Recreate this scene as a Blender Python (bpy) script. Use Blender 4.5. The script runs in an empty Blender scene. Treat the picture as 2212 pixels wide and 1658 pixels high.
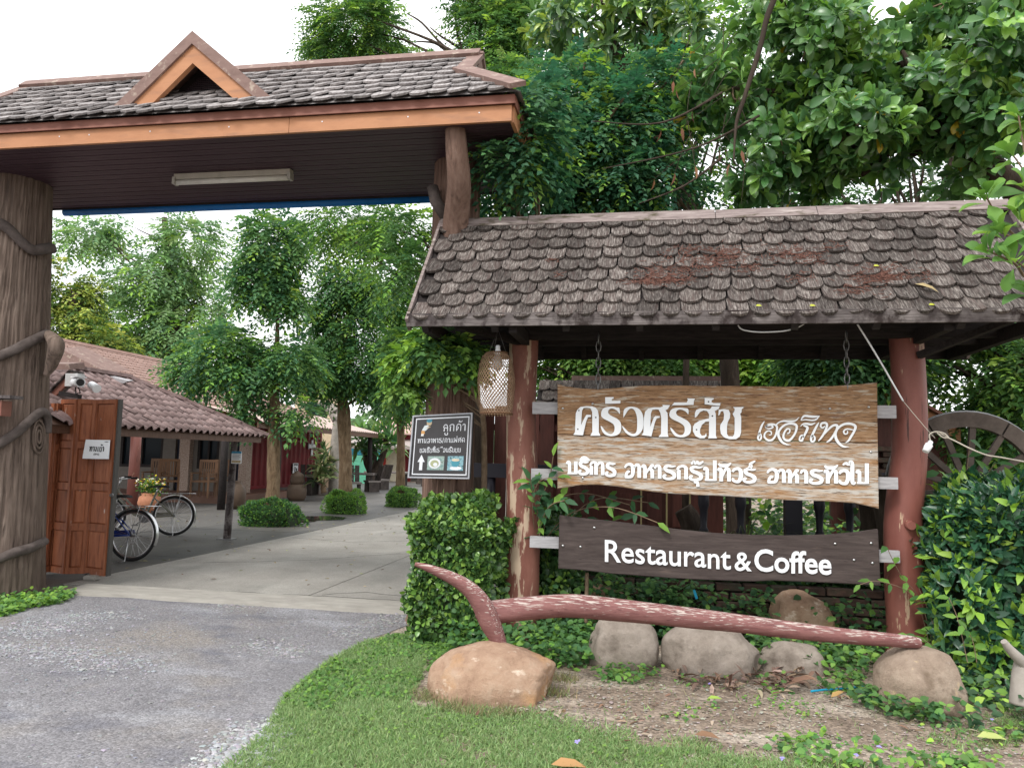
import bpy, bmesh, math, random
import numpy as np
from mathutils import Vector, Matrix, Euler
from mathutils.noise import noise as mnoise

random.seed(7)
RNG = np.random.default_rng(11)
S = bpy.context.scene
COL = S.collection

# ------------------------------------------------------------------ camera, sky, sun, exposure
PF, PCX, PCY, EYE = 1661.0, 1106.0, 829.0, 1.45          # focal length and centre for a picture 2212 wide
_yaw, _pitch, _roll = math.radians(10.0), math.radians(5.5), 0.0225
FW = Vector((-math.sin(_yaw) * math.cos(_pitch), math.cos(_yaw) * math.cos(_pitch), math.sin(_pitch)))
_r0 = Vector((math.cos(_yaw), math.sin(_yaw), 0))
_u0 = _r0.cross(FW)
RT = _r0 * math.cos(_roll) + _u0 * math.sin(_roll)
UP = _u0 * math.cos(_roll) - _r0 * math.sin(_roll)
CAMP = Vector((0, 0, EYE))
cam = bpy.data.cameras.new('camera')
cam.sensor_fit = 'HORIZONTAL'
cam.sensor_width = 36.0
cam.lens = PF / 2212.0 * 36.0
cam.clip_start = 0.05
cam.clip_end = 2000
camo = bpy.data.objects.new('camera', cam)
COL.objects.link(camo)
camo.matrix_world = Matrix(((RT.x, UP.x, -FW.x, 0), (RT.y, UP.y, -FW.y, 0), (RT.z, UP.z, -FW.z, EYE), (0, 0, 0, 1)))
S.camera = camo

SUN_EL, SUN_AZ = math.radians(50), math.radians(205)     # azimuth measured clockwise from +Y (behind the camera, to its left)
world = bpy.data.worlds.new('World')
S.world = world
world.use_nodes = True
nt = world.node_tree
nt.nodes.clear()
wo = nt.nodes.new('ShaderNodeOutputWorld')
sky = nt.nodes.new('ShaderNodeTexSky')
sky.sky_type = 'NISHITA'
sky.sun_disc = False
sky.sun_elevation = SUN_EL
sky.sun_rotation = SUN_AZ
sky.air_density = 1.0
sky.dust_density = 3.0
bg1 = nt.nodes.new('ShaderNodeBackground')
bg1.inputs[1].default_value = 0.09
nt.links.new(sky.outputs[0], bg1.inputs[0])
tc = nt.nodes.new('ShaderNodeTexCoord')
nz = nt.nodes.new('ShaderNodeTexNoise')
nz.inputs['Scale'].default_value = 2.2
nz.inputs['Detail'].default_value = 6
nt.links.new(tc.outputs['Generated'], nz.inputs['Vector'])
cr = nt.nodes.new('ShaderNodeValToRGB')
cr.color_ramp.elements[0].position = 0.3
cr.color_ramp.elements[0].color = (0.90, 0.93, 0.97, 1)
cr.color_ramp.elements[1].position = 0.65
cr.color_ramp.elements[1].color = (1.0, 1.0, 1.0, 1)
nt.links.new(nz.outputs['Fac'], cr.inputs[0])
bg2 = nt.nodes.new('ShaderNodeBackground')               # the bright cloud cover that fills the sky
bg2.inputs[1].default_value = 1.05
nt.links.new(cr.outputs[0], bg2.inputs[0])
mxs = nt.nodes.new('ShaderNodeMixShader')
mxs.inputs[0].default_value = 0.88
nt.links.new(bg1.outputs[0], mxs.inputs[1])
nt.links.new(bg2.outputs[0], mxs.inputs[2])
nt.links.new(mxs.outputs[0], wo.inputs[0])

sl = bpy.data.lights.new('sun', 'SUN')
sl.energy = 1.3
sl.angle = math.radians(14)
sl.color = (1.0, 0.97, 0.92)
so = bpy.data.objects.new('sun', sl)
COL.objects.link(so)
_sd = Vector((math.sin(SUN_AZ) * math.cos(SUN_EL), math.cos(SUN_AZ) * math.cos(SUN_EL), math.sin(SUN_EL)))
so.rotation_euler = _sd.to_track_quat('Z', 'Y').to_euler()
so.location = (0, -5, 30)
S.view_settings.view_transform = 'Standard'
S.view_settings.look = 'None'
S.view_settings.gamma = 1
S.view_settings.use_curve_mapping = False
S.view_settings.exposure = 0.95
S.cycles.max_bounces = 8
S.cycles.diffuse_bounces = 4
S.cycles.use_denoising = True

# ------------------------------------------------------------------ helpers
def ray(x, y):
    return FW + RT * ((x - PCX) / PF) - UP * ((y - PCY) / PF)
def at(x, y, Y):                       # the point seen at (x, y) of the 2212-wide picture on the plane of depth Y
    d = ray(x, y)
    return CAMP + d * (Y / d.y)
def gnd(x, y, z=0.0):                  # the same on the level z
    d = ray(x, y)
    return CAMP + d * ((z - EYE) / d.z)

def tag(o, label=None, cat=None, group=None, kind=None):
    if label: o['label'] = label
    if cat: o['category'] = cat
    if group: o['group'] = group
    if kind: o['kind'] = kind
    return o
def thing(name, label, cat, loc=(0, 0, 0), group=None, rotz=0.0):
    o = bpy.data.objects.new(name, None)
    COL.objects.link(o)
    o.location = loc
    o.rotation_euler = (0, 0, rotz)
    o.empty_display_size = 0.1
    return tag(o, label, cat, group)
def root_loc(p):
    while p.parent: p = p.parent
    return Vector(p.location)
def link(name, mesh, mat, parent=None, local=False):
    o = bpy.data.objects.new(name, mesh)
    COL.objects.link(o)
    if mat is not None and not mesh.materials:
        mesh.materials.append(mat)
    if parent is not None:
        o.parent = parent
        if not local and parent.parent is None and parent.type == 'EMPTY':
            o.location = -Vector(parent.location)
    return o
def copy_tree(o, parent=None):
    c = o.copy()
    COL.objects.link(c)
    c.parent = parent
    for ch in list(o.children): copy_tree(ch, c)
    return c

class MB:
    def __init__(s): s.v = []; s.f = []; s.sm = []
    def add(s, vs, fs, smooth=False):
        n = len(s.v)
        s.v += [tuple(v) for v in vs]
        for f in fs:
            s.f.append([n + i for i in f]); s.sm.append(smooth)
        return s
    def box(s, c, size, rot=None):
        hx, hy, hz = size[0] / 2, size[1] / 2, size[2] / 2
        vs = [Vector((x, y, z)) for x in (-hx, hx) for y in (-hy, hy) for z in (-hz, hz)]
        if rot is not None:
            m = rot if isinstance(rot, Matrix) else Euler(rot).to_matrix()
            vs = [m @ v for v in vs]
        c = Vector(c)
        return s.add([v + c for v in vs], [(0, 1, 3, 2), (4, 6, 7, 5), (0, 4, 5, 1), (2, 3, 7, 6), (0, 2, 6, 4), (1, 5, 7, 3)])
    def bar(s, p0, p1, w, h, up=(0, 0, 1)):
        p0, p1 = Vector(p0), Vector(p1)
        d = (p1 - p0); L = d.length; d = d / L
        upv = Vector(up)
        if abs(d.dot(upv)) > 0.98: upv = Vector((0, 1, 0))
        sx = d.cross(upv).normalized(); uz = sx.cross(d)
        vs = []
        for p in (p0, p1):
            for a, b in ((-1, -1), (1, -1), (1, 1), (-1, 1)):
                vs.append(p + sx * (a * w / 2) + uz * (b * h / 2))
        return s.add(vs, [(0, 3, 2, 1), (4, 5, 6, 7), (0, 1, 5, 4), (1, 2, 6, 5), (2, 3, 7, 6), (3, 0, 4, 7)])
    def tube(s, pts, rad, seg=8, cap=True, jit=0.0, smooth=True, ridge=0.0, nr=9):
        pts = [Vector(p) for p in pts]
        if not hasattr(rad, '__len__'): rad = [rad] * len(pts)
        n = len(pts); ring = []
        prev = None
        ph = random.random() * 9
        for i, p in enumerate(pts):
            d = (pts[min(i + 1, n - 1)] - pts[max(i - 1, 0)]).normalized()
            if prev is None:
                a = Vector((1, 0, 0)) if abs(d.x) < 0.9 else Vector((0, 1, 0))
                sx = (a - d * a.dot(d)).normalized()
            else:
                sx = (prev - d * prev.dot(d)).normalized()
            prev = sx; sy = d.cross(sx)
            for k in range(seg):
                t = 2 * math.pi * k / seg
                r = rad[i]
                if jit: r *= 1 + jit * mnoise(Vector((p.x * 3 + math.cos(t) * 2 + ph, p.y * 3 + math.sin(t) * 2, p.z * 3)))
                if ridge: r *= 1 + ridge * (mnoise(Vector((math.cos(t) * nr + ph, math.sin(t) * nr, p.z * 0.7))))
                ring.append(p + (sx * math.cos(t) + sy * math.sin(t)) * r)
        fs = []
        for i in range(n - 1):
            for k in range(seg):
                a, b = i * seg + k, i * seg + (k + 1) % seg
                fs.append((a, b, b + seg, a + seg))
        s.add(ring, fs, smooth)
        if cap:
            m = len(s.v) - len(ring)
            s.f.append([m + k for k in reversed(range(seg))]); s.sm.append(False)
            s.f.append([m + (n - 1) * seg + k for k in range(seg)]); s.sm.append(False)
        return s
    def lathe(s, prof, c=(0, 0, 0), seg=16, smooth=True):
        c = Vector(c); vs = []
        for r, z in prof:
            for k in range(seg):
                t = 2 * math.pi * k / seg
                vs.append(c + Vector((r * math.cos(t), r * math.sin(t), z)))
        fs = []
        for i in range(len(prof) - 1):
            for k in range(seg):
                a, b = i * seg + k, i * seg + (k + 1) % seg
                fs.append((a, b, b + seg, a + seg))
        fs.append(tuple(reversed(range(seg))))
        fs.append(tuple((len(prof) - 1) * seg + k for k in range(seg)))
        return s.add(vs, fs, smooth)
    def prism(s, poly, off):           # poly: 3-D outline, swept by the vector off
        n = len(poly); off = Vector(off)
        vs = [Vector(p) for p in poly] + [Vector(p) + off for p in poly]
        fs = [tuple(range(n)), tuple(reversed(range(n, 2 * n)))]
        for i in range(n):
            j = (i + 1) % n
            fs.append((i, i + n, j + n, j))
        return s.add(vs, fs)
    def ribbon(s, pts, wid, off, nrm):  # flat stroke of given widths, thickness off along nrm
        pts = [Vector(p) for p in pts]; n = len(pts)
        L, R = [], []
        for i, p in enumerate(pts):
            d = (pts[min(i + 1, n - 1)] - pts[max(i - 1, 0)])
            sd = d.cross(nrm).normalized()
            L.append(p + sd * wid[i] / 2); R.append(p - sd * wid[i] / 2)
        vs = L + R + [q + nrm * off for q in L] + [q + nrm * off for q in R]
        fs = []
        for i in range(n - 1):
            fs.append((2 * n + i, 2 * n + i + 1, 3 * n + i + 1, 3 * n + i))
            fs.append((i, i + 1, 2 * n + i + 1, 2 * n + i))
            fs.append((n + i, 3 * n + i, 3 * n + i + 1, n + i + 1))
        fs.append((0, 2 * n, 3 * n, n)); fs.append((n - 1, 2 * n - 1, 4 * n - 1, 3 * n - 1))
        return s.add(vs, fs)
    def mesh(s, name):
        m = bpy.data.meshes.new(name)
        m.from_pydata(s.v, [], s.f)
        m.polygons.foreach_set('use_smooth', s.sm)
        m.update()
        bm = bmesh.new(); bm.from_mesh(m)
        bmesh.ops.recalc_face_normals(bm, faces=bm.faces)
        bm.to_mesh(m); bm.free()
        return m
    def build(s, name, mat, parent=None, local=False):
        return link(name, s.mesh(name), mat, parent, local)

def spline(pts, n=6):                  # Catmull-Rom through the points (any dimension)
    P = np.array([list(p) for p in pts], float)
    out = []
    for i in range(len(P) - 1):
        p0, p1, p2, p3 = P[max(i - 1, 0)], P[i], P[i + 1], P[min(i + 2, len(P) - 1)]
        for k in range(n):
            t = k / n
            out.append(0.5 * ((2 * p1) + (-p0 + p2) * t + (2 * p0 - 5 * p1 + 4 * p2 - p3) * t * t + (-p0 + 3 * p1 - 3 * p2 + p3) * t ** 3))
    out.append(P[-1])
    return out

# value noise on arrays of points
_perm = RNG.random((32, 32, 32))
def vnoise(P, sc=1.0, seed=0.0):
    Q = np.asarray(P, float) * sc + 100.0 + seed * 7.31
    i = np.floor(Q).astype(int); f = Q - i; f = f * f * (3 - 2 * f)
    r = 0
    for dx in (0, 1):
        for dy in (0, 1):
            for dz in (0, 1):
                w = (f[:, 0] if dx else 1 - f[:, 0]) * (f[:, 1] if dy else 1 - f[:, 1]) * (f[:, 2] if dz else 1 - f[:, 2])
                r = r + w * _perm[(i[:, 0] + dx) % 32, (i[:, 1] + dy) % 32, (i[:, 2] + dz) % 32]
    return r

# ------------------------------------------------------------------ materials
def _lk(t, a, b): t.links.new(a, b)
def M(name, ramp, noise=6.0, sc=(1, 1, 1), detail=8.0, dist=0.0, bump=0.25, rough=0.8, spec=0.3, rnd=0.0, patches=(), bdist=0.01, metal=0.0, rough2=0.65):
    m = bpy.data.materials.new(name); m.use_nodes = True
    t = m.node_tree; b = t.nodes['Principled BSDF']
    tcn = t.nodes.new('ShaderNodeTexCoord'); mp = t.nodes.new('ShaderNodeMapping')
    mp.inputs['Scale'].default_value = sc
    _lk(t, tcn.outputs['Object'], mp.inputs['Vector'])
    oi = None
    if rnd:
        oi = t.nodes.new('ShaderNodeObjectInfo')
        vm = t.nodes.new('ShaderNodeVectorMath'); vm.operation = 'SCALE'
        vm.inputs[0].default_value = (17.3, 31.7, 23.1)
        _lk(t, oi.outputs['Random'], vm.inputs['Scale'])
        _lk(t, vm.outputs[0], mp.inputs['Location'])
    n = t.nodes.new('ShaderNodeTexNoise')
    n.inputs['Scale'].default_value = noise; n.inputs['Detail'].default_value = detail
    n.inputs['Roughness'].default_value = rough2; n.inputs['Distortion'].default_value = dist
    _lk(t, mp.outputs[0], n.inputs['Vector'])
    r = t.nodes.new('ShaderNodeValToRGB')
    for i, (p, c) in enumerate(ramp):
        e = r.color_ramp.elements[i] if i < 2 else r.color_ramp.elements.new(p)
        e.position = p; e.color = (*c, 1)
    _lk(t, n.outputs['Fac'], r.inputs[0])
    col = r.outputs[0]
    hsum = n.outputs['Fac']
    for (pc, pn, psc, lo, hi, *rest) in patches:
        mp2 = t.nodes.new('ShaderNodeMapping'); mp2.inputs['Scale'].default_value = psc
        mp2.inputs['Location'].default_value = (3.1 + pn, 7.7, 1.3)
        _lk(t, mp.outputs[0] if rest and rest[0] == 'local' else tcn.outputs['Object'], mp2.inputs['Vector'])
        n2 = t.nodes.new('ShaderNodeTexNoise'); n2.inputs['Scale'].default_value = pn; n2.inputs['Detail'].default_value = 7
        n2.inputs['Roughness'].default_value = 0.62
        _lk(t, mp2.outputs[0], n2.inputs['Vector'])
        rr = t.nodes.new('ShaderNodeMapRange'); rr.inputs['From Min'].default_value = lo; rr.inputs['From Max'].default_value = hi
        _lk(t, n2.outputs['Fac'], rr.inputs['Value'])
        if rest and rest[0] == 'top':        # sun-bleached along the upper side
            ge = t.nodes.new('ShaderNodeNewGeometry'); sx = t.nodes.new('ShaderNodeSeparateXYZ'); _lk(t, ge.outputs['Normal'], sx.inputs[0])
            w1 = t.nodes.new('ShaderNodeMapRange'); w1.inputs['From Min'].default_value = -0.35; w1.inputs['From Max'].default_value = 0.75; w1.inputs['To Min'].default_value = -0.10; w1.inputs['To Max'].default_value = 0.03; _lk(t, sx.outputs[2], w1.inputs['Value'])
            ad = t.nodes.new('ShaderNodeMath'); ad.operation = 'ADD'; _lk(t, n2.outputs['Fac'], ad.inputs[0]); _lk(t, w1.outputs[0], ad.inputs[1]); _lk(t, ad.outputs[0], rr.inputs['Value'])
        mx = t.nodes.new('ShaderNodeMix'); mx.data_type = 'RGBA'
        _lk(t, rr.outputs[0], mx.inputs[0]); _lk(t, col, mx.inputs[6]); mx.inputs[7].default_value = (*pc, 1)
        col = mx.outputs[2]
    if rnd:
        mr = t.nodes.new('ShaderNodeMapRange'); mr.inputs['To Min'].default_value = 1 - rnd; mr.inputs['To Max'].default_value = 1 + rnd
        _lk(t, oi.outputs['Random'], mr.inputs['Value'])
        mm = t.nodes.new('ShaderNodeMix'); mm.data_type = 'RGBA'; mm.blend_type = 'MULTIPLY'; mm.inputs[0].default_value = 1
        _lk(t, col, mm.inputs[6]); _lk(t, mr.outputs[0], mm.inputs[7])
        col = mm.outputs[2]
    _lk(t, col, b.inputs['Base Color'])
    b.inputs['Roughness'].default_value = rough; b.inputs['Specular IOR Level'].default_value = spec
    b.inputs['Metallic'].default_value = metal
    if bump:
        bp = t.nodes.new('ShaderNodeBump'); bp.inputs['Strength'].default_value = bump; bp.inputs['Distance'].default_value = bdist
        _lk(t, hsum, bp.inputs['Height']); _lk(t, bp.outputs[0], b.inputs['Normal'])
    return m
def flat(name, c, rough=0.6, spec=0.35, metal=0.0, var=0.12, noise=9.0):
    k0 = tuple(x * (1 - var) for x in c); k1 = tuple(min(1, x * (1 + var)) for x in c)
    return M(name, [(0.3, k0), (0.7, k1)], noise=noise, bump=0.06, rough=rough, spec=spec, metal=metal)
def leafmat(name, rough=0.5, spec=0.35, trans=0.4):
    m = bpy.data.materials.new(name); m.use_nodes = True
    t = m.node_tree; b = t.nodes['Principled BSDF']; out = t.nodes['Material Output']
    a = t.nodes.new('ShaderNodeAttribute'); a.attribute_name = 'tint'
    b.inputs['Roughness'].default_value = rough; b.inputs['Specular IOR Level'].default_value = spec
    tr = t.nodes.new('ShaderNodeBsdfTranslucent')
    hs = t.nodes.new('ShaderNodeHueSaturation'); hs.inputs['Value'].default_value = 1.5; hs.inputs['Saturation'].default_value = 1.1
    hs.inputs['Hue'].default_value = 0.485
    _lk(t, a.outputs['Color'], b.inputs['Base Color']); _lk(t, a.outputs['Color'], hs.inputs['Color'])
    _lk(t, hs.outputs[0], tr.inputs['Color'])
    mx = t.nodes.new('ShaderNodeMixShader'); mx.inputs[0].default_value = trans
    _lk(t, b.outputs[0], mx.inputs[1]); _lk(t, tr.outputs[0], mx.inputs[2]); _lk(t, mx.outputs[0], out.inputs['Surface'])
    return m
def glass_dark(name, c=(0.01, 0.015, 0.02)):
    m = bpy.data.materials.new(name); m.use_nodes = True
    b = m.node_tree.nodes['Principled BSDF']
    b.inputs['Base Color'].default_value = (*c, 1); b.inputs['Roughness'].default_value = 0.06; b.inputs['Specular IOR Level'].default_value = 0.8
    return m

GREY_W = [(0.32, (0.014, 0.011, 0.010)), (0.5, (0.088, 0.074, 0.067)), (0.68, (0.25, 0.225, 0.205))]
m_shingle = M('weathered_shingle', GREY_W, noise=13, sc=(9, 0.8, 9), rnd=0.4, bump=0.8, bdist=0.006, rough=0.9, spec=0.15,
              patches=[((0.07, 0.05, 0.045), 5, (1, 1, 1), 0.5, 0.7, 'local')])
m_shingle2 = M('pale_shingle', [(0.25, (0.085, 0.075, 0.075)), (0.5, (0.27, 0.25, 0.245)), (0.75, (0.48, 0.46, 0.45))], noise=9, sc=(7, 1.1, 7), rnd=0.25,
               bump=0.5, bdist=0.006, rough=0.9, spec=0.15, patches=[((0.14, 0.12, 0.115), 4, (1, 1, 1), 0.55, 0.7, 'local')])
m_oldwood = M('old_grey_wood', [(0.25, (0.05, 0.042, 0.04)), (0.5, (0.16, 0.14, 0.135)), (0.75, (0.30, 0.27, 0.26))], noise=6, sc=(1.0, 10, 14), bump=0.4, rough=0.9, spec=0.15,
              patches=[((0.030, 0.022, 0.020), 5, (1.7, 1, 1.2), 0.47, 0.60), ((0.06, 0.05, 0.05), 2, (.6, 1, 1), 0.45, 0.7)])
m_capwood = M('ridge_wood', [(0.25, (0.10, 0.078, 0.074)), (0.5, (0.23, 0.185, 0.175)), (0.75, (0.34, 0.295, 0.275))], noise=5, sc=(1, 8, 10), bump=0.3, rough=0.85, spec=0.15,
              patches=[((0.07, 0.06, 0.035), 5, (1, 2, 3), 0.53, 0.64), ((0.45, 0.40, 0.37), 4, (0.7, 2, 5), 0.6, 0.72)])
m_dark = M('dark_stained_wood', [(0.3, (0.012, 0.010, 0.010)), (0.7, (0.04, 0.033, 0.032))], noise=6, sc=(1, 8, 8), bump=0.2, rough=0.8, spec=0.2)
m_post = M('peeling_red_post', [(0.3, (0.13, 0.040, 0.028)), (0.6, (0.20, 0.066, 0.045)), (0.8, (0.25, 0.095, 0.07))], noise=5, sc=(1.5, 1.5, 0.5), bump=0.25, rough=0.6, spec=0.3)
m_orange = M('orange_fascia', [(0.3, (0.38, 0.172, 0.082)), (0.7, (0.47, 0.225, 0.112))], noise=3, sc=(1, 3, 3), bump=0.08, rough=0.55, spec=0.3,
             patches=[((0.30, 0.15, 0.085), 3, (1, 1, 5), 0.52, 0.75)])
m_brownp = M('brown_fascia', [(0.3, (0.17, 0.065, 0.045)), (0.7, (0.25, 0.11, 0.08))], noise=4, sc=(1, 3, 3), bump=0.1, rough=0.6, spec=0.3)
m_mauve = M('faded_brown_board', [(0.3, (0.17, 0.108, 0.092)), (0.7, (0.25, 0.165, 0.142))], noise=4, sc=(1.5, 4, 4), bump=0.12, rough=0.7, spec=0.25,
            patches=[((0.40, 0.33, 0.27), 14, (1, 1, 1), 0.56, 0.7)])
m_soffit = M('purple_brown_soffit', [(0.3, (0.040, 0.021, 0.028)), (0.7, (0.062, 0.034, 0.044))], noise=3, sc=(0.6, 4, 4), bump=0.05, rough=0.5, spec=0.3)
m_blue = flat('blue_paint', (0.008, 0.14, 0.42), rough=0.45)
def barkmat(name, c0, c1, c2, zs=0.35, noise=11):
    return M(name, [(0.28, c0), (0.5, c1), (0.75, c2)], noise=noise, sc=(1, 1, zs * 0.25), dist=0.35, bump=0.7, bdist=0.02, rough=0.9, spec=0.15,
             patches=[(tuple(x * 0.75 for x in c1), 2.0, (1, 1, 0.8), 0.45, 0.7)])
m_pillar = barkmat('moulded_bark', (0.050, 0.037, 0.031), (0.175, 0.130, 0.105), (0.26, 0.205, 0.17), noise=22)
m_pillar2 = barkmat('moulded_bark_red', (0.05, 0.034, 0.028), (0.19, 0.120, 0.092), (0.29, 0.205, 0.165), noise=22)
m_vine = M('moulded_vine', [(0.3, (0.055, 0.042, 0.037)), (0.7, (0.13, 0.105, 0.095))], noise=12, bump=0.4, rough=0.85)
m_trunk = barkmat('tree_bark', (0.05, 0.033, 0.02), (0.17, 0.115, 0.07), (0.28, 0.21, 0.14), zs=1.2, noise=16)
m_trunkd = barkmat('dark_tree_bark', (0.02, 0.015, 0.012), (0.06, 0.045, 0.035), (0.12, 0.095, 0.075), zs=1.0, noise=14)
m_twig = M('twig', [(0.3, (0.12, 0.08, 0.05)), (0.7, (0.25, 0.18, 0.12))], noise=14, bump=0.2)
m_white = flat('white_paint', (0.80, 0.82, 0.84), rough=0.45, var=0.02)
m_paper = flat('white_sheet', (0.80, 0.82, 0.84), rough=0.5, var=0.03, noise=3)
m_black = flat('black_print', (0.012, 0.012, 0.013), rough=0.5)
m_sheetblack = flat('black_vinyl', (0.030, 0.028, 0.030), rough=0.35, spec=0.5)
m_steel = flat('bright_metal', (0.55, 0.55, 0.56), rough=0.3, metal=1.0)
m_dsteel = flat('dull_metal', (0.20, 0.20, 0.20), rough=0.45, metal=0.9)
m_rubber = flat('rubber', (0.015, 0.015, 0.016), rough=0.7)
m_gatewood = M('red_brown_gate_wood', [(0.28, (0.13, 0.040, 0.020)), (0.5, (0.275, 0.092, 0.042)), (0.75, (0.37, 0.145, 0.072))], noise=5, sc=(5, 5, 0.7), bump=0.12, rough=0.55, spec=0.3, rnd=0.12,
               patches=[((0.46, 0.38, 0.34), 5.0, (2.2, 2.2, 0.8), 0.655, 0.70)])
m_concrete = M('concrete', [(0.3, (0.24, 0.225, 0.20)), (0.7, (0.36, 0.34, 0.31))], noise=5, bump=0.15, rough=0.9, spec=0.2)
m_letter = m_white
# ------------------------------------------------------------------ leaf builder
def leaf_template(kind):
    if kind == 'diamond':      # base, tip, left, right (folded on the midrib)
        v = [(0, 0, 0), (1, 0, -0.04), (0.42, 0.5, 0.10), (0.42, -0.5, 0.10)]
        f = [(0, 3, 1), (0, 1, 2)]
    elif kind == 'ovate':
        v = [(0, 0, 0), (0.3, 0.46, 0.07), (0.3, 0, 0.0), (0.3, -0.46, 0.07), (0.68, 0.36, 0.02), (0.68, 0, -0.04), (0.68, -0.36, 0.02), (1, 0, -0.14)]
        f = [(0, 2, 1), (0, 3, 2), (1, 2, 5, 4), (2, 3, 6, 5), (4, 5, 7), (5, 6, 7)]
    elif kind == 'obovate':
        st = [(0.0, 0.02, 0), (0.14, 0.10, 0.01), (0.36, 0.30, 0.03), (0.60, 0.47, 0.02), (0.80, 0.46, -0.03), (0.93, 0.28, -0.09), (1.0, 0.04, -0.13)]
        v, f = [], []
        for i, (u, w, h) in enumerate(st):
            v += [(u, w, h + w * 0.22), (u, 0, h), (u, -w, h + w * 0.22)]
            if i:
                a = (i - 1) * 3
                f += [(a, a + 1, a + 4, a + 3), (a + 1, a + 2, a + 5, a + 4)]
    elif kind == 'blade':
        v = [(0, 0.5, 0), (0, -0.5, 0), (0.55, 0.35, 0.10), (0.55, -0.35, 0.10), (1, 0, -0.05)]
        f = [(0, 1, 3, 2), (2, 3, 4)]
    return np.array(v, float), f
def nrmz(a):
    return a / np.maximum(np.linalg.norm(a, axis=1, keepdims=True), 1e-9)
def leaves(name, kind, P, D, N, L, W, tint, mat, parent=None, stuff=True):
    """one mesh of many leaves; P base points, D directions, N upper sides, L lengths, W widths, tint colours"""
    tv, tf = leaf_template(kind)
    n, k = len(P), len(tv)
    D = nrmz(np.asarray(D, float)); N = np.asarray(N, float)
    N = nrmz(N - D * (N * D).sum(1, keepdims=True)); Sd = np.cross(N, D)
    L = np.broadcast_to(np.asarray(L, float), (n,)); W = np.broadcast_to(np.asarray(W, float), (n,))
    V = (P[:, None, :] + D[:, None, :] * (tv[None, :, 0:1] * L[:, None, None]) + Sd[:, None, :] * (tv[None, :, 1:2] * W[:, None, None])
         + N[:, None, :] * (tv[None, :, 2:3] * L[:, None, None]))
    V = V.reshape(-1, 3)
    lens = np.array([len(f) for f in tf]); flat_i = np.concatenate([np.array(f) for f in tf])
    base = (np.arange(n) * k)[:, None]
    LI = (base + flat_i[None, :]).reshape(-1)
    tot = np.tile(lens, n); st = np.concatenate([[0], np.cumsum(tot)[:-1]])
    m = bpy.data.meshes.new(name)
    m.vertices.add(len(V)); m.vertices.foreach_set('co', V.ravel())
    m.loops.add(len(LI)); m.loops.foreach_set('vertex_index', LI.astype(np.int32))
    m.polygons.add(len(tot)); m.polygons.foreach_set('loop_start', st.astype(np.int32)); m.polygons.foreach_set('loop_total', tot.astype(np.int32))
    m.polygons.foreach_set('use_smooth', np.ones(len(tot), bool) if kind in ('ovate', 'obovate') else np.zeros(len(tot), bool))
    at_ = m.attributes.new('tint', 'FLOAT_COLOR', 'POINT')
    C4 = np.ones((n, k, 4)); C4[:, :, :3] = np.asarray(tint)[:, None, :]
    at_.data.foreach_set('color', C4.ravel())
    m.update(calc_edges=True); m.validate()
    o = link(name, m, mat, parent)
    if stuff: o['kind'] = 'stuff'
    return o
def one_leaf_mesh(name, kind, L, W, tint, mat):
    o = leaves(name, kind, np.zeros((1, 3)), np.array([[1., 0, 0]]), np.array([[0, 0, 1.]]), L, W, np.array([tint]), mat, None, False)
    m = o.data
    bpy.data.objects.remove(o)
    return m
def leaf_objects(parent, meshes, P, D, N, scale, names='leaf'):
    """single leaves as parts that share mesh data"""
    D = nrmz(np.asarray(D, float)); N = nrmz(N - D * (N * D).sum(1, keepdims=True)); Sd = np.cross(N, D)
    L0 = root_loc(parent)
    for i in range(len(P)):
        o = bpy.data.objects.new(names, meshes[RNG.integers(len(meshes))])
        COL.objects.link(o); o.parent = parent
        s = scale[i]
        o.matrix_local = Matrix(((D[i, 0] * s, Sd[i, 0] * s, N[i, 0] * s, P[i, 0] - L0.x), (D[i, 1] * s, Sd[i, 1] * s, N[i, 1] * s, P[i, 1] - L0.y),
                                 (D[i, 2] * s, Sd[i, 2] * s, N[i, 2] * s, P[i, 2] - L0.z), (0, 0, 0, 1)))
def tints(n, pal, w=None, jit=0.15):
    pal = np.array(pal); i = RNG.choice(len(pal), n, p=w)
    c = pal[i] * (1 + jit * (RNG.random((n, 1)) * 2 - 1))
    c = c * (1 + 0.08 * (RNG.random((n, 3)) * 2 - 1))
    return np.clip(c, 0, 1)
def unit(n):
    return nrmz(RNG.normal(size=(n, 3)))
ml_soft = leafmat('leaf_soft', 0.55, 0.25, 0.32)
ml_gloss = leafmat('leaf_glossy', 0.32, 0.5, 0.22)
ml_far = leafmat('leaf_far', 0.6, 0.2, 0.30)
ml_grass = leafmat('grass_blade', 0.6, 0.2, 0.30)
ml_dry = leafmat('dry_leaf', 0.85, 0.1, 0.1)

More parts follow.
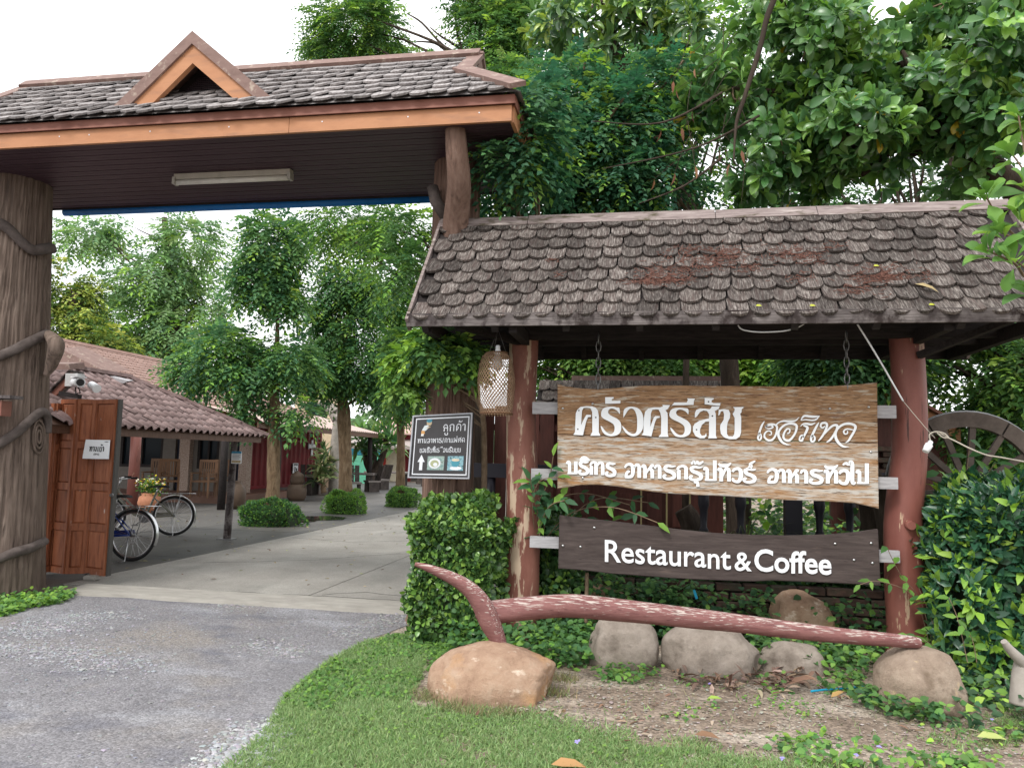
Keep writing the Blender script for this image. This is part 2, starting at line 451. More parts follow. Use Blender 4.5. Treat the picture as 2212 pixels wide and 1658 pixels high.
# ------------------------------------------------------------------ ground
def ground_mat(name, ramp, patches=(), peb=60.0, pebmix=0.5, bump=0.5, noise=3.0, rough=0.9):
    m = M(name, ramp, noise=noise, bump=0, rough=rough, spec=0.2, patches=patches)
    t = m.node_tree; b = t.nodes['Principled BSDF']
    tcn = t.nodes.new('ShaderNodeTexCoord')
    v = t.nodes.new('ShaderNodeTexVoronoi'); v.inputs['Scale'].default_value = peb
    _lk(t, tcn.outputs['Object'], v.inputs['Vector'])
    v2 = t.nodes.new('ShaderNodeTexNoise'); v2.inputs['Scale'].default_value = peb * 1.7; v2.inputs['Detail'].default_value = 4
    _lk(t, tcn.outputs['Object'], v2.inputs['Vector'])
    sep = t.nodes.new('ShaderNodeSeparateColor'); _lk(t, v.outputs['Color'], sep.inputs[0])
    mr = t.nodes.new('ShaderNodeMapRange'); mr.inputs['To Min'].default_value = 1 - pebmix; mr.inputs['To Max'].default_value = 1 + pebmix
    _lk(t, sep.outputs[0], mr.inputs['Value'])
    mr2 = t.nodes.new('ShaderNodeMapRange'); mr2.inputs['From Min'].default_value = 0.3; mr2.inputs['From Max'].default_value = 0.7
    mr2.inputs['To Min'].default_value = 0.75; mr2.inputs['To Max'].default_value = 1.2
    _lk(t, v2.outputs['Fac'], mr2.inputs['Value'])
    mul = t.nodes.new('ShaderNodeMath'); mul.operation = 'MULTIPLY'
    _lk(t, mr.outputs[0], mul.inputs[0]); _lk(t, mr2.outputs[0], mul.inputs[1])
    mm = t.nodes.new('ShaderNodeMix'); mm.data_type = 'RGBA'; mm.blend_type = 'MULTIPLY'; mm.inputs[0].default_value = 1
    src = b.inputs['Base Color'].links[0].from_socket
    _lk(t, src, mm.inputs[6]); _lk(t, mul.outputs[0], mm.inputs[7]); _lk(t, mm.outputs[2], b.inputs['Base Color'])
    ad = t.nodes.new('ShaderNodeMath'); ad.operation = 'SUBTRACT'
    _lk(t, v2.outputs['Fac'], ad.inputs[0]); _lk(t, v.outputs['Distance'], ad.inputs[1])
    bp = t.nodes.new('ShaderNodeBump'); bp.inputs['Strength'].default_value = bump; bp.inputs['Distance'].default_value = 0.012
    _lk(t, ad.outputs[0], bp.inputs['Height']); _lk(t, bp.outputs[0], b.inputs['Normal'])
    return m
m_soil = ground_mat('soil', [(0.3, (0.15, 0.112, 0.085)), (0.55, (0.25, 0.198, 0.155)), (0.75, (0.33, 0.275, 0.225))], peb=45, pebmix=0.35,
                    patches=[((0.37, 0.315, 0.26), 1.6, (0.6, 1.6, 1), 0.5, 0.62)])
m_gravel = ground_mat('gravel_road', [(0.3, (0.178, 0.172, 0.182)), (0.55, (0.213, 0.206, 0.216)), (0.75, (0.252, 0.244, 0.254))], peb=65, pebmix=0.22, noise=2.0,
                      patches=[((0.125, 0.125, 0.15), 1.3, (0.7, 1.8, 1), 0.54, 0.70), ((0.235, 0.215, 0.20), 0.7, (1.2, 1.2, 1), 0.5, 0.66), ((0.34, 0.345, 0.37), 0.9, (1, 1.6, 1), 0.55, 0.75)])
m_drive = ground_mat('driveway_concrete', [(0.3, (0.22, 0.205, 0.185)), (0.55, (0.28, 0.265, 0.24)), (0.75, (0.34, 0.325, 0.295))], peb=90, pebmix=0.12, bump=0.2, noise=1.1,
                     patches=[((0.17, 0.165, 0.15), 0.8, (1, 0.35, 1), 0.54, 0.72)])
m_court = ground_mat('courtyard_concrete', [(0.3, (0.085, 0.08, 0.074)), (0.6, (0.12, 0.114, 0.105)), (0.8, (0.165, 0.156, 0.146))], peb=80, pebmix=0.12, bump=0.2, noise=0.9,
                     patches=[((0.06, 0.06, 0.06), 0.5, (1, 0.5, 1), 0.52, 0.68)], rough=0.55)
m_sill = M('threshold_concrete', [(0.3, (0.24, 0.225, 0.20)), (0.7, (0.35, 0.33, 0.295))], noise=4, sc=(1, 3, 1), bump=0.25, rough=0.9,
           patches=[((0.25, 0.23, 0.21), 3, (1, 1, 1), 0.56, 0.7)])
def sheet(name, pts, z, mat, kind='structure', n=0):
    m = MB(); m.add([(p[0], p[1], z) for p in pts], [tuple(range(len(pts)))])
    o = m.build(name, mat); o['kind'] = kind
    return o
sheet('ground', [(-900, -300), (900, -300), (900, 1500), (-900, 1500)], 0.0, m_soil)
edge_px = [(508, 1658), (545, 1610), (590, 1560), (612, 1510), (672, 1462), (708, 1430), (770, 1398), (800, 1380), (850, 1362), (893, 1345)]
EDGE = [gnd(*p) for p in edge_px]
EDGE = [Vector((EDGE[0].x + 0.15, -4, 0))] + EDGE
road = [(-30, -4)] + [(p.x, p.y) for p in EDGE] + [(-1.9, 7.05), (-5.9, 7.05), (-30, 6.8)]
sheet('road', road, 0.004, m_gravel)
mb = MB()
N_ = 40
xs = np.linspace(-5.75, -1.95, N_)
vs, fs = [], []
for i, x in enumerate(xs):
    yn = 6.92 + 0.07 * mnoise(Vector((x * 1.7, 0, 0))) + 0.10 * (x + 1.95) / 3.8 * 0
    yb = 7.32 + 0.01 * mnoise(Vector((x * 3, 5, 0)))
    vs += [(x, yn, 0.004), (x, yn + 0.10, 0.030 + 0.006 * mnoise(Vector((x * 4, 2, 0)))), (x, yb, 0.05), (x, yb, 0.0)]
    if i:
        a = (i - 1) * 4
        fs += [(a, a + 1, a + 5, a + 4), (a + 1, a + 2, a + 6, a + 5), (a + 2, a + 3, a + 7, a + 6)]
mb.add(vs, fs)
o = mb.build('threshold', m_sill); o['kind'] = 'structure'
# driveway slabs behind the gate: recessed joints between them
DX0, DX1 = -6.05, -1.2
jy = [7.34, 10.9, 14.6, 18.6, 23.0, 28.0, 36.0]
drv = thing('driveway', None, None, (0, 0, 0)); drv['kind'] = 'structure'
for i in range(len(jy) - 1):
    for (a, b) in ((DX0, -3.35), (-3.338, DX1)):
        m = MB(); y0, y1 = jy[i] + 0.006, jy[i + 1] - 0.006
        m.box(((a + b) / 2, (y0 + y1) / 2, 0.012), (b - a, y1 - y0, 0.03)); m.build('slab', m_drive, drv)
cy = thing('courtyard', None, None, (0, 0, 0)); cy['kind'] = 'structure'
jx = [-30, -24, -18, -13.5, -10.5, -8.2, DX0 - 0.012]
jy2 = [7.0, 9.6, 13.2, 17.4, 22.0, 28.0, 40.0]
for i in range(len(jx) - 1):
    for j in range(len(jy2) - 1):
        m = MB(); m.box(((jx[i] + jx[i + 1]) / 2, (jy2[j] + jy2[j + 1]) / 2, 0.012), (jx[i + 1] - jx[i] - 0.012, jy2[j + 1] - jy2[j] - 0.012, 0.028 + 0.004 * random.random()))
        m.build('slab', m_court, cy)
# ------------------------------------------------------------------ the roofed sign
SX0, SX1 = -1.79, 2.76
YF, YB, YR = 5.60, 7.30, 6.45
ZE, ZR = 2.50, 3.50
sg = thing('sign_shelter', 'weathered shingle roof on two red-brown log posts sheltering the hanging boards', 'sign shelter', (0.5, 6.4, 0))
slope = Vector((0, YR - YF, ZR - ZE)); SL = slope.length; sdir = slope.normalized(); snrm = Vector((0, -sdir.z, sdir.y))
mb = MB()
for sgn in (1, -1):
    y0, y1 = (YF, YR) if sgn == 1 else (YB, YR)
    pr = [(SX0, y0, ZE), (SX0, y1, ZR), (SX0, y1, ZR - 0.05), (SX0, y0, ZE - 0.05)]
    mb.prism(pr, (SX1 - SX0, 0, 0))
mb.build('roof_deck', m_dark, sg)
# shingles
def shingle_mesh(w, l, th, tw, mat, flatn=0.0):
    k = 9; out = []
    for i in range(k):
        a = math.pi * i / (k - 1)
        out.append((math.cos(a) * w / 2 * (1 + random.uniform(-.03, .03)), -l + w * 0.46 * (1 - math.sin(a)) + random.uniform(-.003, .003)))
    out = [(w / 2, 0)] + out + [(-w / 2, 0)]
    m = MB(); n = len(out)
    zt = lambda y: th * (0.35 + 0.65 * (-y / l))
    lift = lambda x, y: tw * x * (-y / l)
    m.add([(x, y, zt(y) + lift(x, y)) for x, y in out] + [(x, y, lift(x, y) - 0.0) for x, y in out],
          [tuple(range(n))] + [(i, i + n, (i + 1) % n + n, (i + 1) % n) for i in range(n)])
    me = m.mesh('shingle'); me.materials.append(mat)
    return me
sh_meshes = [shingle_mesh(w, 0.235, 0.020, random.uniform(-.12, .12), m_shingle) for w in (0.135, 0.143, 0.15, 0.158, 0.165, 0.15, 0.147, 0.16)]
SHW = (0.135, 0.143, 0.15, 0.158, 0.165, 0.15, 0.147, 0.16)
L0 = Vector(sg.location)
rows, ex = 9, 0.146
for r in range(rows):
    x = SX0 + 0.01 - (0.07 if r % 2 else 0.0) + random.uniform(-.01, .01)
    while x < SX1:
        k = random.randrange(8); w = SHW[k]
        s = r * ex + 0.235 - 0.05 + random.uniform(-.012, .012)
        cx = x + w / 2
        if cx - w / 2 > SX0 - 0.03 and cx < 2.56:
            o = bpy.data.objects.new('shingle', sh_meshes[k]); COL.objects.link(o); o.parent = sg
            tilt = -0.085 - random.uniform(0, .035)
            R = Matrix(((1, 0, 0), (0, sdir.y, snrm.y), (0, sdir.z, snrm.z))) @ Euler((tilt, random.uniform(-.03, .03), random.uniform(-.05, .05) if random.random() > .06 else random.uniform(-.2, .2))).to_matrix()
            p = Vector((cx, YF, ZE)) + sdir * s + snrm * (0.008 + 0.002 * random.random())
            o.matrix_local = Matrix.Translation(p - L0) @ R.to_4x4()
        x += w + 0.004
# ridge cap of weathered boards, barge boards, fascia
xb = [SX0 - 0.02, -1.02, 0.55, 1.35, SX1 + 0.02]
for i in range(4):
    mb = MB(); a, b = xb[i] + 0.003, xb[i + 1] - 0.003
    p = Vector((0, YR, ZR))
    q0 = p + snrm * 0.045 + sdir * 0.02; q1 = q0 - sdir * 0.125
    mb.prism([(a, q1.y, q1.z), (a, q0.y, q0.z + 0.004 * (i % 2)), (a, q0.y + 0.01, q0.z - 0.02), (a, q1.y + 0.018, q1.z - 0.012)], (b - a, 0, 0.004 * (i - 1)))
    mb.build('ridge_board', m_capwood, sg)
for xx, e in ((SX0 - 0.012, 1), (SX1 + 0.012, -1)):
    for (yy, nm) in ((YF, 'f'), (YB, 'b')):
        mb = MB(); mb.bar((xx, yy + (-0.02 if nm == 'f' else .02), ZE - 0.055), (xx, YR, ZR - 0.02), 0.024, 0.12, up=(0, -1 if nm == 'f' else 1, 1)); mb.build('barge_board', m_capwood, sg)
mb = MB(); mb.box(((SX0 + SX1) / 2, YF - 0.03, ZE - 0.022), (SX1 - SX0 + 0.03, 0.032, 0.098)); mb.build('fascia_board', m_oldwood, sg)
mb = MB(); mb.box(((SX0 + SX1) / 2, YB, ZE - 0.03), (SX1 - SX0 + 0.03, 0.03, 0.13)); mb.build('fascia_board', m_dark, sg)
for xx in np.linspace(SX0 + 0.12, SX1 - 0.12, 9):
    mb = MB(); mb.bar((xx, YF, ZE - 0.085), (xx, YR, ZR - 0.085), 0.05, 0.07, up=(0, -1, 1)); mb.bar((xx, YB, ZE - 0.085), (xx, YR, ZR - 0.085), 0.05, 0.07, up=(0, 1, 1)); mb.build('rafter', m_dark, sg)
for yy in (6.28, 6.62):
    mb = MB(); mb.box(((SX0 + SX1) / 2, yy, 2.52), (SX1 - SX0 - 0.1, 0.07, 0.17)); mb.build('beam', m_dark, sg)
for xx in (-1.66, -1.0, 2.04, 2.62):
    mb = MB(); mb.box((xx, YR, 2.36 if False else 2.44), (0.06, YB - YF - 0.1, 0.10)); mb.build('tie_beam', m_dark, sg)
m_postL = M('peeling_red_post_left', [(0.3, (0.15, 0.052, 0.038)), (0.55, (0.23, 0.095, 0.070)), (0.8, (0.29, 0.135, 0.105))], noise=4, sc=(1.5, 1.5, 0.5), bump=0.25, rough=0.6, spec=0.3,
            patches=[((0.46, 0.345, 0.25), 3.2, (3.4, 3.4, 0.62), 0.545, 0.575), ((0.05, 0.02, 0.015), 6, (3, 3, 0.25), 0.66, 0.69)])
m_postR = M('red_post_right', [(0.3, (0.16, 0.052, 0.04)), (0.55, (0.22, 0.078, 0.06)), (0.8, (0.27, 0.105, 0.083))], noise=3, sc=(1.5, 1.5, 0.5), bump=0.15, rough=0.5, spec=0.35,
            patches=[((0.44, 0.31, 0.21), 3.0, (3.6, 3.6, 0.6), 0.615, 0.635), ((0.06, 0.025, 0.02), 6, (3, 3, 0.2), 0.63, 0.66)])
def logpost(pts, rad, mat, seg=28):
    sp = spline([list(p) + [r] for p, r in zip(pts, rad)], 6)
    m = MB(); m.tube([q[:3] for q in sp], [q[3] for q in sp], seg, jit=0.06); return m
xL0, xL1 = (at(1095, 715, 6.27).x + at(1160, 715, 6.27).x) / 2, (at(1080, 1290, 6.27).x + at(1160, 1290, 6.27).x) / 2
xR0, xR1 = (at(1935, 720, 6.27).x + at(2003, 720, 6.27).x) / 2, (at(1930, 1340, 6.27).x + at(2010, 1340, 6.27).x) / 2
o = logpost([(xL1 - .01, 6.4, -0.1), (xL1, 6.4, 0.3), (xL1 + 0.005, 6.4, 1.0), (xL0 - .01, 6.4, 1.7), (xL0, 6.4, 2.6)], (0.152, 0.148, 0.142, 0.125, 0.122), m_postL).build('post', m_postL, sg)
o['label'] = 'red-brown log post with paint peeling off its lower half'
pr_ = logpost([(xR1, 6.4, -0.1), (xR1, 6.4, 0.3), (xR1 - .005, 6.4, 1.0), (xR0 + .01, 6.4, 1.7), (xR0, 6.4, 2.6)], (0.148, 0.143, 0.135, 0.126, 0.122), m_postR)
pr_.build('post', m_postR, sg)
k = at(1962, 1134, 6.26); mb = MB(); mb.tube([(k.x, 6.33, k.z + .01), (k.x + .012, 6.25, k.z), (k.x + .014, 6.225, k.z)], [0.05, 0.036, 0.032], 10); mb.build('branch_stub', m_postR, sg)
k = at(1135, 1003, 6.26); mb = MB(); mb.tube([(k.x - .03, 6.33, k.z), (k.x - .03, 6.255, k.z)], [0.05, 0.03], 10); mb.build('branch_stub', m_postL, sg)
# short braces beside the posts under the eaves
mb = MB(); mb.bar((xL0 - 0.02, 6.28, 2.42), (xL0 - 0.42, 5.75, 2.47), 0.05, 0.06); mb.build('brace', m_dark, sg)
mb = MB(); mb.bar((xR0 + 0.05, 6.28, 2.30), (xR0 + 0.5, 5.8, 2.49), 0.05, 0.05); mb.build('brace', m_dark, sg)
# battens between the posts that carry the boards
m_batten = M('grey_batten', [(0.3, (0.26, 0.25, 0.26)), (0.7, (0.47, 0.46, 0.47))], noise=5, sc=(1.2, 8, 12), bump=0.3, rough=0.9)
zb = [at(1180, 881, 6.2).z, at(1915, 1043, 6.2).z, at(1180, 1171, 6.2).z]
for i, z in enumerate(zb):
    mb = MB(); mb.box(((-0.92 + at(1936, 880, 6.2).x) / 2, 6.225, z), (at(1936, 880, 6.2).x + 0.92, 0.05, 0.088 if i else 0.096)); o = mb.build('batten', m_batten, sg)

# ------------------------------------------------------------------ boards with their lettering
NF = Vector((0, -1, 0))
def zoom7(x, y, Y): return at((1380 + x * .41591) * .85077, (900 + y * .41591) * .85077, Y)
m_board = M('weathered_teak_board', [(0.26, (0.10, 0.050, 0.028)), (0.44, (0.25, 0.140, 0.072)), (0.58, (0.36, 0.225, 0.128)), (0.78, (0.45, 0.335, 0.225))], noise=5.0, sc=(0.75, 3, 9), detail=14, dist=1.4,
            bump=0.5, bdist=0.006, rough=0.8, spec=0.2, rough2=0.72,
            patches=[((0.42, 0.355, 0.28), 5.5, (0.9, 2, 7.0), 0.55, 0.60), ((0.15, 0.075, 0.05), 5, (1.0, 1, 9), 0.60, 0.68), ((0.05, 0.03, 0.022), 13, (0.55, 1, 14), 0.575, 0.60)])
m_board2 = M('grey_white_weathered_board', [(0.26, (0.13, 0.07, 0.04)), (0.42, (0.31, 0.19, 0.105)), (0.56, (0.42, 0.33, 0.25)), (0.75, (0.53, 0.49, 0.45))], noise=4.6, sc=(0.8, 3, 8), detail=14, dist=2.0,
             bump=0.5, bdist=0.006, rough=0.8, spec=0.2, rough2=0.72,
             patches=[((0.47, 0.435, 0.39), 4.6, (0.9, 2, 7), 0.50, 0.56), ((0.34, 0.185, 0.085), 2.6, (0.9, 1, 6), 0.55, 0.64), ((0.06, 0.04, 0.03), 13, (0.55, 1, 14), 0.57, 0.60)])
nb = thing('name_board', 'large orange-brown weathered wooden board with white Thai letters hanging between the posts', 'sign board', (0.5, 6.15, 1.0))
YBD = 6.15
top = [(85, 180), (150, 195), (250, 208), (330, 210), (420, 205), (520, 195), (600, 190), (750, 187), (1000, 190), (1300, 192), (1600, 196), (1800, 190), (1950, 178), (2038, 168)]
seam = [(85, 487), (300, 494), (600, 500), (900, 509), (1100, 516), (1500, 526), (2042, 541)]
bot = [(2048, 940), (2000, 928), (1900, 905), (1700, 893), (1500, 888), (1300, 875), (1100, 862), (900, 855), (750, 845), (600, 828), (450, 803), (330, 793), (230, 795), (85, 818)]
up_poly = [zoom7(x, y, YBD) for x, y in top] + [zoom7(x, y - 1.5, YBD) for x, y in reversed(seam)]
lo_poly = [zoom7(x, y + 1.5, YBD) for x, y in seam] + [zoom7(x, y, YBD) for x, y in bot]
def board(poly, th, mat, name, parent):
    m = MB(); m.prism(poly, (0, th, 0)); me = m.mesh(name)
    bm = bmesh.new(); bm.from_mesh(me)
    es = [e for e in bm.edges if abs(e.verts[0].co.y - e.verts[1].co.y) < 1e-6 and e.verts[0].co.y < poly[0].y + 1e-4]
    bmesh.ops.bevel(bm, geom=es, offset=0.006, segments=2, affect='EDGES')
    bm.to_mesh(me); bm.free()
    return link(name, me, mat, parent)
board(up_poly, 0.045, m_board, 'plank', nb)
board(lo_poly, 0.045, m_board2, 'plank', nb)
_lz = [0.0]
def plate(poly3, name, parent, th=0.010, mat=None):
    m = MB(); m.prism([p + NF * (th + 0.004) for p in poly3], -NF * th); return m.build(name, mat or m_letter, parent)
def zoomA(x, y): return at((1420 + x * .22604) * .85077, (970 + y * .22604) * .85077, YBD)
def zoomB(x, y): return at((1850 + x * .19900) * .85077, (970 + y * .19900) * .85077, YBD)
def zoomC(x, y): return at((1410 + x * .37975) * .85077, (1140 + y * .37975) * .85077, YBD)
def smooth_poly(p, n=3):
    q = spline(list(p) + [p[0]], n)
    return q[:-1]
big = [
 ([(160,590),(178,560),(185,400),(187,350),(205,310),(240,278),(300,270),(370,272),(410,285),(435,320),(445,380),(445,560),(460,588),(460,600),(352,600),(355,588),(372,560),(372,400),(370,330),(350,292),(310,287),(275,290),(257,320),(252,380),(247,480),(285,400),(308,366),(357,367),(355,390),(325,392),(303,440),(268,596)], 0),
 ([(470,360),(478,320),(505,290),(550,277),(610,275),(650,285),(675,290),(682,340),(675,355),(655,325),(615,300),(580,298),(555,312),(550,335),(560,360),(600,385),(650,410),(685,445),(697,490),(692,545),(665,585),(620,602),(570,605),(520,590),(490,560),(470,515),(468,490),(490,510),(515,545),(550,572),(585,580),(612,560),(622,520),(618,490),(600,465),(550,435),(500,410),(475,385)], 1),
 ([(517,170),(610,168),(612,182),(592,190),(588,205),(600,210),(688,207),(686,238),(650,240),(517,243)], 0),
 ([(720,400),(722,335),(735,300),(780,278),(840,278),(895,300),(930,345),(943,400),(945,480),(930,540),(895,585),(850,605),(800,600),(750,570),(715,520),(708,490),(735,515),(775,555),(815,577),(850,575),(870,545),(875,480),(873,400),(860,345),(835,305),(800,298),(770,320),(745,360)], 1),
 ([(925,594),(945,565),(950,400),(965,330),(1000,295),(1060,283),(1130,283),(1165,272),(1158,256),(1243,258),(1222,298),(1192,315),(1215,345),(1218,400),(1218,580),(1225,605),(1225,614),(1118,614),(1120,603),(1142,580),(1145,400),(1135,345),(1115,308),(1085,304),(1045,312),(1030,350),(1025,420),(1022,500),(1060,400),(1078,380),(1128,380),(1128,400),(1095,405),(1075,450),(1035,607)], 0),
 ([(1235,370),(1245,325),(1275,298),(1330,287),(1400,290),(1445,300),(1452,345),(1445,360),(1425,335),(1385,312),(1345,308),(1318,325),(1312,350),(1330,375),(1380,400),(1440,435),(1475,480),(1480,530),(1465,580),(1420,610),(1370,618),(1310,608),(1275,575),(1250,530),(1250,508),(1275,530),(1310,570),(1350,592),(1385,588),(1405,560),(1408,520),(1395,485),(1345,450),(1290,425),(1250,400)], 1),
 ([(1257,272),(1290,228),(1430,228),(1445,200),(1435,182),(1520,185),(1522,192),(1512,205),(1508,255),(1400,258),(1275,260)], 0),
 ([(1632,178),(1733,180),(1733,195),(1712,202),(1708,225),(1730,235),(1808,235),(1805,264),(1770,264),(1632,248)], 0),
 ([(1522,400),(1522,350),(1537,312),(1575,297),(1640,297),(1685,305),(1705,290),(1712,272),(1800,272),(1790,300),(1745,325),(1755,350),(1758,400),(1758,600),(1770,630),(1672,630),(1680,600),(1682,440),(1640,445),(1600,480),(1580,530),(1580,570),(1600,600),(1635,595),(1648,570),(1655,600),(1630,628),(1580,630),(1530,605),(1500,550),(1500,500),(1520,465),(1570,435),(1640,415),(1682,405),(1682,360),(1660,325),(1620,318),(1580,335),(1545,385)], 0),
 ([(1785,375),(1790,310),(1850,303),(1900,310),(1918,350),(1915,400),(1890,450),(1882,500),(1882,580),(1900,605),(1945,608),(1962,590),(1968,540),(1968,400),(1945,355),(1965,330),(1970,300),(1950,280),(2065,280),(2065,292),(2048,302),(2045,340),(2030,355),(2042,400),(2040,560),(2025,610),(1985,638),(1910,640),(1850,620),(1815,580),(1805,520),(1808,480),(1845,420),(1850,360),(1840,325),(1815,328),(1800,365)], 0)]
for poly, sm in big:
    q = smooth_poly(poly, 3) if sm else poly
    plate([zoomA(*p) for p in q], 'letter', nb)
mb = MB()
for (x, y) in ((222, 318), (412, 396), (210, 527), (1675, 220), (1718, 380), (1540, 533)):
    c = zoomA(x, y); mb.tube([(c.x, YBD - .0145, c.z), (c.x, YBD - .0155, c.z)], 0.006, 8)
mb.build('letter_screws', m_dark, nb)
m_silver = flat('bare_grey_metal', (0.5, 0.5, 0.5), rough=0.35, metal=0.8)
def strokes(list_, conv, wscale, name, parent, Y, mat=None, th=0.008):
    for k, st in enumerate(list_):
        pts, wd = st
        sp = spline(pts, 5); w = np.array([p[2] if len(p) > 2 else 1 for p in sp]) * wd * wscale
        P3 = [conv(p[0], p[1]) + NF * (0.003 + 0.0006 * (k % 5)) for p in sp]
        m = MB(); m.ribbon(P3, list(w), th, NF); yield m
zs = 0.199 * .85077 * 6.25 / PF          # metres per pixel of zoom B on the board
t3 = lambda pts: [(p[0], p[1], p[2] if len(p) > 2 else 1.0) for p in pts]
script = [
 [(t3([(455,498,.3),(425,545,.9),(400,610),(380,680),(372,715,.9),(390,738,.8),(412,712,.8),(410,672,.7),(388,650,.6),(374,680,.6)]), 24)],
 [(t3([(470,588,.3),(520,592,.7),(560,575,.9),(545,552,.8),(490,555,.9),(465,575,.7),(500,540,.8),(560,535,1),(610,560,1.1),(612,620),(590,690),(550,735,1.1),(500,738,1.1),(456,700),(462,650,.9),(500,622,.8),(540,632,.7),(540,668,.6),(512,672,.5)]), 22), (t3([(596,552,.7),(640,512,.8),(700,496),(780,500,1.1),(840,494,.9),(870,475,.6),(896,446,.2)]), 20)],
 [(t3([(795,797,.1),(735,792,.8),(680,762,1.2),(640,700,1.3),(632,650,1.1),(655,600),(700,555),(760,530,1.1),(830,532,1.2),(866,562,1.1),(850,640),(810,705),(765,742,1.2),(715,732,1.1),(696,690),(712,635,.9),(745,596,.8),(778,605,.7),(770,645,.6),(742,655,.5)]), 24)],
 [(t3([(915,562,.3),(950,532,.7),(1000,530),(1050,540,.9),(1100,518,.4)]), 24), (t3([(950,552,.7),(1000,572,1.2),(990,625,1.1),(955,690),(930,745,.9),(902,735,.8),(912,690,.7),(940,675,.6),(952,705,.5)]), 24), (t3([(918,486,.3),(960,432,1),(1040,438,1.1),(1100,440),(1156,432,.4)]), 26), (t3([(920,488,.5),(980,478,.7),(1060,486,.9),(1110,476,.9),(1154,434,.3)]), 20)],
 [(t3([(1150,512,.3),(1120,560,.9),(1080,640),(1052,705),(1050,745,.9),(1072,758,.8),(1096,730,.8),(1090,692,.7),(1066,682,.6),(1052,706,.5)]), 26)],
 [(t3([(1225,560,.5),(1196,582,.7),(1170,560,.8),(1185,525,1),(1232,520,1.1),(1252,550,1.1),(1225,630),(1180,705,.9),(1142,748,.4)]), 24), (t3([(1210,672,.4),(1262,610,.8),(1320,558,1),(1372,548,1.2),(1382,590,1.1),(1340,670),(1290,735,.9),(1245,766,.4)]), 25)],
 [(t3([(1535,824,.1),(1470,822,.8),(1410,785,1.2),(1366,715,1.3),(1362,640,1.1),(1400,578),(1470,535,1.1),(1550,530,1.2),(1612,560,1.2),(1600,620),(1560,690),(1525,745,.8),(1490,770,.3)]), 25), (t3([(1592,610,.5),(1545,600,.8),(1500,598,.9),(1465,625,.9),(1478,660,.8),(1512,650,.7),(1510,618,.5)]), 20)],
]
for word in script:
    m_all = MB()
    for i, st in enumerate(word):
        for m in strokes([st], zoomB, zs * .98, 'letter', nb, YBD):
            off = len(m_all.v); m_all.add([(v[0], v[1] - 0.0008 * i, v[2]) for v in m.v], m.f)
    m_all.build('letter', m_letter, nb)
TH = {
 'bo': [([(.02,.80,.6),(.12,.95,1),(.26,.88,1.2),(.28,.6,1.2),(.28,.05,1.2)], 1), ([(.1,.07,.7),(.5,.06,.7),(.95,.06,.7)], 1), ([(.84,.0,1.3),(.84,.5,1.3),(.84,1.0,1.3)], 1)],
 'po': [([(.02,.80,.6),(.12,.95,1),(.26,.88,1.2),(.28,.6,1.2),(.28,.05,1.2)], 1), ([(.1,.07,.7),(.5,.06,.7),(.95,.06,.7)], 1), ([(.86,.0,1.3),(.86,.8,1.3),(.86,1.55,1.3)], 1)],
 'ro': [([(.98,.98,.4),(.7,.95,.8),(.4,1.0,1),(.18,.86,1.3),(.3,.66,1.3),(.6,.54,1.3),(.86,.36,1.4),(.84,.12,1.2),(.55,.02,1),(.25,.03,.9),(.08,.16,1.1),(.14,.30,.8),(.28,.26,.6)], 1)],
 'ko': [([(.22,0,1.3),(.22,.55,1.3),(.30,.72,1)], 1), ([(.05,.72,.5),(.2,.9,.9),(.5,1.0,.9),(.78,.9,1.2),(.82,.65,1.3),(.82,0,1.3)], 1)],
 'aa': [([(.02,.75,.6),(.15,.92,.9),(.42,.98,1),(.66,.88,1.2),(.70,.6,1.3),(.70,0,1.3)], 1)],
 'oo': [([(.1,.72,.6),(.25,.92,.9),(.55,1.0,1),(.82,.86,1.3),(.88,.5,1.4),(.78,.12,1.2),(.5,.03,1),(.12,.04,1)], 1), ([(.2,.0,1),(.26,.28,1),(.42,.44,1),(.56,.38,.8)], 1)],
 'ho': [([(.02,.80,.6),(.1,.95,1),(.24,.9,1.2),(.27,.6,1.3),(.27,0,1.3)], 1), ([(.3,.3,.6),(.5,.6,.8),(.66,.78,1),(.82,.95,1.2),(.98,.92,.8)], 1), ([(.62,.72,1),(.82,.55,1.3),(.84,0,1.3)], 1)],
 'to': [([(.02,.80,.6),(.1,.95,1),(.24,.9,1.2),(.27,.6,1.3),(.27,0,1.3)], 1), ([(.3,.2,.5),(.45,.6,.8),(.62,.93,1),(.82,.92,1.2),(.86,.6,1.3),(.86,0,1.3)], 1)],
 'wo': [([(.1,.76,.8),(.3,.95,1),(.6,1.0,1.1),(.84,.82,1.4),(.86,.4,1.4),(.7,.06,1.2),(.4,.02,1),(.16,.14,1),(.2,.28,.8)], 1)],
 'ai': [([(-.9,1.42,.4),(-.5,1.55,1),(-.1,1.48,1.1),(.1,1.68,.9),(.32,1.55,1.2),(.34,1.0,1.3),(.34,.2,1.3),(.5,.02,1),(.72,.14,.8)], 1)],
 'i':  [([(.2,1.12,.4),(.45,1.32,1),(.75,1.28,1.3),(1.1,1.12,.5)], 1), ([(.2,1.11,.7),(.6,1.14,.9),(1.1,1.12,.6)], 1)],
 'u':  [([(.3,-.22,.8),(.42,-.12,1),(.56,-.18,1),(.6,-.5,1.2)], 1)],
 'tri': [([(.1,1.2,.6),(.3,1.38,1),(.42,1.26,.9),(.58,1.38,.9),(.72,1.24,1),(1.05,1.42,.5)], 1)],
 'han': [([(.0,1.36,.6),(.14,1.22,1),(.5,1.18,1.2),(.85,1.22,1),(1.12,1.40,.4)], 1)],
 'kar': [([(.35,1.2,.9),(.5,1.12,1),(.62,1.24,.9),(.5,1.36,.9),(.7,1.5,.8),(.95,1.62,.4)], 1)],
}
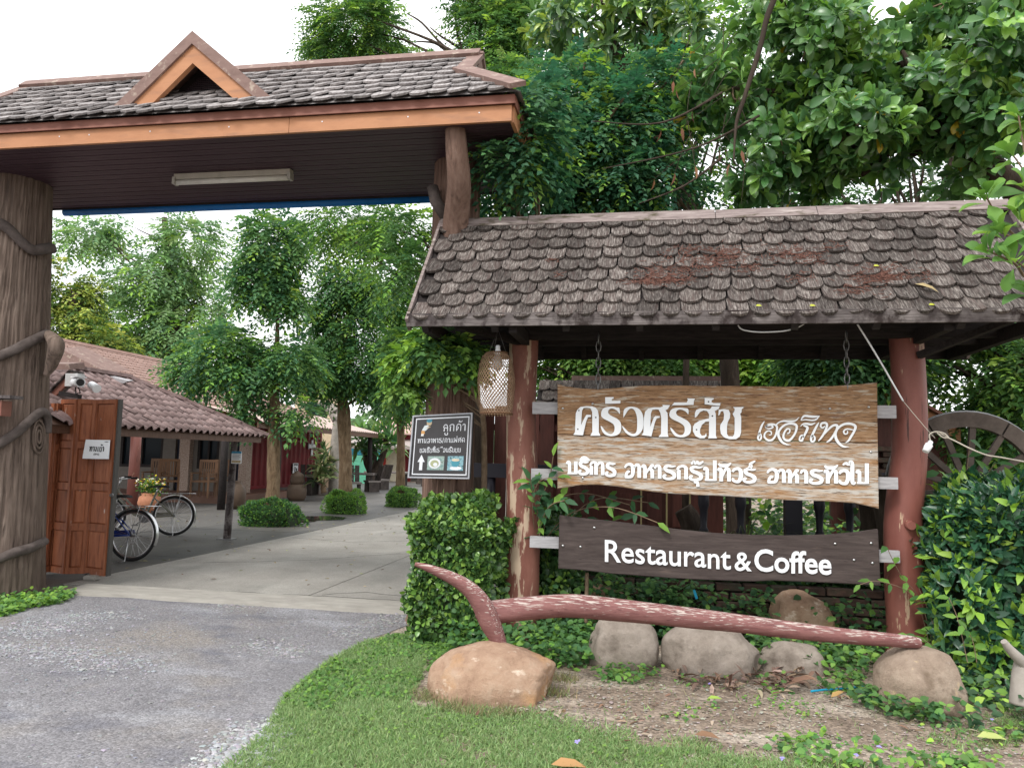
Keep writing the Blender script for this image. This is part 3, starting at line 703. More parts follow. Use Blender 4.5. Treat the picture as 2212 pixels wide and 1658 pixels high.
line3 = [('bo',75,150,165),('ro',155,225,167),('i',150,222,167),('ko',230,282,170),('aa',283,332,172),('ro',336,405,178),
 ('oo',458,528,187),('aa',528,575,190),('ho',577,662,193),('aa',664,712,195),('ro',718,806,198),('ko',808,888,200),('ro',893,985,205),('tri',900,985,205),('u',905,985,205),
 ('po',990,1078,210),('to',1085,1172,214),('han',1092,1165,214),('wo',1175,1250,217),('ro',1253,1342,220),('kar',1262,1340,220),
 ('oo',1408,1490,222),('aa',1490,1542,224),('ho',1545,1628,226),('aa',1638,1692,228),('ro',1695,1790,228),('to',1795,1888,228),('han',1800,1878,228),('wo',1888,1966,230),('ai',1966,2018,230),('po',2008,2092,230)]
zc = 0.37975 * .85077 * 6.25 / PF
for nm, x0, x1, yb_ in line3:
    hgt = 84 if x0 < 440 else 88
    allm = MB()
    for i, (pts, _) in enumerate(TH[nm]):
        for m in strokes([([(x0 + p[0] * (x1 - x0), yb_ - p[1] * hgt, p[2]) for p in pts], 17.5)], zoomC, zc, 'letter', nb, YBD):
            allm.add([(v[0], v[1] - 0.0008 * i, v[2]) for v in m.v], m.f)
    allm.build('letter', m_letter, nb)
def bolt(parent, p, r=0.011):
    m = MB(); m.lathe([(r, 0), (r * .9, .004), (r * .5, .008), (.001, .009)], (0, 0, 0), 10)
    R = Matrix(((1, 0, 0), (0, 0, -1), (0, 1, 0)))
    m.v = [tuple(R @ Vector(v) + p) for v in m.v]
    m.build('bolt', m_steel, parent)
for x, y in ((118, 328), (300, 300), (1748, 330), (1985, 320), (1998, 593), (118, 750), (240, 752)):
    bolt(nb, zoom7(x, y, YBD))
def chain(parent, p0, p1, n):
    p0, p1 = Vector(p0), Vector(p1)
    m = MB()
    for i in range(n):
        c = p0.lerp(p1, (i + .5) / n); h = (p1 - p0).length / n * 0.72
        pts = []
        for k in range(9):
            a = 2 * math.pi * k / 8
            u, w = math.cos(a) * h * 0.42, math.sin(a) * h
            pts.append(c + (Vector((u, 0, w)) if i % 2 else Vector((0, u, w))))
        m.tube(pts, 0.005, 6, cap=False)
    return m.build('chain', m_dsteel, parent)
ctop = at(1293, 745, 6.17); chain(nb, (ctop.x, 6.17, 2.46), (ctop.x, 6.17, at(1293, 842, 6.17).z - .01), 7)
ctop = at(1828, 745, 6.17); chain(nb, (ctop.x, 6.17, 2.46), (ctop.x, 6.17, at(1828, 842, 6.17).z - .01), 7)

lb = thing('lower_board', 'dark brown wooden board with white English lettering below the big Thai board', 'sign board', (0.5, 6.15, 0.6))
m_lboard = M('dark_brown_board', [(0.26, (0.036, 0.026, 0.024)), (0.5, (0.062, 0.047, 0.043)), (0.78, (0.10, 0.077, 0.070))], noise=4, sc=(1.0, 4, 9), dist=0.6, bump=0.35, bdist=0.004, rough=0.75, spec=0.25,
             patches=[((0.025, 0.019, 0.018), 6, (1, 1, 12), 0.62, 0.68), ((0.13, 0.095, 0.08), 3, (0.8, 1, 5), 0.62, 0.75)])
lp = [(97,980),(250,1000),(450,1020),(650,1045),(850,1070),(1050,1090),(1250,1100),(1500,1105),(1750,1098),(1900,1085),(2043,1065),(2047,1150),(2052,1250),(2060,1412),(1900,1400),(1700,1390),(1400,1378),(1300,1384),(1200,1382),(1000,1375),(800,1365),(600,1350),(400,1335),(300,1322),(200,1312),(90,1305),(92,1150)]
board([zoom7(x, y, 6.14) for x, y in lp], 0.045, m_lboard, 'plank', lb)
for x, y in ((118, 1165), (226, 1172), (310, 1055), (1780, 1153), (1895, 1253), (2008, 1271), (2000, 1150)):
    bolt(lb, zoom7(x, y, 6.14))
def text_mesh(body, size=1.0, offset=0.0, extrude=0.0, spacing=1.0):
    cu = bpy.data.curves.new('lettering', 'FONT'); cu.body = body; cu.size = size; cu.offset = offset; cu.extrude = extrude; cu.resolution_u = 4
    cu.space_character = spacing
    o = bpy.data.objects.new('lettering', cu); COL.objects.link(o)
    dg = bpy.context.evaluated_depsgraph_get()
    me = bpy.data.meshes.new_from_object(o.evaluated_get(dg))
    bpy.data.objects.remove(o); bpy.data.curves.remove(cu)
    co = np.zeros(len(me.vertices) * 3); me.vertices.foreach_get('co', co); co = co.reshape(-1, 3)
    return me, co
def text_fit(body, x0, x1, ybase0, ybase1, capz, conv, name, mat, parent, offset=0.0, th=0.008, capref=None, lift=0.004, spacing=1.0, push=NF):
    """lettering between picture columns x0..x1 on the plane given by conv; capz: height of a capital in those pixels"""
    me, co = text_mesh(body, 1.0, offset, 0.5, spacing)
    w0, w1 = co[:, 0].min(), co[:, 0].max(); cap = capref or 0.729
    new = np.zeros_like(co)
    for i, (x, y, z) in enumerate(co):
        t = (x - w0) / (w1 - w0); px = x0 + t * (x1 - x0); py = ybase0 + t * (ybase1 - ybase0) - y / cap * capz
        p = conv(px, py) + push * (lift + (z + 0.5) * th)
        new[i] = p
    me.vertices.foreach_set('co', new.ravel()); me.update()
    bm = bmesh.new(); bm.from_mesh(me); bmesh.ops.recalc_face_normals(bm, faces=bm.faces); bm.to_mesh(me); bm.free()
    me.materials.clear()
    return link(name, me, mat, parent)
cv = lambda x, y: zoom7(x, y, 6.14)
def word(txt, x0, x1, yb0, yb1, cap, off):
    # one part per letter, laid out by the advance widths of the whole word
    me, co = text_mesh(txt, 1.0, off); W0, W1 = co[:, 0].min(), co[:, 0].max(); bpy.data.meshes.remove(me)
    for i, ch in enumerate(txt):
        me, c1 = text_mesh(txt[:i + 1], 1.0, off); r = c1[:, 0].max(); bpy.data.meshes.remove(me)
        me, c2 = text_mesh(ch, 1.0, off); wch = c2[:, 0].max() - c2[:, 0].min(); bpy.data.meshes.remove(me)
        l = r - wch
        a, b = (l - W0) / (W1 - W0), (r - W0) / (W1 - W0)
        j = random.uniform(-3, 3)
        text_fit(ch, x0 + a * (x1 - x0), x0 + b * (x1 - x0), yb0 + a * (yb1 - yb0) + j, yb0 + b * (yb1 - yb0) + j, cap, cv, 'letter', m_letter, lb, offset=off)
word('Restaurant', 375, 1143, 1262, 1306, 138, 0.010)
word('&', 1166, 1270, 1311, 1315, 118, 0.012)
word('Coffee', 1286, 1756, 1318, 1336, 136, 0.019)
# ------------------------------------------------------------------ the entrance gate
GY0, GY1, GYR, GZR, GZS = 5.86, 7.51, 6.69, 5.17, 4.145
GX0, GX1 = -6.95, -1.084
gt = thing('entrance_gate', 'roofed entrance gate over the driveway with orange fascia and two pillars moulded like tree trunks', 'gate', (-4.0, 6.7, 0))
E0 = Vector((0, 5.79, 4.36)); gs = (Vector((0, GYR, GZR)) - E0); gd = gs.normalized(); gn = Vector((0, -gd.z, gd.y)); GL = gs.length
RX0, RX1 = -6.36, -1.61                         # ends of the ridge
Gp = 6.30; Gz = E0.z + (Gp - E0.y) * gd.z / gd.y
mb = MB()
ex0, ex1 = GX0 - 0.06, GX1 + 0.08
yb0 = 2 * GYR - E0.y; ybp = 2 * GYR - Gp
front = [(ex0, E0.y, E0.z), (ex1, E0.y, E0.z), (RX1, Gp, Gz), (RX1, GYR, GZR), (RX0, GYR, GZR), (RX0, Gp, Gz)]
back = [(ex0, yb0, E0.z), (ex1, yb0, E0.z), (RX1, ybp, Gz), (RX1, GYR, GZR), (RX0, GYR, GZR), (RX0, ybp, Gz)]
mb.add(front, [tuple(range(6))]); mb.add(back, [tuple(range(6))])
mb.add([(ex1, E0.y, E0.z), (ex1, yb0, E0.z), (RX1, ybp, Gz), (RX1, Gp, Gz)], [(0, 1, 2, 3)])
mb.add([(ex0, E0.y, E0.z), (ex0, yb0, E0.z), (RX0, ybp, Gz), (RX0, Gp, Gz)], [(0, 1, 2, 3)])
mb.add([(RX1 - .03, Gp, Gz), (RX1 - .03, ybp, Gz), (RX1 - .03, GYR, GZR)], [(0, 1, 2)]); mb.add([(RX0 + .03, Gp, Gz), (RX0 + .03, ybp, Gz), (RX0 + .03, GYR, GZR)], [(0, 1, 2)])
mb.build('roof_deck', m_shingle2, gt)
gsh = [shingle_mesh(w, 0.23, 0.018, random.uniform(-.12, .12), m_shingle2) for w in (0.14, 0.15, 0.16, 0.17, 0.155, 0.165)]
GSW = (0.14, 0.15, 0.16, 0.17, 0.155, 0.165)
GL0 = Vector(gt.location)
DCX, DHW, DZ0, DZ1 = -3.985, 0.78, 4.47, 5.12
nrow = 8; gex = (GL - 0.06) / nrow
for r in range(nrow):
    x = -6.75 + (0.075 if r % 2 else 0) + random.uniform(-.02, .02)
    s = 0.20 + r * gex
    while x < ex1:
        k = random.randrange(6); w = GSW[k]; cx = x + w / 2; ss = s + random.uniform(-.02, .02)
        p = E0 + gd * ss + gn * (0.006 + .002 * random.random()); x += w + 0.003
        tail = E0 + gd * (ss - 0.2)
        f = (tail.y - E0.y) / (Gp - E0.y)
        xl = ex1 + (RX1 - ex1) * min(1, max(0, f)) - 0.05
        if cx > xl: continue
        if cx < ex0 + (RX0 - ex0) * min(1, max(0, f)) + .05: continue
        dzh = DHW * (DZ1 - p.z) / (DZ1 - DZ0)
        if p.y > 6.28 and abs(cx - DCX) < dzh + 0.02: continue
        o = bpy.data.objects.new('shingle', gsh[k]); COL.objects.link(o); o.parent = gt
        R = Matrix(((1, 0, 0), (0, gd.y, gn.y), (0, gd.z, gn.z))) @ Euler((-0.075 - random.uniform(0, .05), random.uniform(-.03, .03), random.uniform(-.06, .06))).to_matrix()
        o.matrix_local = Matrix.Translation(Vector((cx, p.y, p.z)) - GL0) @ R.to_4x4()
# ridge, gablet and hip caps
mb = MB(); mb.bar((RX0 - .05, GYR - .03, GZR + .03), (RX1 + .06, GYR - .03, GZR + .03), 0.13, 0.035, up=(0, -1, 1)); mb.build('ridge_cap', m_mauve, gt)
for rx, cx, sg_ in ((RX1, ex1 - 0.015, 1), (RX0, ex0 + 0.015, -1)):
    mb = MB(); mb.bar((rx + .02 * sg_, GYR + .03, GZR + .035), (rx + .02 * sg_, Gp - .03, Gz + .02), 0.15, 0.035, up=(0, -1, 1)); mb.build('rake_board', m_mauve, gt)
    mb = MB(); mb.bar((rx + .02 * sg_, GYR - .03, GZR + .03), (rx + .02 * sg_, ybp + .03, Gz + .02), 0.15, 0.035, up=(0, 1, 1)); mb.build('rake_board', m_mauve, gt)
    mb = MB(); mb.bar((rx - .03 * sg_, Gp - .01, Gz + .035), (cx, E0.y - 0.04, E0.z + 0.035), 0.15, 0.04, up=(-sg_ * .3, -.3, 1)); mb.build('hip_cap', m_mauve, gt)
    mb = MB(); mb.bar((rx - .03 * sg_, ybp + .01, Gz + .035), (cx, yb0 + 0.04, E0.z + 0.035), 0.15, 0.04, up=(-sg_ * .3, .3, 1)); mb.build('hip_cap', m_mauve, gt)
    mb = MB(); mb.add([(rx + .075 * sg_, Gp + .05, Gz), (rx + .075 * sg_, ybp - .05, Gz), (rx + .075 * sg_, GYR, GZR - .02)], [(0, 1, 2)]); mb.build('gablet_panel', m_mauve, gt)
# fascias
xm = (GX0 + GX1) / 2; W = GX1 - GX0
for yy, s_ in ((GY0, -1), (GY1, 1)):
    for a, b in ((GX0, -3.0), (-2.996, GX1)):
        mb = MB(); mb.box(((a + b) / 2, yy, (4.145 + 4.278) / 2), (b - a, 0.03, 0.133)); mb.build('fascia_board', m_orange if s_ < 0 else m_dark, gt)
    mb = MB(); mb.box((xm, yy + s_ * .016, 4.318), (W + .05, 0.03, 0.08)); mb.build('upper_fascia', m_brownp, gt)
    mb = MB(); mb.box((xm, yy + s_ * .03, 4.286), (W + .07, 0.03, 0.016)); mb.build('moulding', m_brownp, gt)
for xx in (GX0, GX1):
    mb = MB(); mb.box((xx, GYR, 4.2115), (0.03, GY1 - GY0 - 0.032, 0.132)); mb.build('fascia_board', m_orange, gt)
    mb = MB(); mb.box((xx, GYR, 4.318), (0.06, GY1 - GY0 + .03, 0.08)); mb.build('upper_fascia', m_brownp, gt)
for x in (-4.9, -4.3, -3.55, -2.7, -1.95, -1.35, -5.2):
    mb = MB(); mb.tube([(x, GY0 - .0155, 4.225), (x, GY0 - .018, 4.225)], 0.006, 8); mb.build('screw_head', m_steel, gt)
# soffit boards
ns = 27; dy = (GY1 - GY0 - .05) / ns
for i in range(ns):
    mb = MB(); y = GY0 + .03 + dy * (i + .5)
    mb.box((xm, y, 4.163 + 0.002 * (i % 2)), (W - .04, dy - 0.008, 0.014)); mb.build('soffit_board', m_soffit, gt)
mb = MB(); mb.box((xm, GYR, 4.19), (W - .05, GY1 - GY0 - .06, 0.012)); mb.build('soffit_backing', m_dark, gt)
a, b = at(140, 452, 7.56), at(934, 424, 7.56)
mb = MB(); mb.tube([(a.x, 7.56, 4.13), (b.x + .05, 7.56, 4.13)], 0.042, 12); mb.build('gutter_pipe', m_blue, gt)
# dormer gable
DY = 5.93
z1 = lambda x, y, Y=DY: at(x * .5193, y * .5193, Y)
oL, oA, oR = z1(460, 462), z1(805, 133), z1(1148, 421)
mL, mA, mR = z1(525, 459), z1(803, 186), z1(1080, 425)
iL, iA, iR = z1(612, 450), z1(800, 262), z1(985, 422)
def band(o_, i_, y0, th, mat, name):
    mb = MB(); f = lambda p: Vector((p.x, y0, p.z)); mb.prism([f(o_[0]), f(o_[1]), f(i_[1]), f(i_[0])], (0, th, 0)); mb.build(name, mat, gt)
band((oL, oA), (mL, mA), DY - .02, 0.07, m_mauve, 'gable_rake')
band((oR, oA), (mR, mA), DY - .02, 0.07, m_mauve, 'gable_rake')
band((mL, mA), (iL, iA), DY + .004, 0.05, m_orange, 'gable_board')
band((mR, mA), (iR, iA), DY + .004, 0.05, m_orange, 'gable_board')
for q in (oL, oR):
    mb = MB(); d = 0.03
    yE = E0.y + (q.z - E0.z) * gd.y / gd.z + .1
    mb.prism([(q.x, DY + .05, q.z), (oA.x, DY + .05, oA.z), (oA.x, DY + .05, oA.z - .05), (q.x + (0.05 if q is oL else -.05), DY + .05, q.z)], (0, 0.75, 0)); mb.build('dormer_roof', m_mauve, gt)
mb = MB(); yb_ = 6.19; f = lambda p: (p.x, yb_, p.z)
mb.prism([f(mL), f(mA), f(mR)], (0, .02, 0)); mb.build('gable_backing', m_dark, gt)
mb = MB()
m_mesh = flat('dark_screen', (0.035, 0.022, 0.028), rough=0.6)
for k in range(1, 44):
    t = k / 44; x = iL.x + (iR.x - iL.x) * t; zt = iA.z - abs(x - iA.x) * (iA.z - iL.z) / ((iR.x - iL.x) / 2) + .05
    mb.box((x, 6.17, (iL.z - .08 + zt) / 2), (0.006, 0.006, max(.01, zt - iL.z + .08)))
for k in range(1, 24):
    z = iL.z - .05 + (iA.z - iL.z + .05) * k / 24; hw = (iA.z + .06 - z) / (iA.z - iL.z) * (iR.x - iL.x) / 2
    mb.box((iA.x, 6.163, z), (2 * hw, 0.006, 0.006))
mb.build('insect_screen', m_mesh, gt)
# pillars moulded like trunks
def pillar_mesh(xc, yc, r0, r1, z1_, flare=0.0, seg=240, rings=60, depth=0.075, seed=0.0, lump=0.05):
    m = MB(); vs, fs = [], []
    for i in range(rings):
        z = -0.05 + (z1_ + 0.05) * i / (rings - 1)
        R = r0 + (r1 - r0) * z / z1_ + flare * math.exp(-max(z, 0) / 0.25)
        for k in range(seg):
            t = 2 * math.pi * k / seg
            c, s_ = math.cos(t), math.sin(t)
            wob = mnoise(Vector((c * 1.3 + seed, s_ * 1.3, z * 0.9))) * lump
            tt = t + 0.05 * mnoise(Vector((z * 1.4, seed, 1.0))) + 0.03 * mnoise(Vector((z * 3.0 + 5, c * 2, s_ * 2)))
            g1 = mnoise(Vector((math.cos(tt) * 17 + seed, math.sin(tt) * 17, z * 0.55)))
            groove = -depth * max(0.0, 0.22 - abs(g1)) / 0.22
            r = R * (1 + wob + groove * 0.8)
            vs.append((xc + r * c, yc + r * s_, z))
    for i in range(rings - 1):
        for k in range(seg):
            a, b = i * seg + k, i * seg + (k + 1) % seg
            fs.append((a, b, b + seg, a + seg))
    m.add(vs, fs, True); return m
PYL = 6.72; PRL = 0.36
xt_, xb_ = at(112, 420, PYL).x, at(97, 1285, PYL).x; RT_ = .33; RB_ = RT_ + (xb_ - xt_) - .07; PXL = xt_ - RT_ - .10
pillar_mesh(PXL, PYL, RB_, RT_, 4.17, flare=0.01, seed=3.0, lump=.03).build('pillar', m_pillar, gt)
PXR = (at(934, 400, 6.75).x + at(1042, 400, 6.75).x) / 2
pillar_mesh(PXR, 6.75, 0.235, 0.215, 4.17, flare=0.12, seed=9.0).build('pillar', m_pillar2, gt)
bt = at(987, 285, 6.02); b1 = at(992, 400, 6.15); b2 = at(985, 480, 6.35); b3 = at(975, 580, 6.6)
sp = spline([(bt.x - .01, 6.0, 4.17, .085), (bt.x, 6.03, 4.0, .092), (b1.x, 6.15, b1.z, .10), (b2.x, 6.35, b2.z, .11), (b3.x, 6.62, b3.z - .2, .12)], 8)
mb = MB(); mb.tube([q[:3] for q in sp], [q[3] for q in sp], 60, ridge=0.10, nr=7); mb.build('pillar_branch', m_pillar2, gt)
mb = MB(); p0, p1 = at(934, 405, 6.5), at(962, 470, 6.5); mb.tube([(p0.x, 6.5, p0.z), ((p0.x + p1.x) / 2 - .02, 6.46, (p0.z + p1.z) / 2), (p1.x, 6.5, p1.z)], [.05, .055, .05], 10, jit=.1); mb.build('moulded_vine', m_vine, gt)
def on_pillar(x, y, off):
    z_ = at(x, y, PYL - .35).z; R_ = RB_ + (RT_ - RB_) * z_ / 4.17 + .022 + off; d = ray(x, y); ox, oy = CAMP.x - PXL, CAMP.y - PYL; a_ = d.x ** 2 + d.y ** 2; b_ = ox * d.x + oy * d.y; c_ = ox * ox + oy * oy - R_ * R_; D_ = b_ * b_ - a_ * c_
    return CAMP + d * ((-b_ - math.sqrt(max(0.0, D_))) / a_)
def on_pillar_old(x, y, off):
    R_ = PRL + .035; p = at(x, y, PYL - R_); dx = max(-1, min(1, (p.x - PXL) / R_))
    yy = PYL - math.sqrt(max(0.0, 1 - dx * dx)) * R_
    p = at(x, y, yy); return Vector((p.x, yy - off * (1 - abs(dx)), p.z))
def vine(px, rad, off=0.01):
    pts = [on_pillar(x, y, off) for x, y in px]
    sp = spline([(*p, r) for p, r in zip(pts, rad)], 6)
    mb = MB(); mb.tube([q[:3] for q in sp], [q[3] for q in sp], 14, jit=0.25); return mb.build('moulded_vine', m_vine, gt)
vine([(-40, 470), (-15, 478), (5, 485), (22, 497), (46, 522), (71, 540), (92, 538), (113, 536)], [.05, .052, .055, .05, .046, .048, .05, .052])
vine([(-60, 790), (-20, 778), (0, 768), (37, 752), (71, 735), (103, 722)], [.04, .042, .045, .047, .047, .05])
a = on_pillar(103, 722, 0); b = at(128, 742, PYL - .1); c = at(112, 785, PYL)
sp = spline([(a.x, a.y, a.z, .05), (b.x - .03, b.y, b.z, .07), (c.x, c.y, c.z, .06), (c.x - .06, c.y, c.z - .12, .03)], 5)
mb = MB(); mb.tube([q[:3] for q in sp], [q[3] for q in sp], 12, jit=.2); mb.build('moulded_stub', m_pillar, gt)
vine([(-60, 985), (-20, 968), (0, 958), (33, 936), (67, 905), (87, 890), (101, 900), (104, 935)], [.036, .04, .042, .045, .045, .045, .042, .03])
vine([(-60, 1225), (-20, 1212), (0, 1205), (33, 1192), (67, 1182), (97, 1168)], [.036, .04, .042, .045, .043, .04])
mb = MB(); kc = on_pillar(84, 942, 0.0)
for k in range(3):
    pts = []
    for i in range(17):
        t = 2 * math.pi * i / 16; q = on_pillar(84 + (13 - k * 4.5) * math.cos(t), 943 + (36 - k * 11) * math.sin(t), 0.0); pts.append(q)
    mb.tube(pts, .012, 6, cap=False)
mb.build('knot', m_pillar, gt)

# tube light under the soffit
tl = thing('tube_light', 'long dusty fluorescent tube light fixed under the gate soffit', 'tube light', (-3.98, 6.67, 4.1))
mb = MB(); mb.box((-3.98, 6.67, 4.125), (1.22, 0.07, 0.055)); mb.build('light_housing', flat('cream_metal', (0.42, 0.39, 0.33)), tl)
mb = MB(); mb.tube([(-4.57, 6.66, 4.072), (-3.39, 6.66, 4.072)], 0.026, 12); mb.build('diffuser', flat('dusty_tube', (0.60, 0.58, 0.52), rough=.4), tl)
for xx in (-4.585, -3.375):
    mb = MB(); mb.box((xx, 6.66, 4.085), (0.03, 0.075, 0.07)); mb.build('end_cap', flat('cap_metal', (0.36, 0.34, 0.30)), tl)

# ------------------------------------------------------------------ folding gate leaf at the left pillar
def z3(x, y, Y): return at(x * .3335, 723.2 + y * .3335, Y)
fg = thing('folding_gate', 'red-brown panelled folding wooden gate leaf folded back beside the left pillar', 'gate leaf', (-6.2, 7.7, 0))
tops = [(300, 455), (350, 430), (395, 418), (485, 416), (608, 417), (740, 418)]
bots = [(262, 1580), (292, 1580), (324, 1580), (438, 1584), (566, 1589), (705, 1592)]
dys = [0.02, -0.03, 0.06, -0.03, 0.06, -0.04]
P0 = []
for (tx, ty), (bx, by), d in zip(tops, bots, dys):
    Y = 7.68 + d
    t, b = z3(tx, ty, Y), z3(bx, by, Y)
    P0.append((b, t))
zt_ = sum(p[1].z for p in P0[2:]) / 4; zb_ = 0.075
rowsf = [(0.035, 0.245), (0.285, 0.475), (0.515, 0.715), (0.755, 0.975)]
for i in range(len(P0) - 1):
    b0, t0 = P0[i]; b1_, t1 = P0[i + 1]
    a = Vector(((b0.x + t0.x) / 2, b0.y, zb_)); c = Vector(((b1_.x + t1.x) / 2, b1_.y, zb_))
    d = (c - a); Lw = d.length; d.normalize(); nn = Vector((d.y, -d.x, 0))
    mb = MB(); f = lambda u, z, w: a + d * u + nn * w + Vector((0, 0, z - zb_))
    g = 0.004
    Hh = zt_ - zb_ - (0.05 if i < 2 else 0)
    # frame: two stiles and five rails, panels recessed between them
    st = min(0.032, Lw * .16)
    def bx(u0, u1, z0, z1_, w0, w1, m_=None):
        m_ = m_ or mb
        vs = [f(u, z, w) for u in (u0, u1) for w in (w0, w1) for z in (z0, z1_)]
        m_.add(vs, [(0, 1, 3, 2), (4, 6, 7, 5), (0, 4, 5, 1), (2, 3, 7, 6), (0, 2, 6, 4), (1, 5, 7, 3)])
    bx(g, g + st, zb_, zb_ + Hh, -.018, .018); bx(Lw - g - st, Lw - g, zb_, zb_ + Hh, -.018, .018)
    zr = [0.0] + [q for r_ in rowsf for q in r_] + [1.0]
    for k in range(0, len(zr), 2):
        bx(g + st, Lw - g - st, zb_ + Hh * zr[k], zb_ + Hh * zr[k + 1], -.0175, .0175)
    leaf = mb.build('gate_panel', m_gatewood, fg)
    for (r0_, r1_) in rowsf:
        m2 = MB(); u0, u1, za, zc_ = g + st, Lw - g - st, zb_ + Hh * r0_, zb_ + Hh * r1_
        q = 0.018
        vs = [f(u0, za, .0), f(u1, za, .0), f(u1, zc_, .0), f(u0, zc_, .0), f(u0 + q, za + q, .012), f(u1 - q, za + q, .012), f(u1 - q, zc_ - q, .012), f(u0 + q, zc_ - q, .012)]
        m2.add(vs, [(0, 1, 5, 4), (1, 2, 6, 5), (2, 3, 7, 6), (3, 0, 4, 7), (4, 5, 6, 7), (3, 2, 1, 0)])
        m2.build('raised_panel', m_gatewood, leaf)
e = P0[-1]
mb = MB(); xx = (e[0].x + e[1].x) / 2 + .02; mb.box((xx, 7.66, (zb_ + zt_) / 2), (0.02, 0.06, zt_ - zb_)); mb.build('edge_strip', flat('dark_steel_edge', (0.06, 0.055, 0.05)), fg)
mb = MB(); mb.tube([(xx + .008, 7.62, .95), (xx + .008, 7.60, .95)], .02, 8); mb.build('latch_ring', m_dsteel, fg)
mb = MB()
for k in range(2): mb.tube([(P0[4][0].x + .03 + .02 * k, 7.66, .06), (P0[4][0].x + .03 + .02 * k, 7.70, .06)], .03, 10)
mb.build('guide_wheel', m_dsteel, fg)
def oblong(name, label, cat, c, size, mat, bev=.012, group=None):
    mb = MB(); mb.box(c, size); me = mb.mesh(name); bm = bmesh.new(); bm.from_mesh(me); bmesh.ops.bevel(bm, geom=bm.edges[:], offset=bev, segments=2, affect='EDGES'); bm.to_mesh(me); bm.free()
    o = link(name, me, mat); return tag(o, label, cat, group)
c = gnd(180, 1262); oblong('concrete_block', 'small pale concrete block wedged under the folding gate leaf', 'block', (c.x, 7.62, 0.055), (0.16, 0.10, 0.05), m_concrete)
# sheet with the entrance sign, wired to the gate leaf
def quad_conv(tl_, tr_, br_, bl_):
    def cvq(u, v):
        return (tl_ * (1 - u) + tr_ * u) * (1 - v) + (bl_ * (1 - u) + br_ * u) * v
    return cvq
ps = thing('entrance_notice', 'white sheet with Thai lettering and (IN) fixed to the folding gate', 'notice', (-5.95, 7.55, 1.5))
q = quad_conv(z3(555, 677, 7.60), z3(712, 680, 7.58), z3(703, 803, 7.58), z3(533, 800, 7.60))
mb = MB(); mb.prism([q(0, 0), q(1, 0), q(1, 1), q(0, 1)], (0, 0.006, 0)); mb.build('sheet', m_paper, ps)
def qtext(body, q, u0, u1, v0, v1, cap, name, mat, parent, capref=0.729, off=0.0, th=0.002, lift=0.0015):
    return text_fit(body, u0, u1, v0, v1, cap, lambda u, v: q(u, v), name, mat, parent, offset=off, th=th, capref=capref, lift=lift)
# the Thai words are written with strokes of their own
def thai(parent, q, word_, x0, x1, base, xh, wd, name, mat, lift=0.0025, aspect=1.0):
    """letters of TH spread over u from x0 to x1 on baseline v=base; xh letter height in v; wd stroke width in metres"""
    wdt = {'i': 0, 'u': 0, 'uu': 0, 'tri': 0, 'han': 0, 'kar': 0, 'tho': 0, 'ek': 0, 'ii': 0, 'ae1': .45, 'e': .5, 'aa': .62, 'ai': .6, ' ': .5, '/': .5, 'ngo': .7, 'kho': .9, 'lo': .95}
    tot = sum(wdt.get(g, 1.0) for g in word_); x = x0; cell = (x1 - x0) / tot; last = x0
    allm = MB(); kk = 0
    for g in word_:
        wv = wdt.get(g, 1.0)
        if wv == 0: ox, w_ = last, cell
        else: ox, w_ = x, cell * wv; last = x if wv > .55 else last; x += cell * wv
        for pts, _ in TH.get(g, []):
            sp = spline([(ox + p[0] * w_ * (.86 if wv else 1), base - p[1] * xh, (p[2] if len(p) > 2 else 1)) for p in pts], 4)
            P3 = [q(p[0], p[1]) + NF * (lift + .0002 * (kk % 7)) for p in sp]; kk += 1
            m = MB(); m.ribbon(P3, [max(.0012, p[2] * wd) for p in sp], .0015, NF); allm.add(m.v, m.f)
    return allm.build(name, mat, parent)
TH['ngo'] = [([(.55,.85,.8),(.35,.95,1),(.4,.75,1),(.62,.9,1),(.66,.5,1),(.6,.1,1),(.35,.05,1),(.05,.4,.8)], 1)]
TH['e'] = [([(.4,1.0,1),(.38,.4,1),(.36,.1,1),(.55,.0,1),(.68,.15,.9),(.55,.26,.8)], 1)]
TH['kho'] = [([(.15,.7,.8),(.28,.98,1),(.38,.75,1),(.18,.5,1),(.3,.3,1),(.3,.03,1),(.85,.03,1),(.85,1,1)], 1)]
TH['tho'] = [([(.45,1.25,.8),(.5,1.5,1),(.62,1.3,1),(.8,1.35,.9),(.95,1.5,.6)], 1)]
TH['ek'] = [([(.6,1.32,1),(.6,1.62,1)], 1)]
TH['ii'] = [([(.1,1.12,.8),(.4,1.3,1),(.8,1.14,1),(.9,1.45,1)], 1), ([(.1,1.12,.7),(.5,1.11,.8),(.8,1.14,.7)], 1)]
TH['uu'] = [([(.35,-.2,1),(.4,-.5,1),(.75,-.5,1),(.75,-.15,1)], 1)]
TH['lo'] = [([(.15,.2,1),(.3,.05,1),(.28,.4,1),(.15,.7,1),(.4,.98,1),(.75,.9,1),(.88,.5,1),(.88,0,1)], 1), ([(.28,.4,.9),(.5,.55,.9),(.88,.4,.9)], 1)]
TH['no'] = [([(.1,.85,.9),(.2,.98,1),(.28,.8,1),(.28,.0,1)], 1), ([(.28,.15,.9),(.55,.1,1),(.85,.3,1)], 1), ([(.85,.98,1),(.85,.1,1),(.95,.0,.8)], 1)]
TH['fo'] = [([(.08,.9,.9),(.2,.98,1),(.2,.0,1),(.5,.7,1),(.85,.0,1),(.85,1.5,1)], 1)]
TH['so'] = [([(.15,.2,1),(.3,.05,1),(.28,.4,1),(.15,.7,1),(.4,.98,1),(.75,.9,1),(.88,.5,1),(.88,0,1)], 1), ([(.28,.4,.9),(.5,.55,.9),(1.0,1.2,.9)], 1)]
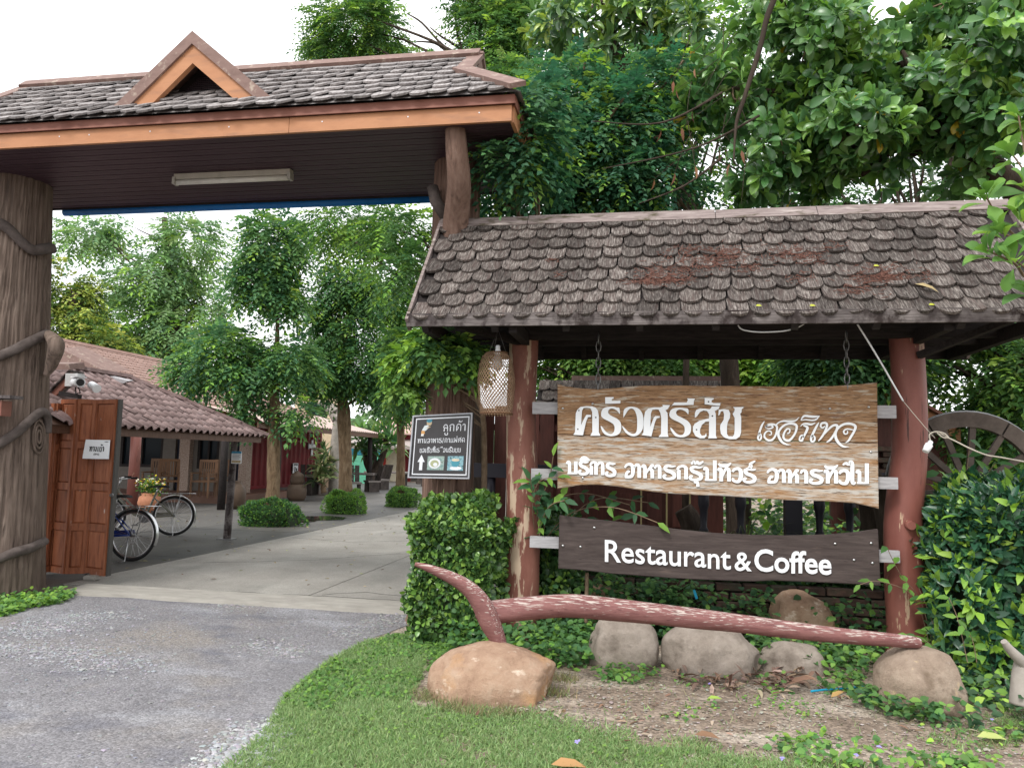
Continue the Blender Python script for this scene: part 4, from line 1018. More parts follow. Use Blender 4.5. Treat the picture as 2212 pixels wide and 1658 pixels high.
TH['do'] = [([(.2,.0,1),(.45,.3,1),(.38,.55,.9),(.15,.3,1),(.1,.7,1),(.45,1.0,1),(.85,.8,1),(.88,0,1)], 1)]
TH['cho'] = [([(.15,.7,.8),(.28,.98,1),(.38,.75,1),(.18,.5,1),(.3,.3,1),(.3,.03,1),(.8,.03,1),(.8,.7,1),(.65,.85,.9),(1.0,1.15,.9)], 1)]
TH['yo_'] = [([(.1,.85,.9),(.3,.95,1),(.2,.6,1),(.15,.05,1),(.85,.05,1),(.85,1,1)], 1)]
TH['mo'] = [([(.08,.85,.9),(.22,.98,1),(.28,.8,1),(.28,.15,1),(.12,.05,1)], 1), ([(.28,.1,.9),(.85,.1,1),(.85,1,1)], 1)]
TH['uue'] = [([(.1,1.12,.8),(.4,1.3,1),(.8,1.14,1),(.9,1.45,1)], 1), ([(.6,1.2,1),(.65,1.45,1)], 1)]
TH['/'] = [([(.1,-.1,1),(.5,1.1,1)], 1)]
TH['khw'] = [([(.15,0,1),(.15,.7,1),(.45,1.0,1),(.85,.8,1),(.85,0,1)], 1), ([(.3,.6,.9),(.45,.5,1),(.35,.3,1),(.15,.1,1)], 1)]
thai(ps, q, ['to', 'aa', 'ngo', 'e', 'kho', 'tho', 'aa'], .22, .82, .60, .24, .0078, 'lettering', m_black)
qtext('(IN)', q, .42, .63, .80, .80, .10, 'lettering', m_black, ps)
qtext('COM17', q, .80, .95, .12, .12, .05, 'lettering', m_black, ps)

# security camera and the little tiled wall end behind it
wc = thing('wall_roof', 'small roofed wall end of grey planks with red-brown edge left of the folding gate', 'wall', (-6.6, 8.0, 0))
Yw = 8.0
pa, pb_, pc_ = z3(455, 240, Yw), z3(430, 300, Yw), z3(300, 410, Yw)
apex, low = z3(458, 243, Yw), z3(305, 400, Yw)
mb = MB(); mb.prism([(apex.x, Yw, apex.z), (low.x, Yw, low.z), (low.x, Yw, low.z - .10), (apex.x, Yw, apex.z - .10)], (0, .03, 0)); mb.build('barge_board', m_brownp, wc)
for k in range(3):
    mb = MB(); t0, t1 = k / 3 + .01, (k + 1) / 3 - .01
    p = Vector((apex.x, Yw, apex.z)).lerp(Vector((low.x, Yw, low.z)), t0); r_ = Vector((apex.x, Yw, apex.z)).lerp(Vector((low.x, Yw, low.z)), t1)
    mb.prism([(p.x, Yw - .03, p.z + .012), (r_.x, Yw - .03, r_.z + .012), (r_.x, Yw - .03, r_.z + .035), (p.x, Yw - .03, p.z + .035)], (0, .25, 0)); mb.build('plank', m_oldwood, wc)
mb = MB(); mb.prism([(apex.x, Yw - .02, apex.z + .03), (apex.x - .9, Yw - .02, apex.z + .03), (apex.x - .9, Yw - .02, apex.z + .10), (apex.x - .02, Yw - .02, apex.z + .10)], (0, .25, .05)); mb.build('ridge_plank', m_mauve, wc)
pp = z3(383, 540, Yw); mb = MB(); mb.box((pp.x, Yw + .02, 1.0), (0.075, .07, 2 * 1.0)); mb.build('post', m_dark, wc)
mb = MB(); mb.box((pp.x - .75, Yw + .08, .95), (1.4, .06, 1.9)); mb.build('wall_panel', m_gatewood, wc)
br = z3(470, 390, Yw); mb = MB(); mb.bar((br.x - .15, Yw - .02, br.z + .02), (br.x + .12, Yw - .02, br.z - .02), .05, .05); mb.build('bracket', m_dark, wc)
sc = thing('security_camera', 'white security camera on the roof edge above the folding gate', 'camera', (-5.9, 7.9, 2.2))
Yc = 7.9; a, b = z3(440, 290, Yc), z3(570, 300, Yc)
mb = MB(); mb.box((a.x + .05, Yc + .05, a.z), (0.16, .12, .15)); mb.build('junction_box', flat('grey_plastic', (.5, .5, .5)), sc)
mb = MB(); h0 = z3(475, 305, Yc - .05); h1 = z3(545, 305, Yc - .12)
mb.tube([(h0.x, Yc - .02, h0.z), (h1.x, Yc - .18, h1.z - .01)], [.055, .055], 14); bodyc = mb.build('camera_body', m_white, sc)
mb = MB(); d = Vector((h1.x - h0.x, -.16, -.01)).normalized(); p = Vector((h1.x, Yc - .18, h1.z - .01)); mb.tube([p, p + d * .006], .042, 14); mb.build('lens_face', m_black, sc)
mb = MB(); mb.bar((h0.x, Yc - .01, h0.z + .06), (h1.x + .02, Yc - .2, h1.z + .05), .12, .012); mb.build('sun_shield', m_white, sc)
k = z3(620, 335, Yc); mb = MB(); mb.tube([(k.x - .06, Yc, k.z + .02), (k.x + .06, Yc - .05, k.z - .03)], [.045, .05], 12); mb.build('lamp_head', m_paper, sc)
mb = MB(); mb.tube([(h0.x + .03, Yc, h0.z - .05), (h0.x + .06, Yc, h0.z - .12), (h0.x - .02, Yc + .03, h0.z - .13), (h0.x - .05, Yc + .05, h0.z - .05)], .008, 6); mb.build('cable', m_black, sc)
# wooden rail end at the far left
rl = thing('wall_rail', 'short red-brown timber rail with a grey plank cap left of the left pillar', 'rail', (-6.6, 6.6, 1.4))
a, b = at(0, 880, 6.25), at(14, 880, 6.25)
mb = MB(); mb.box((a.x - .35, 6.25, at(5, 882, 6.25).z), (0.7 + 2 * (b.x - a.x), .12, .14)); mb.build('timber', m_brownp, rl)
mb = MB(); mb.box((a.x - .32, 6.24, at(5, 858, 6.25).z), (0.7 + 2 * (at(32, 858, 6.25).x - a.x), .16, .03)); mb.build('plank_cap', m_oldwood, rl)

# ------------------------------------------------------------------ notice board on the right pillar
def z6(x, y, Y): return at((1000 + x * .30157) * .85077, (800 + y * .30157) * .85077, Y)
bd = thing('direction_board', 'black framed Thai direction board with a white arrow on the right pillar', 'notice board', (-1.6, 6.3, 1.2))
q = quad_conv(z6(165, 845, 6.34), z6(668, 820, 6.20), z6(640, 1378, 6.20), z6(122, 1368, 6.34))
nb_ = (q(1, 0) - q(0, 0)).cross(q(0, 1) - q(0, 0)).normalized()
if nb_.y > 0: nb_ = -nb_
mb = MB(); mb.prism([q(0, 0), q(1, 0), q(1, 1), q(0, 1)], -nb_ * .02); mb.build('panel', m_sheetblack, bd)
def qrect(u0, v0, u1, v1, name, mat, lift, th=.0015, parent=bd):
    mb = MB(); mb.prism([q(u0, v0) + nb_ * (lift + th), q(u1, v0) + nb_ * (lift + th), q(u1, v1) + nb_ * (lift + th), q(u0, v1) + nb_ * (lift + th)], -nb_ * th); return mb.build(name, mat, parent)
m_whitep = flat('white_print', (0.62, 0.64, 0.68), rough=.45, var=.04)
m_frame = flat('grey_frame', (0.33, 0.34, 0.37), rough=.4)
for (u0, v0, u1, v1) in ((0, 0, 1, .022), (0, .978, 1, 1), (0, .022, .022, .978), (.978, .022, 1, .978)): qrect(u0, v0, u1, v1, 'frame_bar', m_frame, .002, .012)
for (u0, v0, u1, v1) in ((.055, .05, .945, .068), (.055, .93, .945, .948), (.055, .068, .070, .93), (.930, .068, .945, .93)): qrect(u0, v0, u1, v1, 'border_line', m_whitep, .001)
qb = lambda u, v: q(u, v) + (nb_ - NF) * .002
thai(bd, qb, ['lo', 'uu', 'ko', 'khw', 'tho', 'aa'], .52, .91, .27, .105, .0068, 'lettering', m_whitep)
thai(bd, qb, ['to', 'aa', 'no', 'oo', 'aa', 'ho', 'aa', 'ro', '/', 'ko', 'aa', 'e', 'e', 'fo', 'so', 'do'], .11, .90, .445, .066, .0044, 'lettering', m_whitep)
thai(bd, qb, ['kho', 'oo', 'e', 'cho', 'i', 'yo_', 'to', 'ii', 'ek', 'e', 'ro', 'uue', 'oo', 'no', 'ro', 'i', 'mo', 'yo_', 'mo'], .155, .84, .595, .062, .0042, 'lettering', m_whitep)
def qpoly(pts, name, mat, lift=.0018, th=.0012, parent=bd):
    mb = MB(); mb.prism([q(u, v) + nb_ * (lift + th) for u, v in pts], -nb_ * th); return mb.build(name, mat, parent)
qpoly([(.195, .63), (.255, .745), (.222, .745), (.222, .875), (.17, .875), (.17, .745), (.135, .745)], 'arrow', m_whitep)
def ell(cu, cv_, ru, rv, n=16, a0=0, a1=2 * math.pi): return [(cu + ru * math.cos(a0 + (a1 - a0) * i / n), cv_ + rv * math.sin(a0 + (a1 - a0) * i / n)) for i in range(n)]
m_photo1 = M('printed_food', [(0.35, (0.05, 0.07, 0.06)), (0.5, (0.30, 0.38, 0.35)), (0.65, (0.12, 0.22, 0.22))], noise=40, bump=0)
m_photo2 = M('printed_blue', [(0.35, (0.03, 0.06, 0.07)), (0.5, (0.25, 0.42, 0.47)), (0.65, (0.07, 0.20, 0.26))], noise=35, sc=(1, 1, 2), bump=0)
qpoly([(.30, .655), (.575, .655), (.575, .87), (.30, .87)], 'printed_picture', m_photo1, .0012, .0008)
qpoly([(.63, .655), (.885, .655), (.885, .875), (.63, .875)], 'printed_picture', m_photo2, .0012, .0008)
qpoly(ell(.42, .765, .10, .082), 'printed_plate', m_whitep, .0022, .0006); qpoly(ell(.42, .77, .07, .055), 'printed_plate', flat('printed_dish', (.32, .34, .2)), .003, .0004); qpoly(ell(.435, .785, .035, .03), 'printed_plate', m_whitep, .0036, .0004)
qpoly(ell(.765, .84, .095, .03), 'printed_saucer', m_whitep, .0022, .0004)
qpoly([(.69, .72), (.83, .70), (.82, .78), (.79, .82), (.73, .82), (.70, .79)], 'printed_cup', flat('printed_teal', (.06, .25, .32)), .0028, .0004); qpoly(ell(.76, .715, .065, .022), 'printed_cup', flat('printed_foam', (.55, .48, .36)), .0034, .0004)
# plain little bowing figure printed in the corner
fig = [(ell(.285, .125, .045, .05, 12), (.45, .36, .24)), (ell(.285, .095, .05, .028, 12), (.05, .22, .30)), ([(.17, .24), (.21, .17), (.265, .16), (.29, .20), (.235, .25), (.2, .26)], (.55, .6, .62)),
       ([(.165, .245), (.215, .25), (.225, .30), (.16, .30)], (.5, .27, .10)), ([(.165, .30), (.21, .30), (.205, .335), (.16, .335)], (.6, .6, .58)), ([(.25, .20), (.31, .185), (.31, .2), (.25, .215)], (.5, .4, .28))]
for i, (pl, c) in enumerate(fig): qpoly(pl, 'printed_figure', flat('figure_print_%s' % 'abcdef'[i], c), .0016 + .0005 * i, .0004)
# ------------------------------------------------------------------ buildings along the left side of the driveway
m_tile = M('brown_grey_roof_tile', [(0.3, (0.20, 0.135, 0.125)), (0.55, (0.30, 0.215, 0.205)), (0.8, (0.40, 0.315, 0.305))], noise=7, bump=0.15, rough=0.8, spec=0.25, rnd=0.18,
           patches=[((0.10, 0.075, 0.07), 4, (1, 1, 1), 0.58, 0.7)])
m_pink = M('pink_clay_tile', [(0.3, (0.38, 0.25, 0.21)), (0.6, (0.47, 0.325, 0.28)), (0.8, (0.55, 0.40, 0.35))], noise=3, bump=0.1, rough=0.8, rnd=0.1)
m_redpaint = M('dark_red_paint', [(0.3, (0.14, 0.010, 0.014)), (0.7, (0.22, 0.020, 0.024))], noise=4, sc=(1, 1, .6), bump=0.06, rough=0.5)
m_cream = flat('cream_wall', (0.62, 0.50, 0.34), rough=.9)
m_greywall = flat('grey_plaster', (0.15, 0.135, 0.12), rough=.9)
m_brownw = M('brown_wood', [(0.3, (0.07, 0.035, 0.022)), (0.7, (0.14, 0.075, 0.05))], noise=6, sc=(3, 3, .8), bump=.15, rough=.6)
m_chair = M('honey_wood', [(0.3, (0.085, 0.042, 0.02)), (0.7, (0.15, 0.075, 0.037))], noise=6, sc=(3, 3, .8), bump=.1, rough=.5)
m_mosaic = M('pebble_dash', [(0.35, (0.20, 0.13, 0.10)), (0.5, (0.38, 0.29, 0.24)), (0.65, (0.5, 0.40, 0.34))], noise=30, bump=0.4, rough=.9)
m_clay = flat('brown_clay', (0.10, 0.066, 0.045), rough=.6)
m_terra = flat('terracotta', (0.36, 0.15, 0.08), rough=.7)
m_win = glass_dark('window_glass'); m_win.node_tree.nodes['Principled BSDF'].inputs['Specular IOR Level'].default_value = .06

EX, EZ, TX, TZ, TY = -6.35, 1.72, -7.87, 2.52, 12.10
cpt = thing('carport', 'low carport with wavy brown-grey tiles beside the driveway behind the folding gate', 'carport', (-7.5, 10, 0))
cs = Vector((TX - EX, 0, TZ - EZ)); cl = cs.length; cd = cs / cl; cn = Vector((-cd.z, 0, cd.x)); cn = cn if cn.z > 0 else -cn
tw, nseg = 0.165, 7
def wave_tile():
    m = MB(); vs = []; fs = []
    prof = [(i / nseg * tw, 0.030 * math.sin(i / nseg * 2 * math.pi) + 0.012) for i in range(nseg + 1)]
    for u, h0 in ((-0.02, 0.005), (0.225, -0.005)):       # along the slope: tail lies high, head tucked under the next row
        for a, h in prof: vs.append((u, a, h + h0))
    for a, h in prof: vs.append((-0.02, a, h + 0.005 - 0.012))
    n = nseg + 1
    for i in range(nseg): fs.append((i, i + 1, n + i + 1, n + i)); fs.append((i, 2 * n + i, 2 * n + i + 1, i + 1))
    m.add(vs, fs, True); me = m.mesh('roof_tile'); me.materials.append(m_tile); return me
wt = wave_tile()
Lc = Vector(cpt.location); nr_ = 9; exq = cl / nr_
for r in range(nr_):
    yend = TY - r * exq * cd.x * -1 * 0 - abs(cd.x) * r * exq * 0.99
    ny = int((yend - 6.6) / tw)
    for c in range(ny):
        y0 = yend - (c + 1) * tw - (tw * .5 if r % 2 else 0) * 0
        if y0 > 7.4:
            o = bpy.data.objects.new('roof_tile', wt); COL.objects.link(o); o.parent = cpt
            p = Vector((EX, y0, EZ)) + cd * (r * exq) + cn * (0.008 + random.uniform(0, .010))
            o.matrix_local = Matrix.Translation(p - Lc) @ (Matrix(((cd.x, 0, cn.x), (0, 1, 0), (cd.z, 0, cn.z))) @ Euler((random.uniform(-.02, .02), random.uniform(-.02, .02), random.uniform(-.03, .03))).to_matrix()).to_4x4()
mb = MB(); mb.add([(EX, 6.6, EZ - .02), (EX, TY, EZ - .02), (TX, TY - 1.52, TZ - .02), (TX, 6.6, TZ - .02)], [(0, 1, 2, 3)])
mb.add([(EX, TY, EZ - .02), (TX - 1.5, TY, EZ - .02), (TX, TY - 1.52, TZ - .02)], [(0, 1, 2)]); mb.add([(TX - 1.5, 6.6, EZ - .02), (TX - 1.5, TY, EZ - .02), (TX, TY - 1.52, TZ - .02), (TX, 6.6, TZ - .02)], [(0, 1, 2, 3)])
mb.build('roof_deck', m_brownw, cpt)
for k in range(5):
    a = Vector((EX + .03, TY + .03, EZ + .03)).lerp(Vector((TX, TY - 1.52, TZ + .05)), k / 5); b = Vector((EX + .03, TY + .03, EZ + .03)).lerp(Vector((TX, TY - 1.52, TZ + .05)), (k + 1) / 5 + .02)
    mb = MB(); mb.bar(a + Vector((0, 0, .012 * (k % 2))), b, .15, .05); mb.build('hip_tile', m_tile, cpt)
for k in range(8):
    mb = MB(); mb.bar((TX, TY - 1.52 - k * .5, TZ + .05), (TX, TY - 1.52 - (k + 1) * .5, TZ + .05), .17, .05); mb.build('ridge_tile', m_tile, cpt)
mb = MB(); mb.box((EX - .05, (6.6 + TY) / 2, EZ - .06), (.03, TY - 6.6 - .1, .10)); mb.build('eave_board', m_brownw, cpt)
for (x, y) in ((-6.72, 11.75), (-8.9, 11.5), (-6.8, 8.6)):
    if x > -8 and y < 9: continue
    sp = spline([(x - .02, y, -.02, .062), (x, y, .6, .058), (x + .01, y, 1.2, .055), (x + .03, y - .02, 1.72, .05)], 4)
    mb = MB(); mb.tube([q_[:3] for q_ in sp], [q_[3] for q_ in sp], 12, jit=.08); mb.build('post', m_oldwood if x > -7 else m_brownw, cpt)
mb = MB(); mb.box((-6.74, 11.75, .035), (.26, .2, .02)); mb.build('base_plate', m_dsteel, cpt)
def atX(x, y, X):
    d = ray(x, y); return CAMP + d * (X / d.x)
# upper planks and white sheet over the ridge
mb = MB(); Yq = 10.2; mb.prism([z3(x, y, Yq) for x, y in ((300, 120), (385, 85), (700, 245), (640, 240), (320, 185))], (0, .5, .1)); mb.build('upper_plank_roof', m_mauve, cpt)
mb = MB(); mb.prism([z3(x, y, 10.05) for x, y in ((290, 190), (480, 215), (830, 298), (800, 312), (500, 268), (290, 240))], (0, .12, .02)); mb.build('ridge_sheet', m_batten, cpt)
# notice on the carport post
nt_ = thing('post_notice', 'small blue and white notice fixed to the carport corner post', 'notice', (-6.6, 11.6, 1.3))
a, b = at(501, 974, 11.66), at(521, 1001, 11.66)
mb = MB(); mb.box(((a.x + b.x) / 2, 11.66, (a.z + b.z) / 2), (b.x - a.x, .008, a.z - b.z)); mb.build('sheet', m_paper, nt_)
w_, h_ = b.x - a.x, a.z - b.z
mb = MB(); mb.box(((a.x + b.x) / 2, 11.655, a.z - h_ * .09), (w_ * .98, .006, h_ * .17)); mb.build('header', flat('print_blue', (.03, .25, .42)), nt_)
mb = MB(); mb.box(((a.x + b.x) / 2, 11.655, b.z + h_ * .16), (w_ * .9, .006, h_ * .2)); mb.build('picture', flat('print_tan', (.45, .36, .22), var=.4, noise=60), nt_)
for k in range(4):
    mb = MB(); mb.box(((a.x + b.x) / 2 - .01 * (k % 2), 11.655, a.z - h_ * (.27 + .11 * k)), (w_ * (.8 - .1 * (k % 2)), .006, h_ * .03)); mb.build('text_line', m_black, nt_)

# the long building with pink tiles
hb = thing('restaurant_building', 'long restaurant building with a pink tiled hip roof, dark windows and pebble-dashed columns', 'building', (-15, 22, 0))
RXp, RZp, EXp, EZp = -15.4, 4.27, -12.2, 2.75
y0p, y1p = 14.0, 24.2
ncol, nrw = 62, 15
mb = MB(); tl_ = (y1p + 2.6 - y0p) / ncol
for r in range(nrw):
    f0_, f1_ = r / nrw, (r + 1) / nrw
    xa, xb_, za, zb2 = EXp + (RXp - EXp) * f0_, EXp + (RXp - EXp) * f1_, EZp + (RZp - EZp) * f0_, EZp + (RZp - EZp) * f1_
    ye = y1p + 2.6 * (1 - f0_)
    c = 0; y = ye
    while y > y0p:
        yy = y - tl_ * (0.5 if (c == 0 and r % 2) else 1)
        j = random.uniform(0, .012)
        mb.add([(xa + .03, yy + .012, za + .045 + j), (xa + .03, y - .006, za + .045 + j), (xb_ - .02, y - .006, zb2 + .012), (xb_ - .02, yy + .012, zb2 + .012), (xa + .03, yy + .012, za), (xa + .03, y - .006, za)], [(0, 1, 2, 3), (0, 4, 5, 1)])
        y = yy; c += 1
rt = mb.build('roof_tiles', m_pink, hb); rt['kind'] = 'stuff'
mb = MB(); mb.add([(EXp, y0p, EZp - .02), (EXp, y1p + 2.6, EZp - .02), (RXp, y1p, RZp - .02), (RXp, y0p, RZp - .02), (2 * RXp - EXp, y0p, EZp - .02), (2 * RXp - EXp, y1p + 2.6, EZp - .02)], [(0, 1, 2, 3), (3, 2, 5, 4), (1, 5, 2)]); mb.build('roof_deck', m_pink, hb)
mb = MB(); mb.bar((RXp, y0p, RZp + .04), (RXp, y1p, RZp + .04), .2, .08); mb.build('ridge_cap', m_pink, hb)
mb = MB(); mb.bar((RXp, y1p, RZp + .04), (EXp, y1p + 2.6, EZp + .05), .2, .08); mb.build('hip_cap', m_pink, hb)
mb = MB(); mb.box((EXp + .02, (y0p + y1p + 2.6) / 2, EZp - .1), (.04, y1p + 2.6 - y0p, .2)); mb.build('eave_board', m_orange, hb)
FY = 22.0
mb = MB(); mb.box((-17.2, 21.9, .11), (11.6, 4.6, .22)); mb.build('plinth', flat('red_brown_floor', (.16, .085, .06), rough=.6), hb)
def zx(x, y=1000, Y=FY): return at(x, y, Y).x
def wall(x0, x1, z0, z1_, name='wall', mat=None, Y=FY, th=.15):
    mb = MB(); mb.box(((x0 + x1) / 2, Y + th / 2, (z0 + z1_) / 2), (x1 - x0, th, z1_ - z0)); return mb.build(name, mat or m_greywall, hb)
zt2 = 2.75
wz0 = at(300, 1008, FY).z
segs = [(-24, zx(258)), (zx(350), zx(377)), (zx(416), zx(425)), (zx(472), zx(508))]
for a, b in segs: wall(a, b, .22, zt2)
wall(zx(258), zx(350), .22, wz0); wall(zx(425), zx(472), .22, wz0)
for a, b in ((258, 350), (425, 472)):
    xa, xb_ = zx(a), zx(b)
    mb = MB(); zc_ = (wz0 + zt2) / 2; h = zt2 - wz0
    mb.box((xa + .04, FY + .05, zc_), (.08, .1, h)); mb.box((xb_ - .04, FY + .05, zc_), (.08, .1, h)); mb.box(((xa + xb_) / 2, FY + .05, wz0 + .04), (xb_ - xa - .16, .1, .08)); mb.box(((xa + xb_) / 2, FY + .05, zc_ + .05), (.06, .08, h - .1))
    wf = mb.build('window', m_dark, hb)
    mb = MB(); mb.box(((xa + xb_) / 2, FY + .09, zc_), (xb_ - xa - .1, .012, h - .05)); mb.build('pane', m_win, wf)
for a, b in ((377, 394), (508, 523)):
    mb = MB(); mb.box(((zx(a) + zx(b)) / 2, FY + .12, (zt2 + .22) / 2), (zx(b) - zx(a), .05, zt2 - .22)); d_ = mb.build('door', flat('navy_door_%d' % a, (.012, .014, .03), rough=.4), hb)
    mb = MB(); mb.box((zx(b) - .12, FY + .085, 1.2), (.03, .03, .12)); mb.build('handle', m_dsteel, d_)
for a, b in ((394, 416), (523, 540)):
    mb = MB(); mb.box(((zx(a) + zx(b)) / 2, FY - .05, (zt2 + .22) / 2), (zx(b) - zx(a), .3, zt2 - .22)); mb.build('column', m_mosaic, hb)
for x, y, r, mm in ((290, 1085, .13, m_postR), (477, 1101, .095, m_dark)):
    g_ = gnd(x, y, .02); 
    if x == 290: g_ = at(290, 1000, 16.5); g_.z = 0
    mb = MB(); mb.tube([(g_.x, g_.y, -.02), (g_.x + .01, g_.y, 1.2), (g_.x, g_.y, 1.95)], [r, r * .95, r * .9], 14, jit=.06); mb.build('veranda_post', mm, hb)
# container with red ribbed sides and its awning
ct = thing('red_container', 'dark red ribbed container cabin with a white metal emblem beyond the veranda', 'container', (-14, 26, 0))
CXc, cy0, cy1, cz0, cz1 = -13.0, 22.6, 29.6, .22, 2.75
mb = MB(); mb.box((CXc - 1.25, (cy0 + cy1) / 2, .12), (2.5, cy1 - cy0, .2)); mb.build('base', m_greywall, ct)
mb = MB(); mb.box((CXc - 1.22, (cy0 + cy1) / 2, (cz0 + cz1) / 2), (2.4, cy1 - cy0 - .05, cz1 - cz0)); mb.build('body', m_redpaint, ct)
y = cy0; k = 0
while y < cy1 - .2:
    mb = MB(); mb.prism([(CXc - .02, y, cz0 + .1), (CXc + .04, y + .06, cz0 + .1), (CXc + .04, y + .20, cz0 + .1), (CXc - .02, y + .26, cz0 + .1)], (0, 0, cz1 - cz0 - .2)); mb.build('wall_rib', m_redpaint, ct); y += .37
for z in (cz0 + .05, cz1 - .05):
    mb = MB(); mb.box((CXc + .02, (cy0 + cy1) / 2, z), (.08, cy1 - cy0, .1)); mb.build('side_rail', m_redpaint, ct)
mb = MB(); mb.box((CXc + .05, (cy0 + cy1) / 2, 1.9), (.02, cy1 - cy0 - .3, .05)); mb.build('side_rail', m_redpaint, ct)
em = atX(675, 967, CXc + .09); e0, e1 = atX(668, 950, CXc + .09), atX(682, 984, CXc + .09); hw = abs(e1.y - e0.y) / 2; hh = (e0.z - e1.z) / 2
mb = MB(); Y_, Z_ = em.y, em.z; t_ = .045
def eb(u, w, su, sw): mb.box((CXc + .07, Y_ + u * hw, Z_ + w * hh), (.03, su * hw * 2, sw * hh * 2))
eb(0, .72, .22, .28); eb(0, -.62, .22, .38); eb(0, .42, 1, .06); eb(0, 0, 1, .06); eb(-.92, .21, .1, .36); eb(.92, .21, .1, .36); eb(0, .21, .12, .36); eb(-.45, .21, .35, .16); eb(.45, .21, .35, .16)
mb.build('metal_emblem', m_paper, ct)
pn = tag(MB().build('white_placard', m_paper), 'tall white placard leaning in front of the red container', 'placard') if False else None
s0, s1 = atX(633, 1000, CXc + .12), atX(643, 1021, CXc + .12)
wp = thing('white_placard', 'small white placard with black figures on the red container side', 'placard', (CXc + .12, s0.y, 1.0))
mb = MB(); mb.box((CXc + .12, (s0.y + s1.y) / 2, (s0.z + s1.z) / 2), (.02, abs(s1.y - s0.y), s0.z - s1.z)); mb.build('sheet', m_paper, wp)
mb = MB(); cz_ = (s0.z + s1.z) / 2; cy_ = (s0.y + s1.y) / 2; mb.box((CXc + .135, cy_, cz_ + .13), (.01, .3, .05)); mb.box((CXc + .135, cy_ - .06, cz_ - .05), (.01, .06, .2)); mb.box((CXc + .135, cy_ + .08, cz_ - .06), (.01, .08, .12)); mb.box((CXc + .135, cy_ + .02, cz_ - .14), (.01, .2, .03)); mb.build('print', m_black, wp)
aw = thing('corrugated_awning', 'corrugated pale awning on dark posts over the red container front', 'awning', (-11, 24, 0))
AX, AZ, BX, BZ, ay0, ay1 = -10.45, 2.30, -13.1, 2.95, 19.6, 29.2
mb = MB(); n_ = 150; vs, fs = [], []
for i in range(n_ + 1):
    y = ay0 + (ay1 - ay0) * i / n_; h = .028 * math.sin(i * math.pi / 1.6)
    vs += [(AX, y, AZ + h), (BX, y, BZ + h)]
    if i: a = (i - 1) * 2; fs.append((a, a + 1, a + 3, a + 2))
mb.add(vs, fs, False); m_corr = M('pale_corrugated', [(0.3, (0.40, 0.30, 0.265)), (0.7, (0.52, 0.41, 0.37))], noise=3, bump=.1, rough=.7); mb.build('roof_sheet', m_corr, aw)
mb = MB(); mb.box((AX - .06, (ay0 + ay1) / 2, AZ - .1), (.05, ay1 - ay0, .16)); mb.build('eave_board', m_brownw, aw)
for y in (21.3, 25.6, 29.0):
    mb = MB(); mb.tube([(-10.75, y, -.02), (-10.72, y, 1.2), (-10.75, y, 2.25)], [.10, .092, .09], 12, jit=.08); mb.build('post', m_dark, aw)
mb = MB(); mb.bar((AX - .1, 25.6, AZ - .12), (BX, 25.6, BZ - .1), .06, .1); mb.bar((AX - .1, 21.3, AZ - .12), (BX, 21.3, BZ - .1), .06, .1); mb.build('rafter', m_brownw, aw)
# far walls
cw = thing('cream_building', 'cream two-storey building with a dark upper window behind the awning', 'building', (-14.5, 31, 0))
xa, xb_ = at(678, 1000, 31).x, at(724, 1000, 31).x
mb = MB(); mb.box(((xa + xb_) / 2 - .5, 31.5, 2.6), (xb_ - xa + 1, 1, 5.2)); mb.build('wall', m_cream, cw)
mb = MB(); zz = at(690, 893, 30.9).z; mb.box((at(682, 893, 30.9).x, 30.97, zz), (.9, .05, 1.0)); w_ = mb.build('window', m_dark, cw)
mb = MB(); mb.box((at(682, 893, 30.9).x, 30.93, zz), (.8, .02, .9)); mb.build('pane', m_win, w_)
gf = thing('green_fence', 'low green wall with a teal corrugated top strip at the far end of the yard', 'wall', (-14, 37, 0))
GYf = 37; x0, x1 = at(700, 1000, GYf).x, at(826, 1000, GYf).x; za, zb2, zc_ = at(770, 969, GYf).z, at(770, 983, GYf).z, at(770, 1020, GYf).z
mb = MB(); mb.box(((x0 + x1) / 2, GYf, zb2 / 2), (x1 - x0, .15, zb2)); mb.build('green_panel', flat('sea_green', (.10, .36, .24), rough=.7), gf)
k = x0
while k < x1 - .1:
    mb = MB(); mb.box((k + .11, GYf - .05 + .03 * (int((k - x0) / .22) % 2), (za + zb2) / 2 + .02), (.2, .05, za - zb2)); mb.build('teal_panel', flat('teal', (.015, .16, .22), rough=.5) if 'teal' not in bpy.data.materials else bpy.data.materials['teal'], gf); k += .22
gr_ = thing('low_grey_roof', 'long low grey roof rising behind the green wall', 'roof', (-14, 40, 0))
mb = MB(); zr0 = at(770, 968, 39).z; zr1 = at(770, 948, 43).z; mb.prism([(x0 - 2, 39, zr0), (x1 + 1.2, 39, zr0), (x1 + 1.2, 43, zr1), (x0 - 2, 43, zr1)], (0, 0, .15)); mb.build('roof_sheet', flat('grey_sheet', (.30, .25, .23)), gr_)
mb = MB(); mb.box(((x0 + x1) / 2, 43.2, zr0 / 2), (x1 - x0 + 3, .2, zr0)); mb.build('back_wall', m_greywall, gr_)
fh = thing('far_house', 'cream house with red columns and red door past the green wall', 'house', (-13, 42, 0))
FYh = 42; xx0, xx1, xx2 = at(827, 1000, FYh).x, at(834, 1000, FYh).x, at(858, 1000, FYh).x; xx3 = at(885, 1000, FYh).x
zt_h = at(850, 935, FYh).z
mb = MB(); mb.box(((xx0 + xx1) / 2, FYh, zt_h / 2), (xx1 - xx0, .4, zt_h)); mb.build('column', flat('bright_red', (.42, .03, .02)), fh)
mb = MB(); mb.box(((xx1 + xx2) / 2, FYh + .1, zt_h / 2), (xx2 - xx1, .3, zt_h)); mb.build('wall', flat('pale_cream', (.75, .68, .52)), fh)
mb = MB(); mb.box(((xx2 + xx3) / 2, FYh + .15, zt_h / 2), (xx3 - xx2, .2, zt_h)); mb.build('door', m_redpaint, fh)
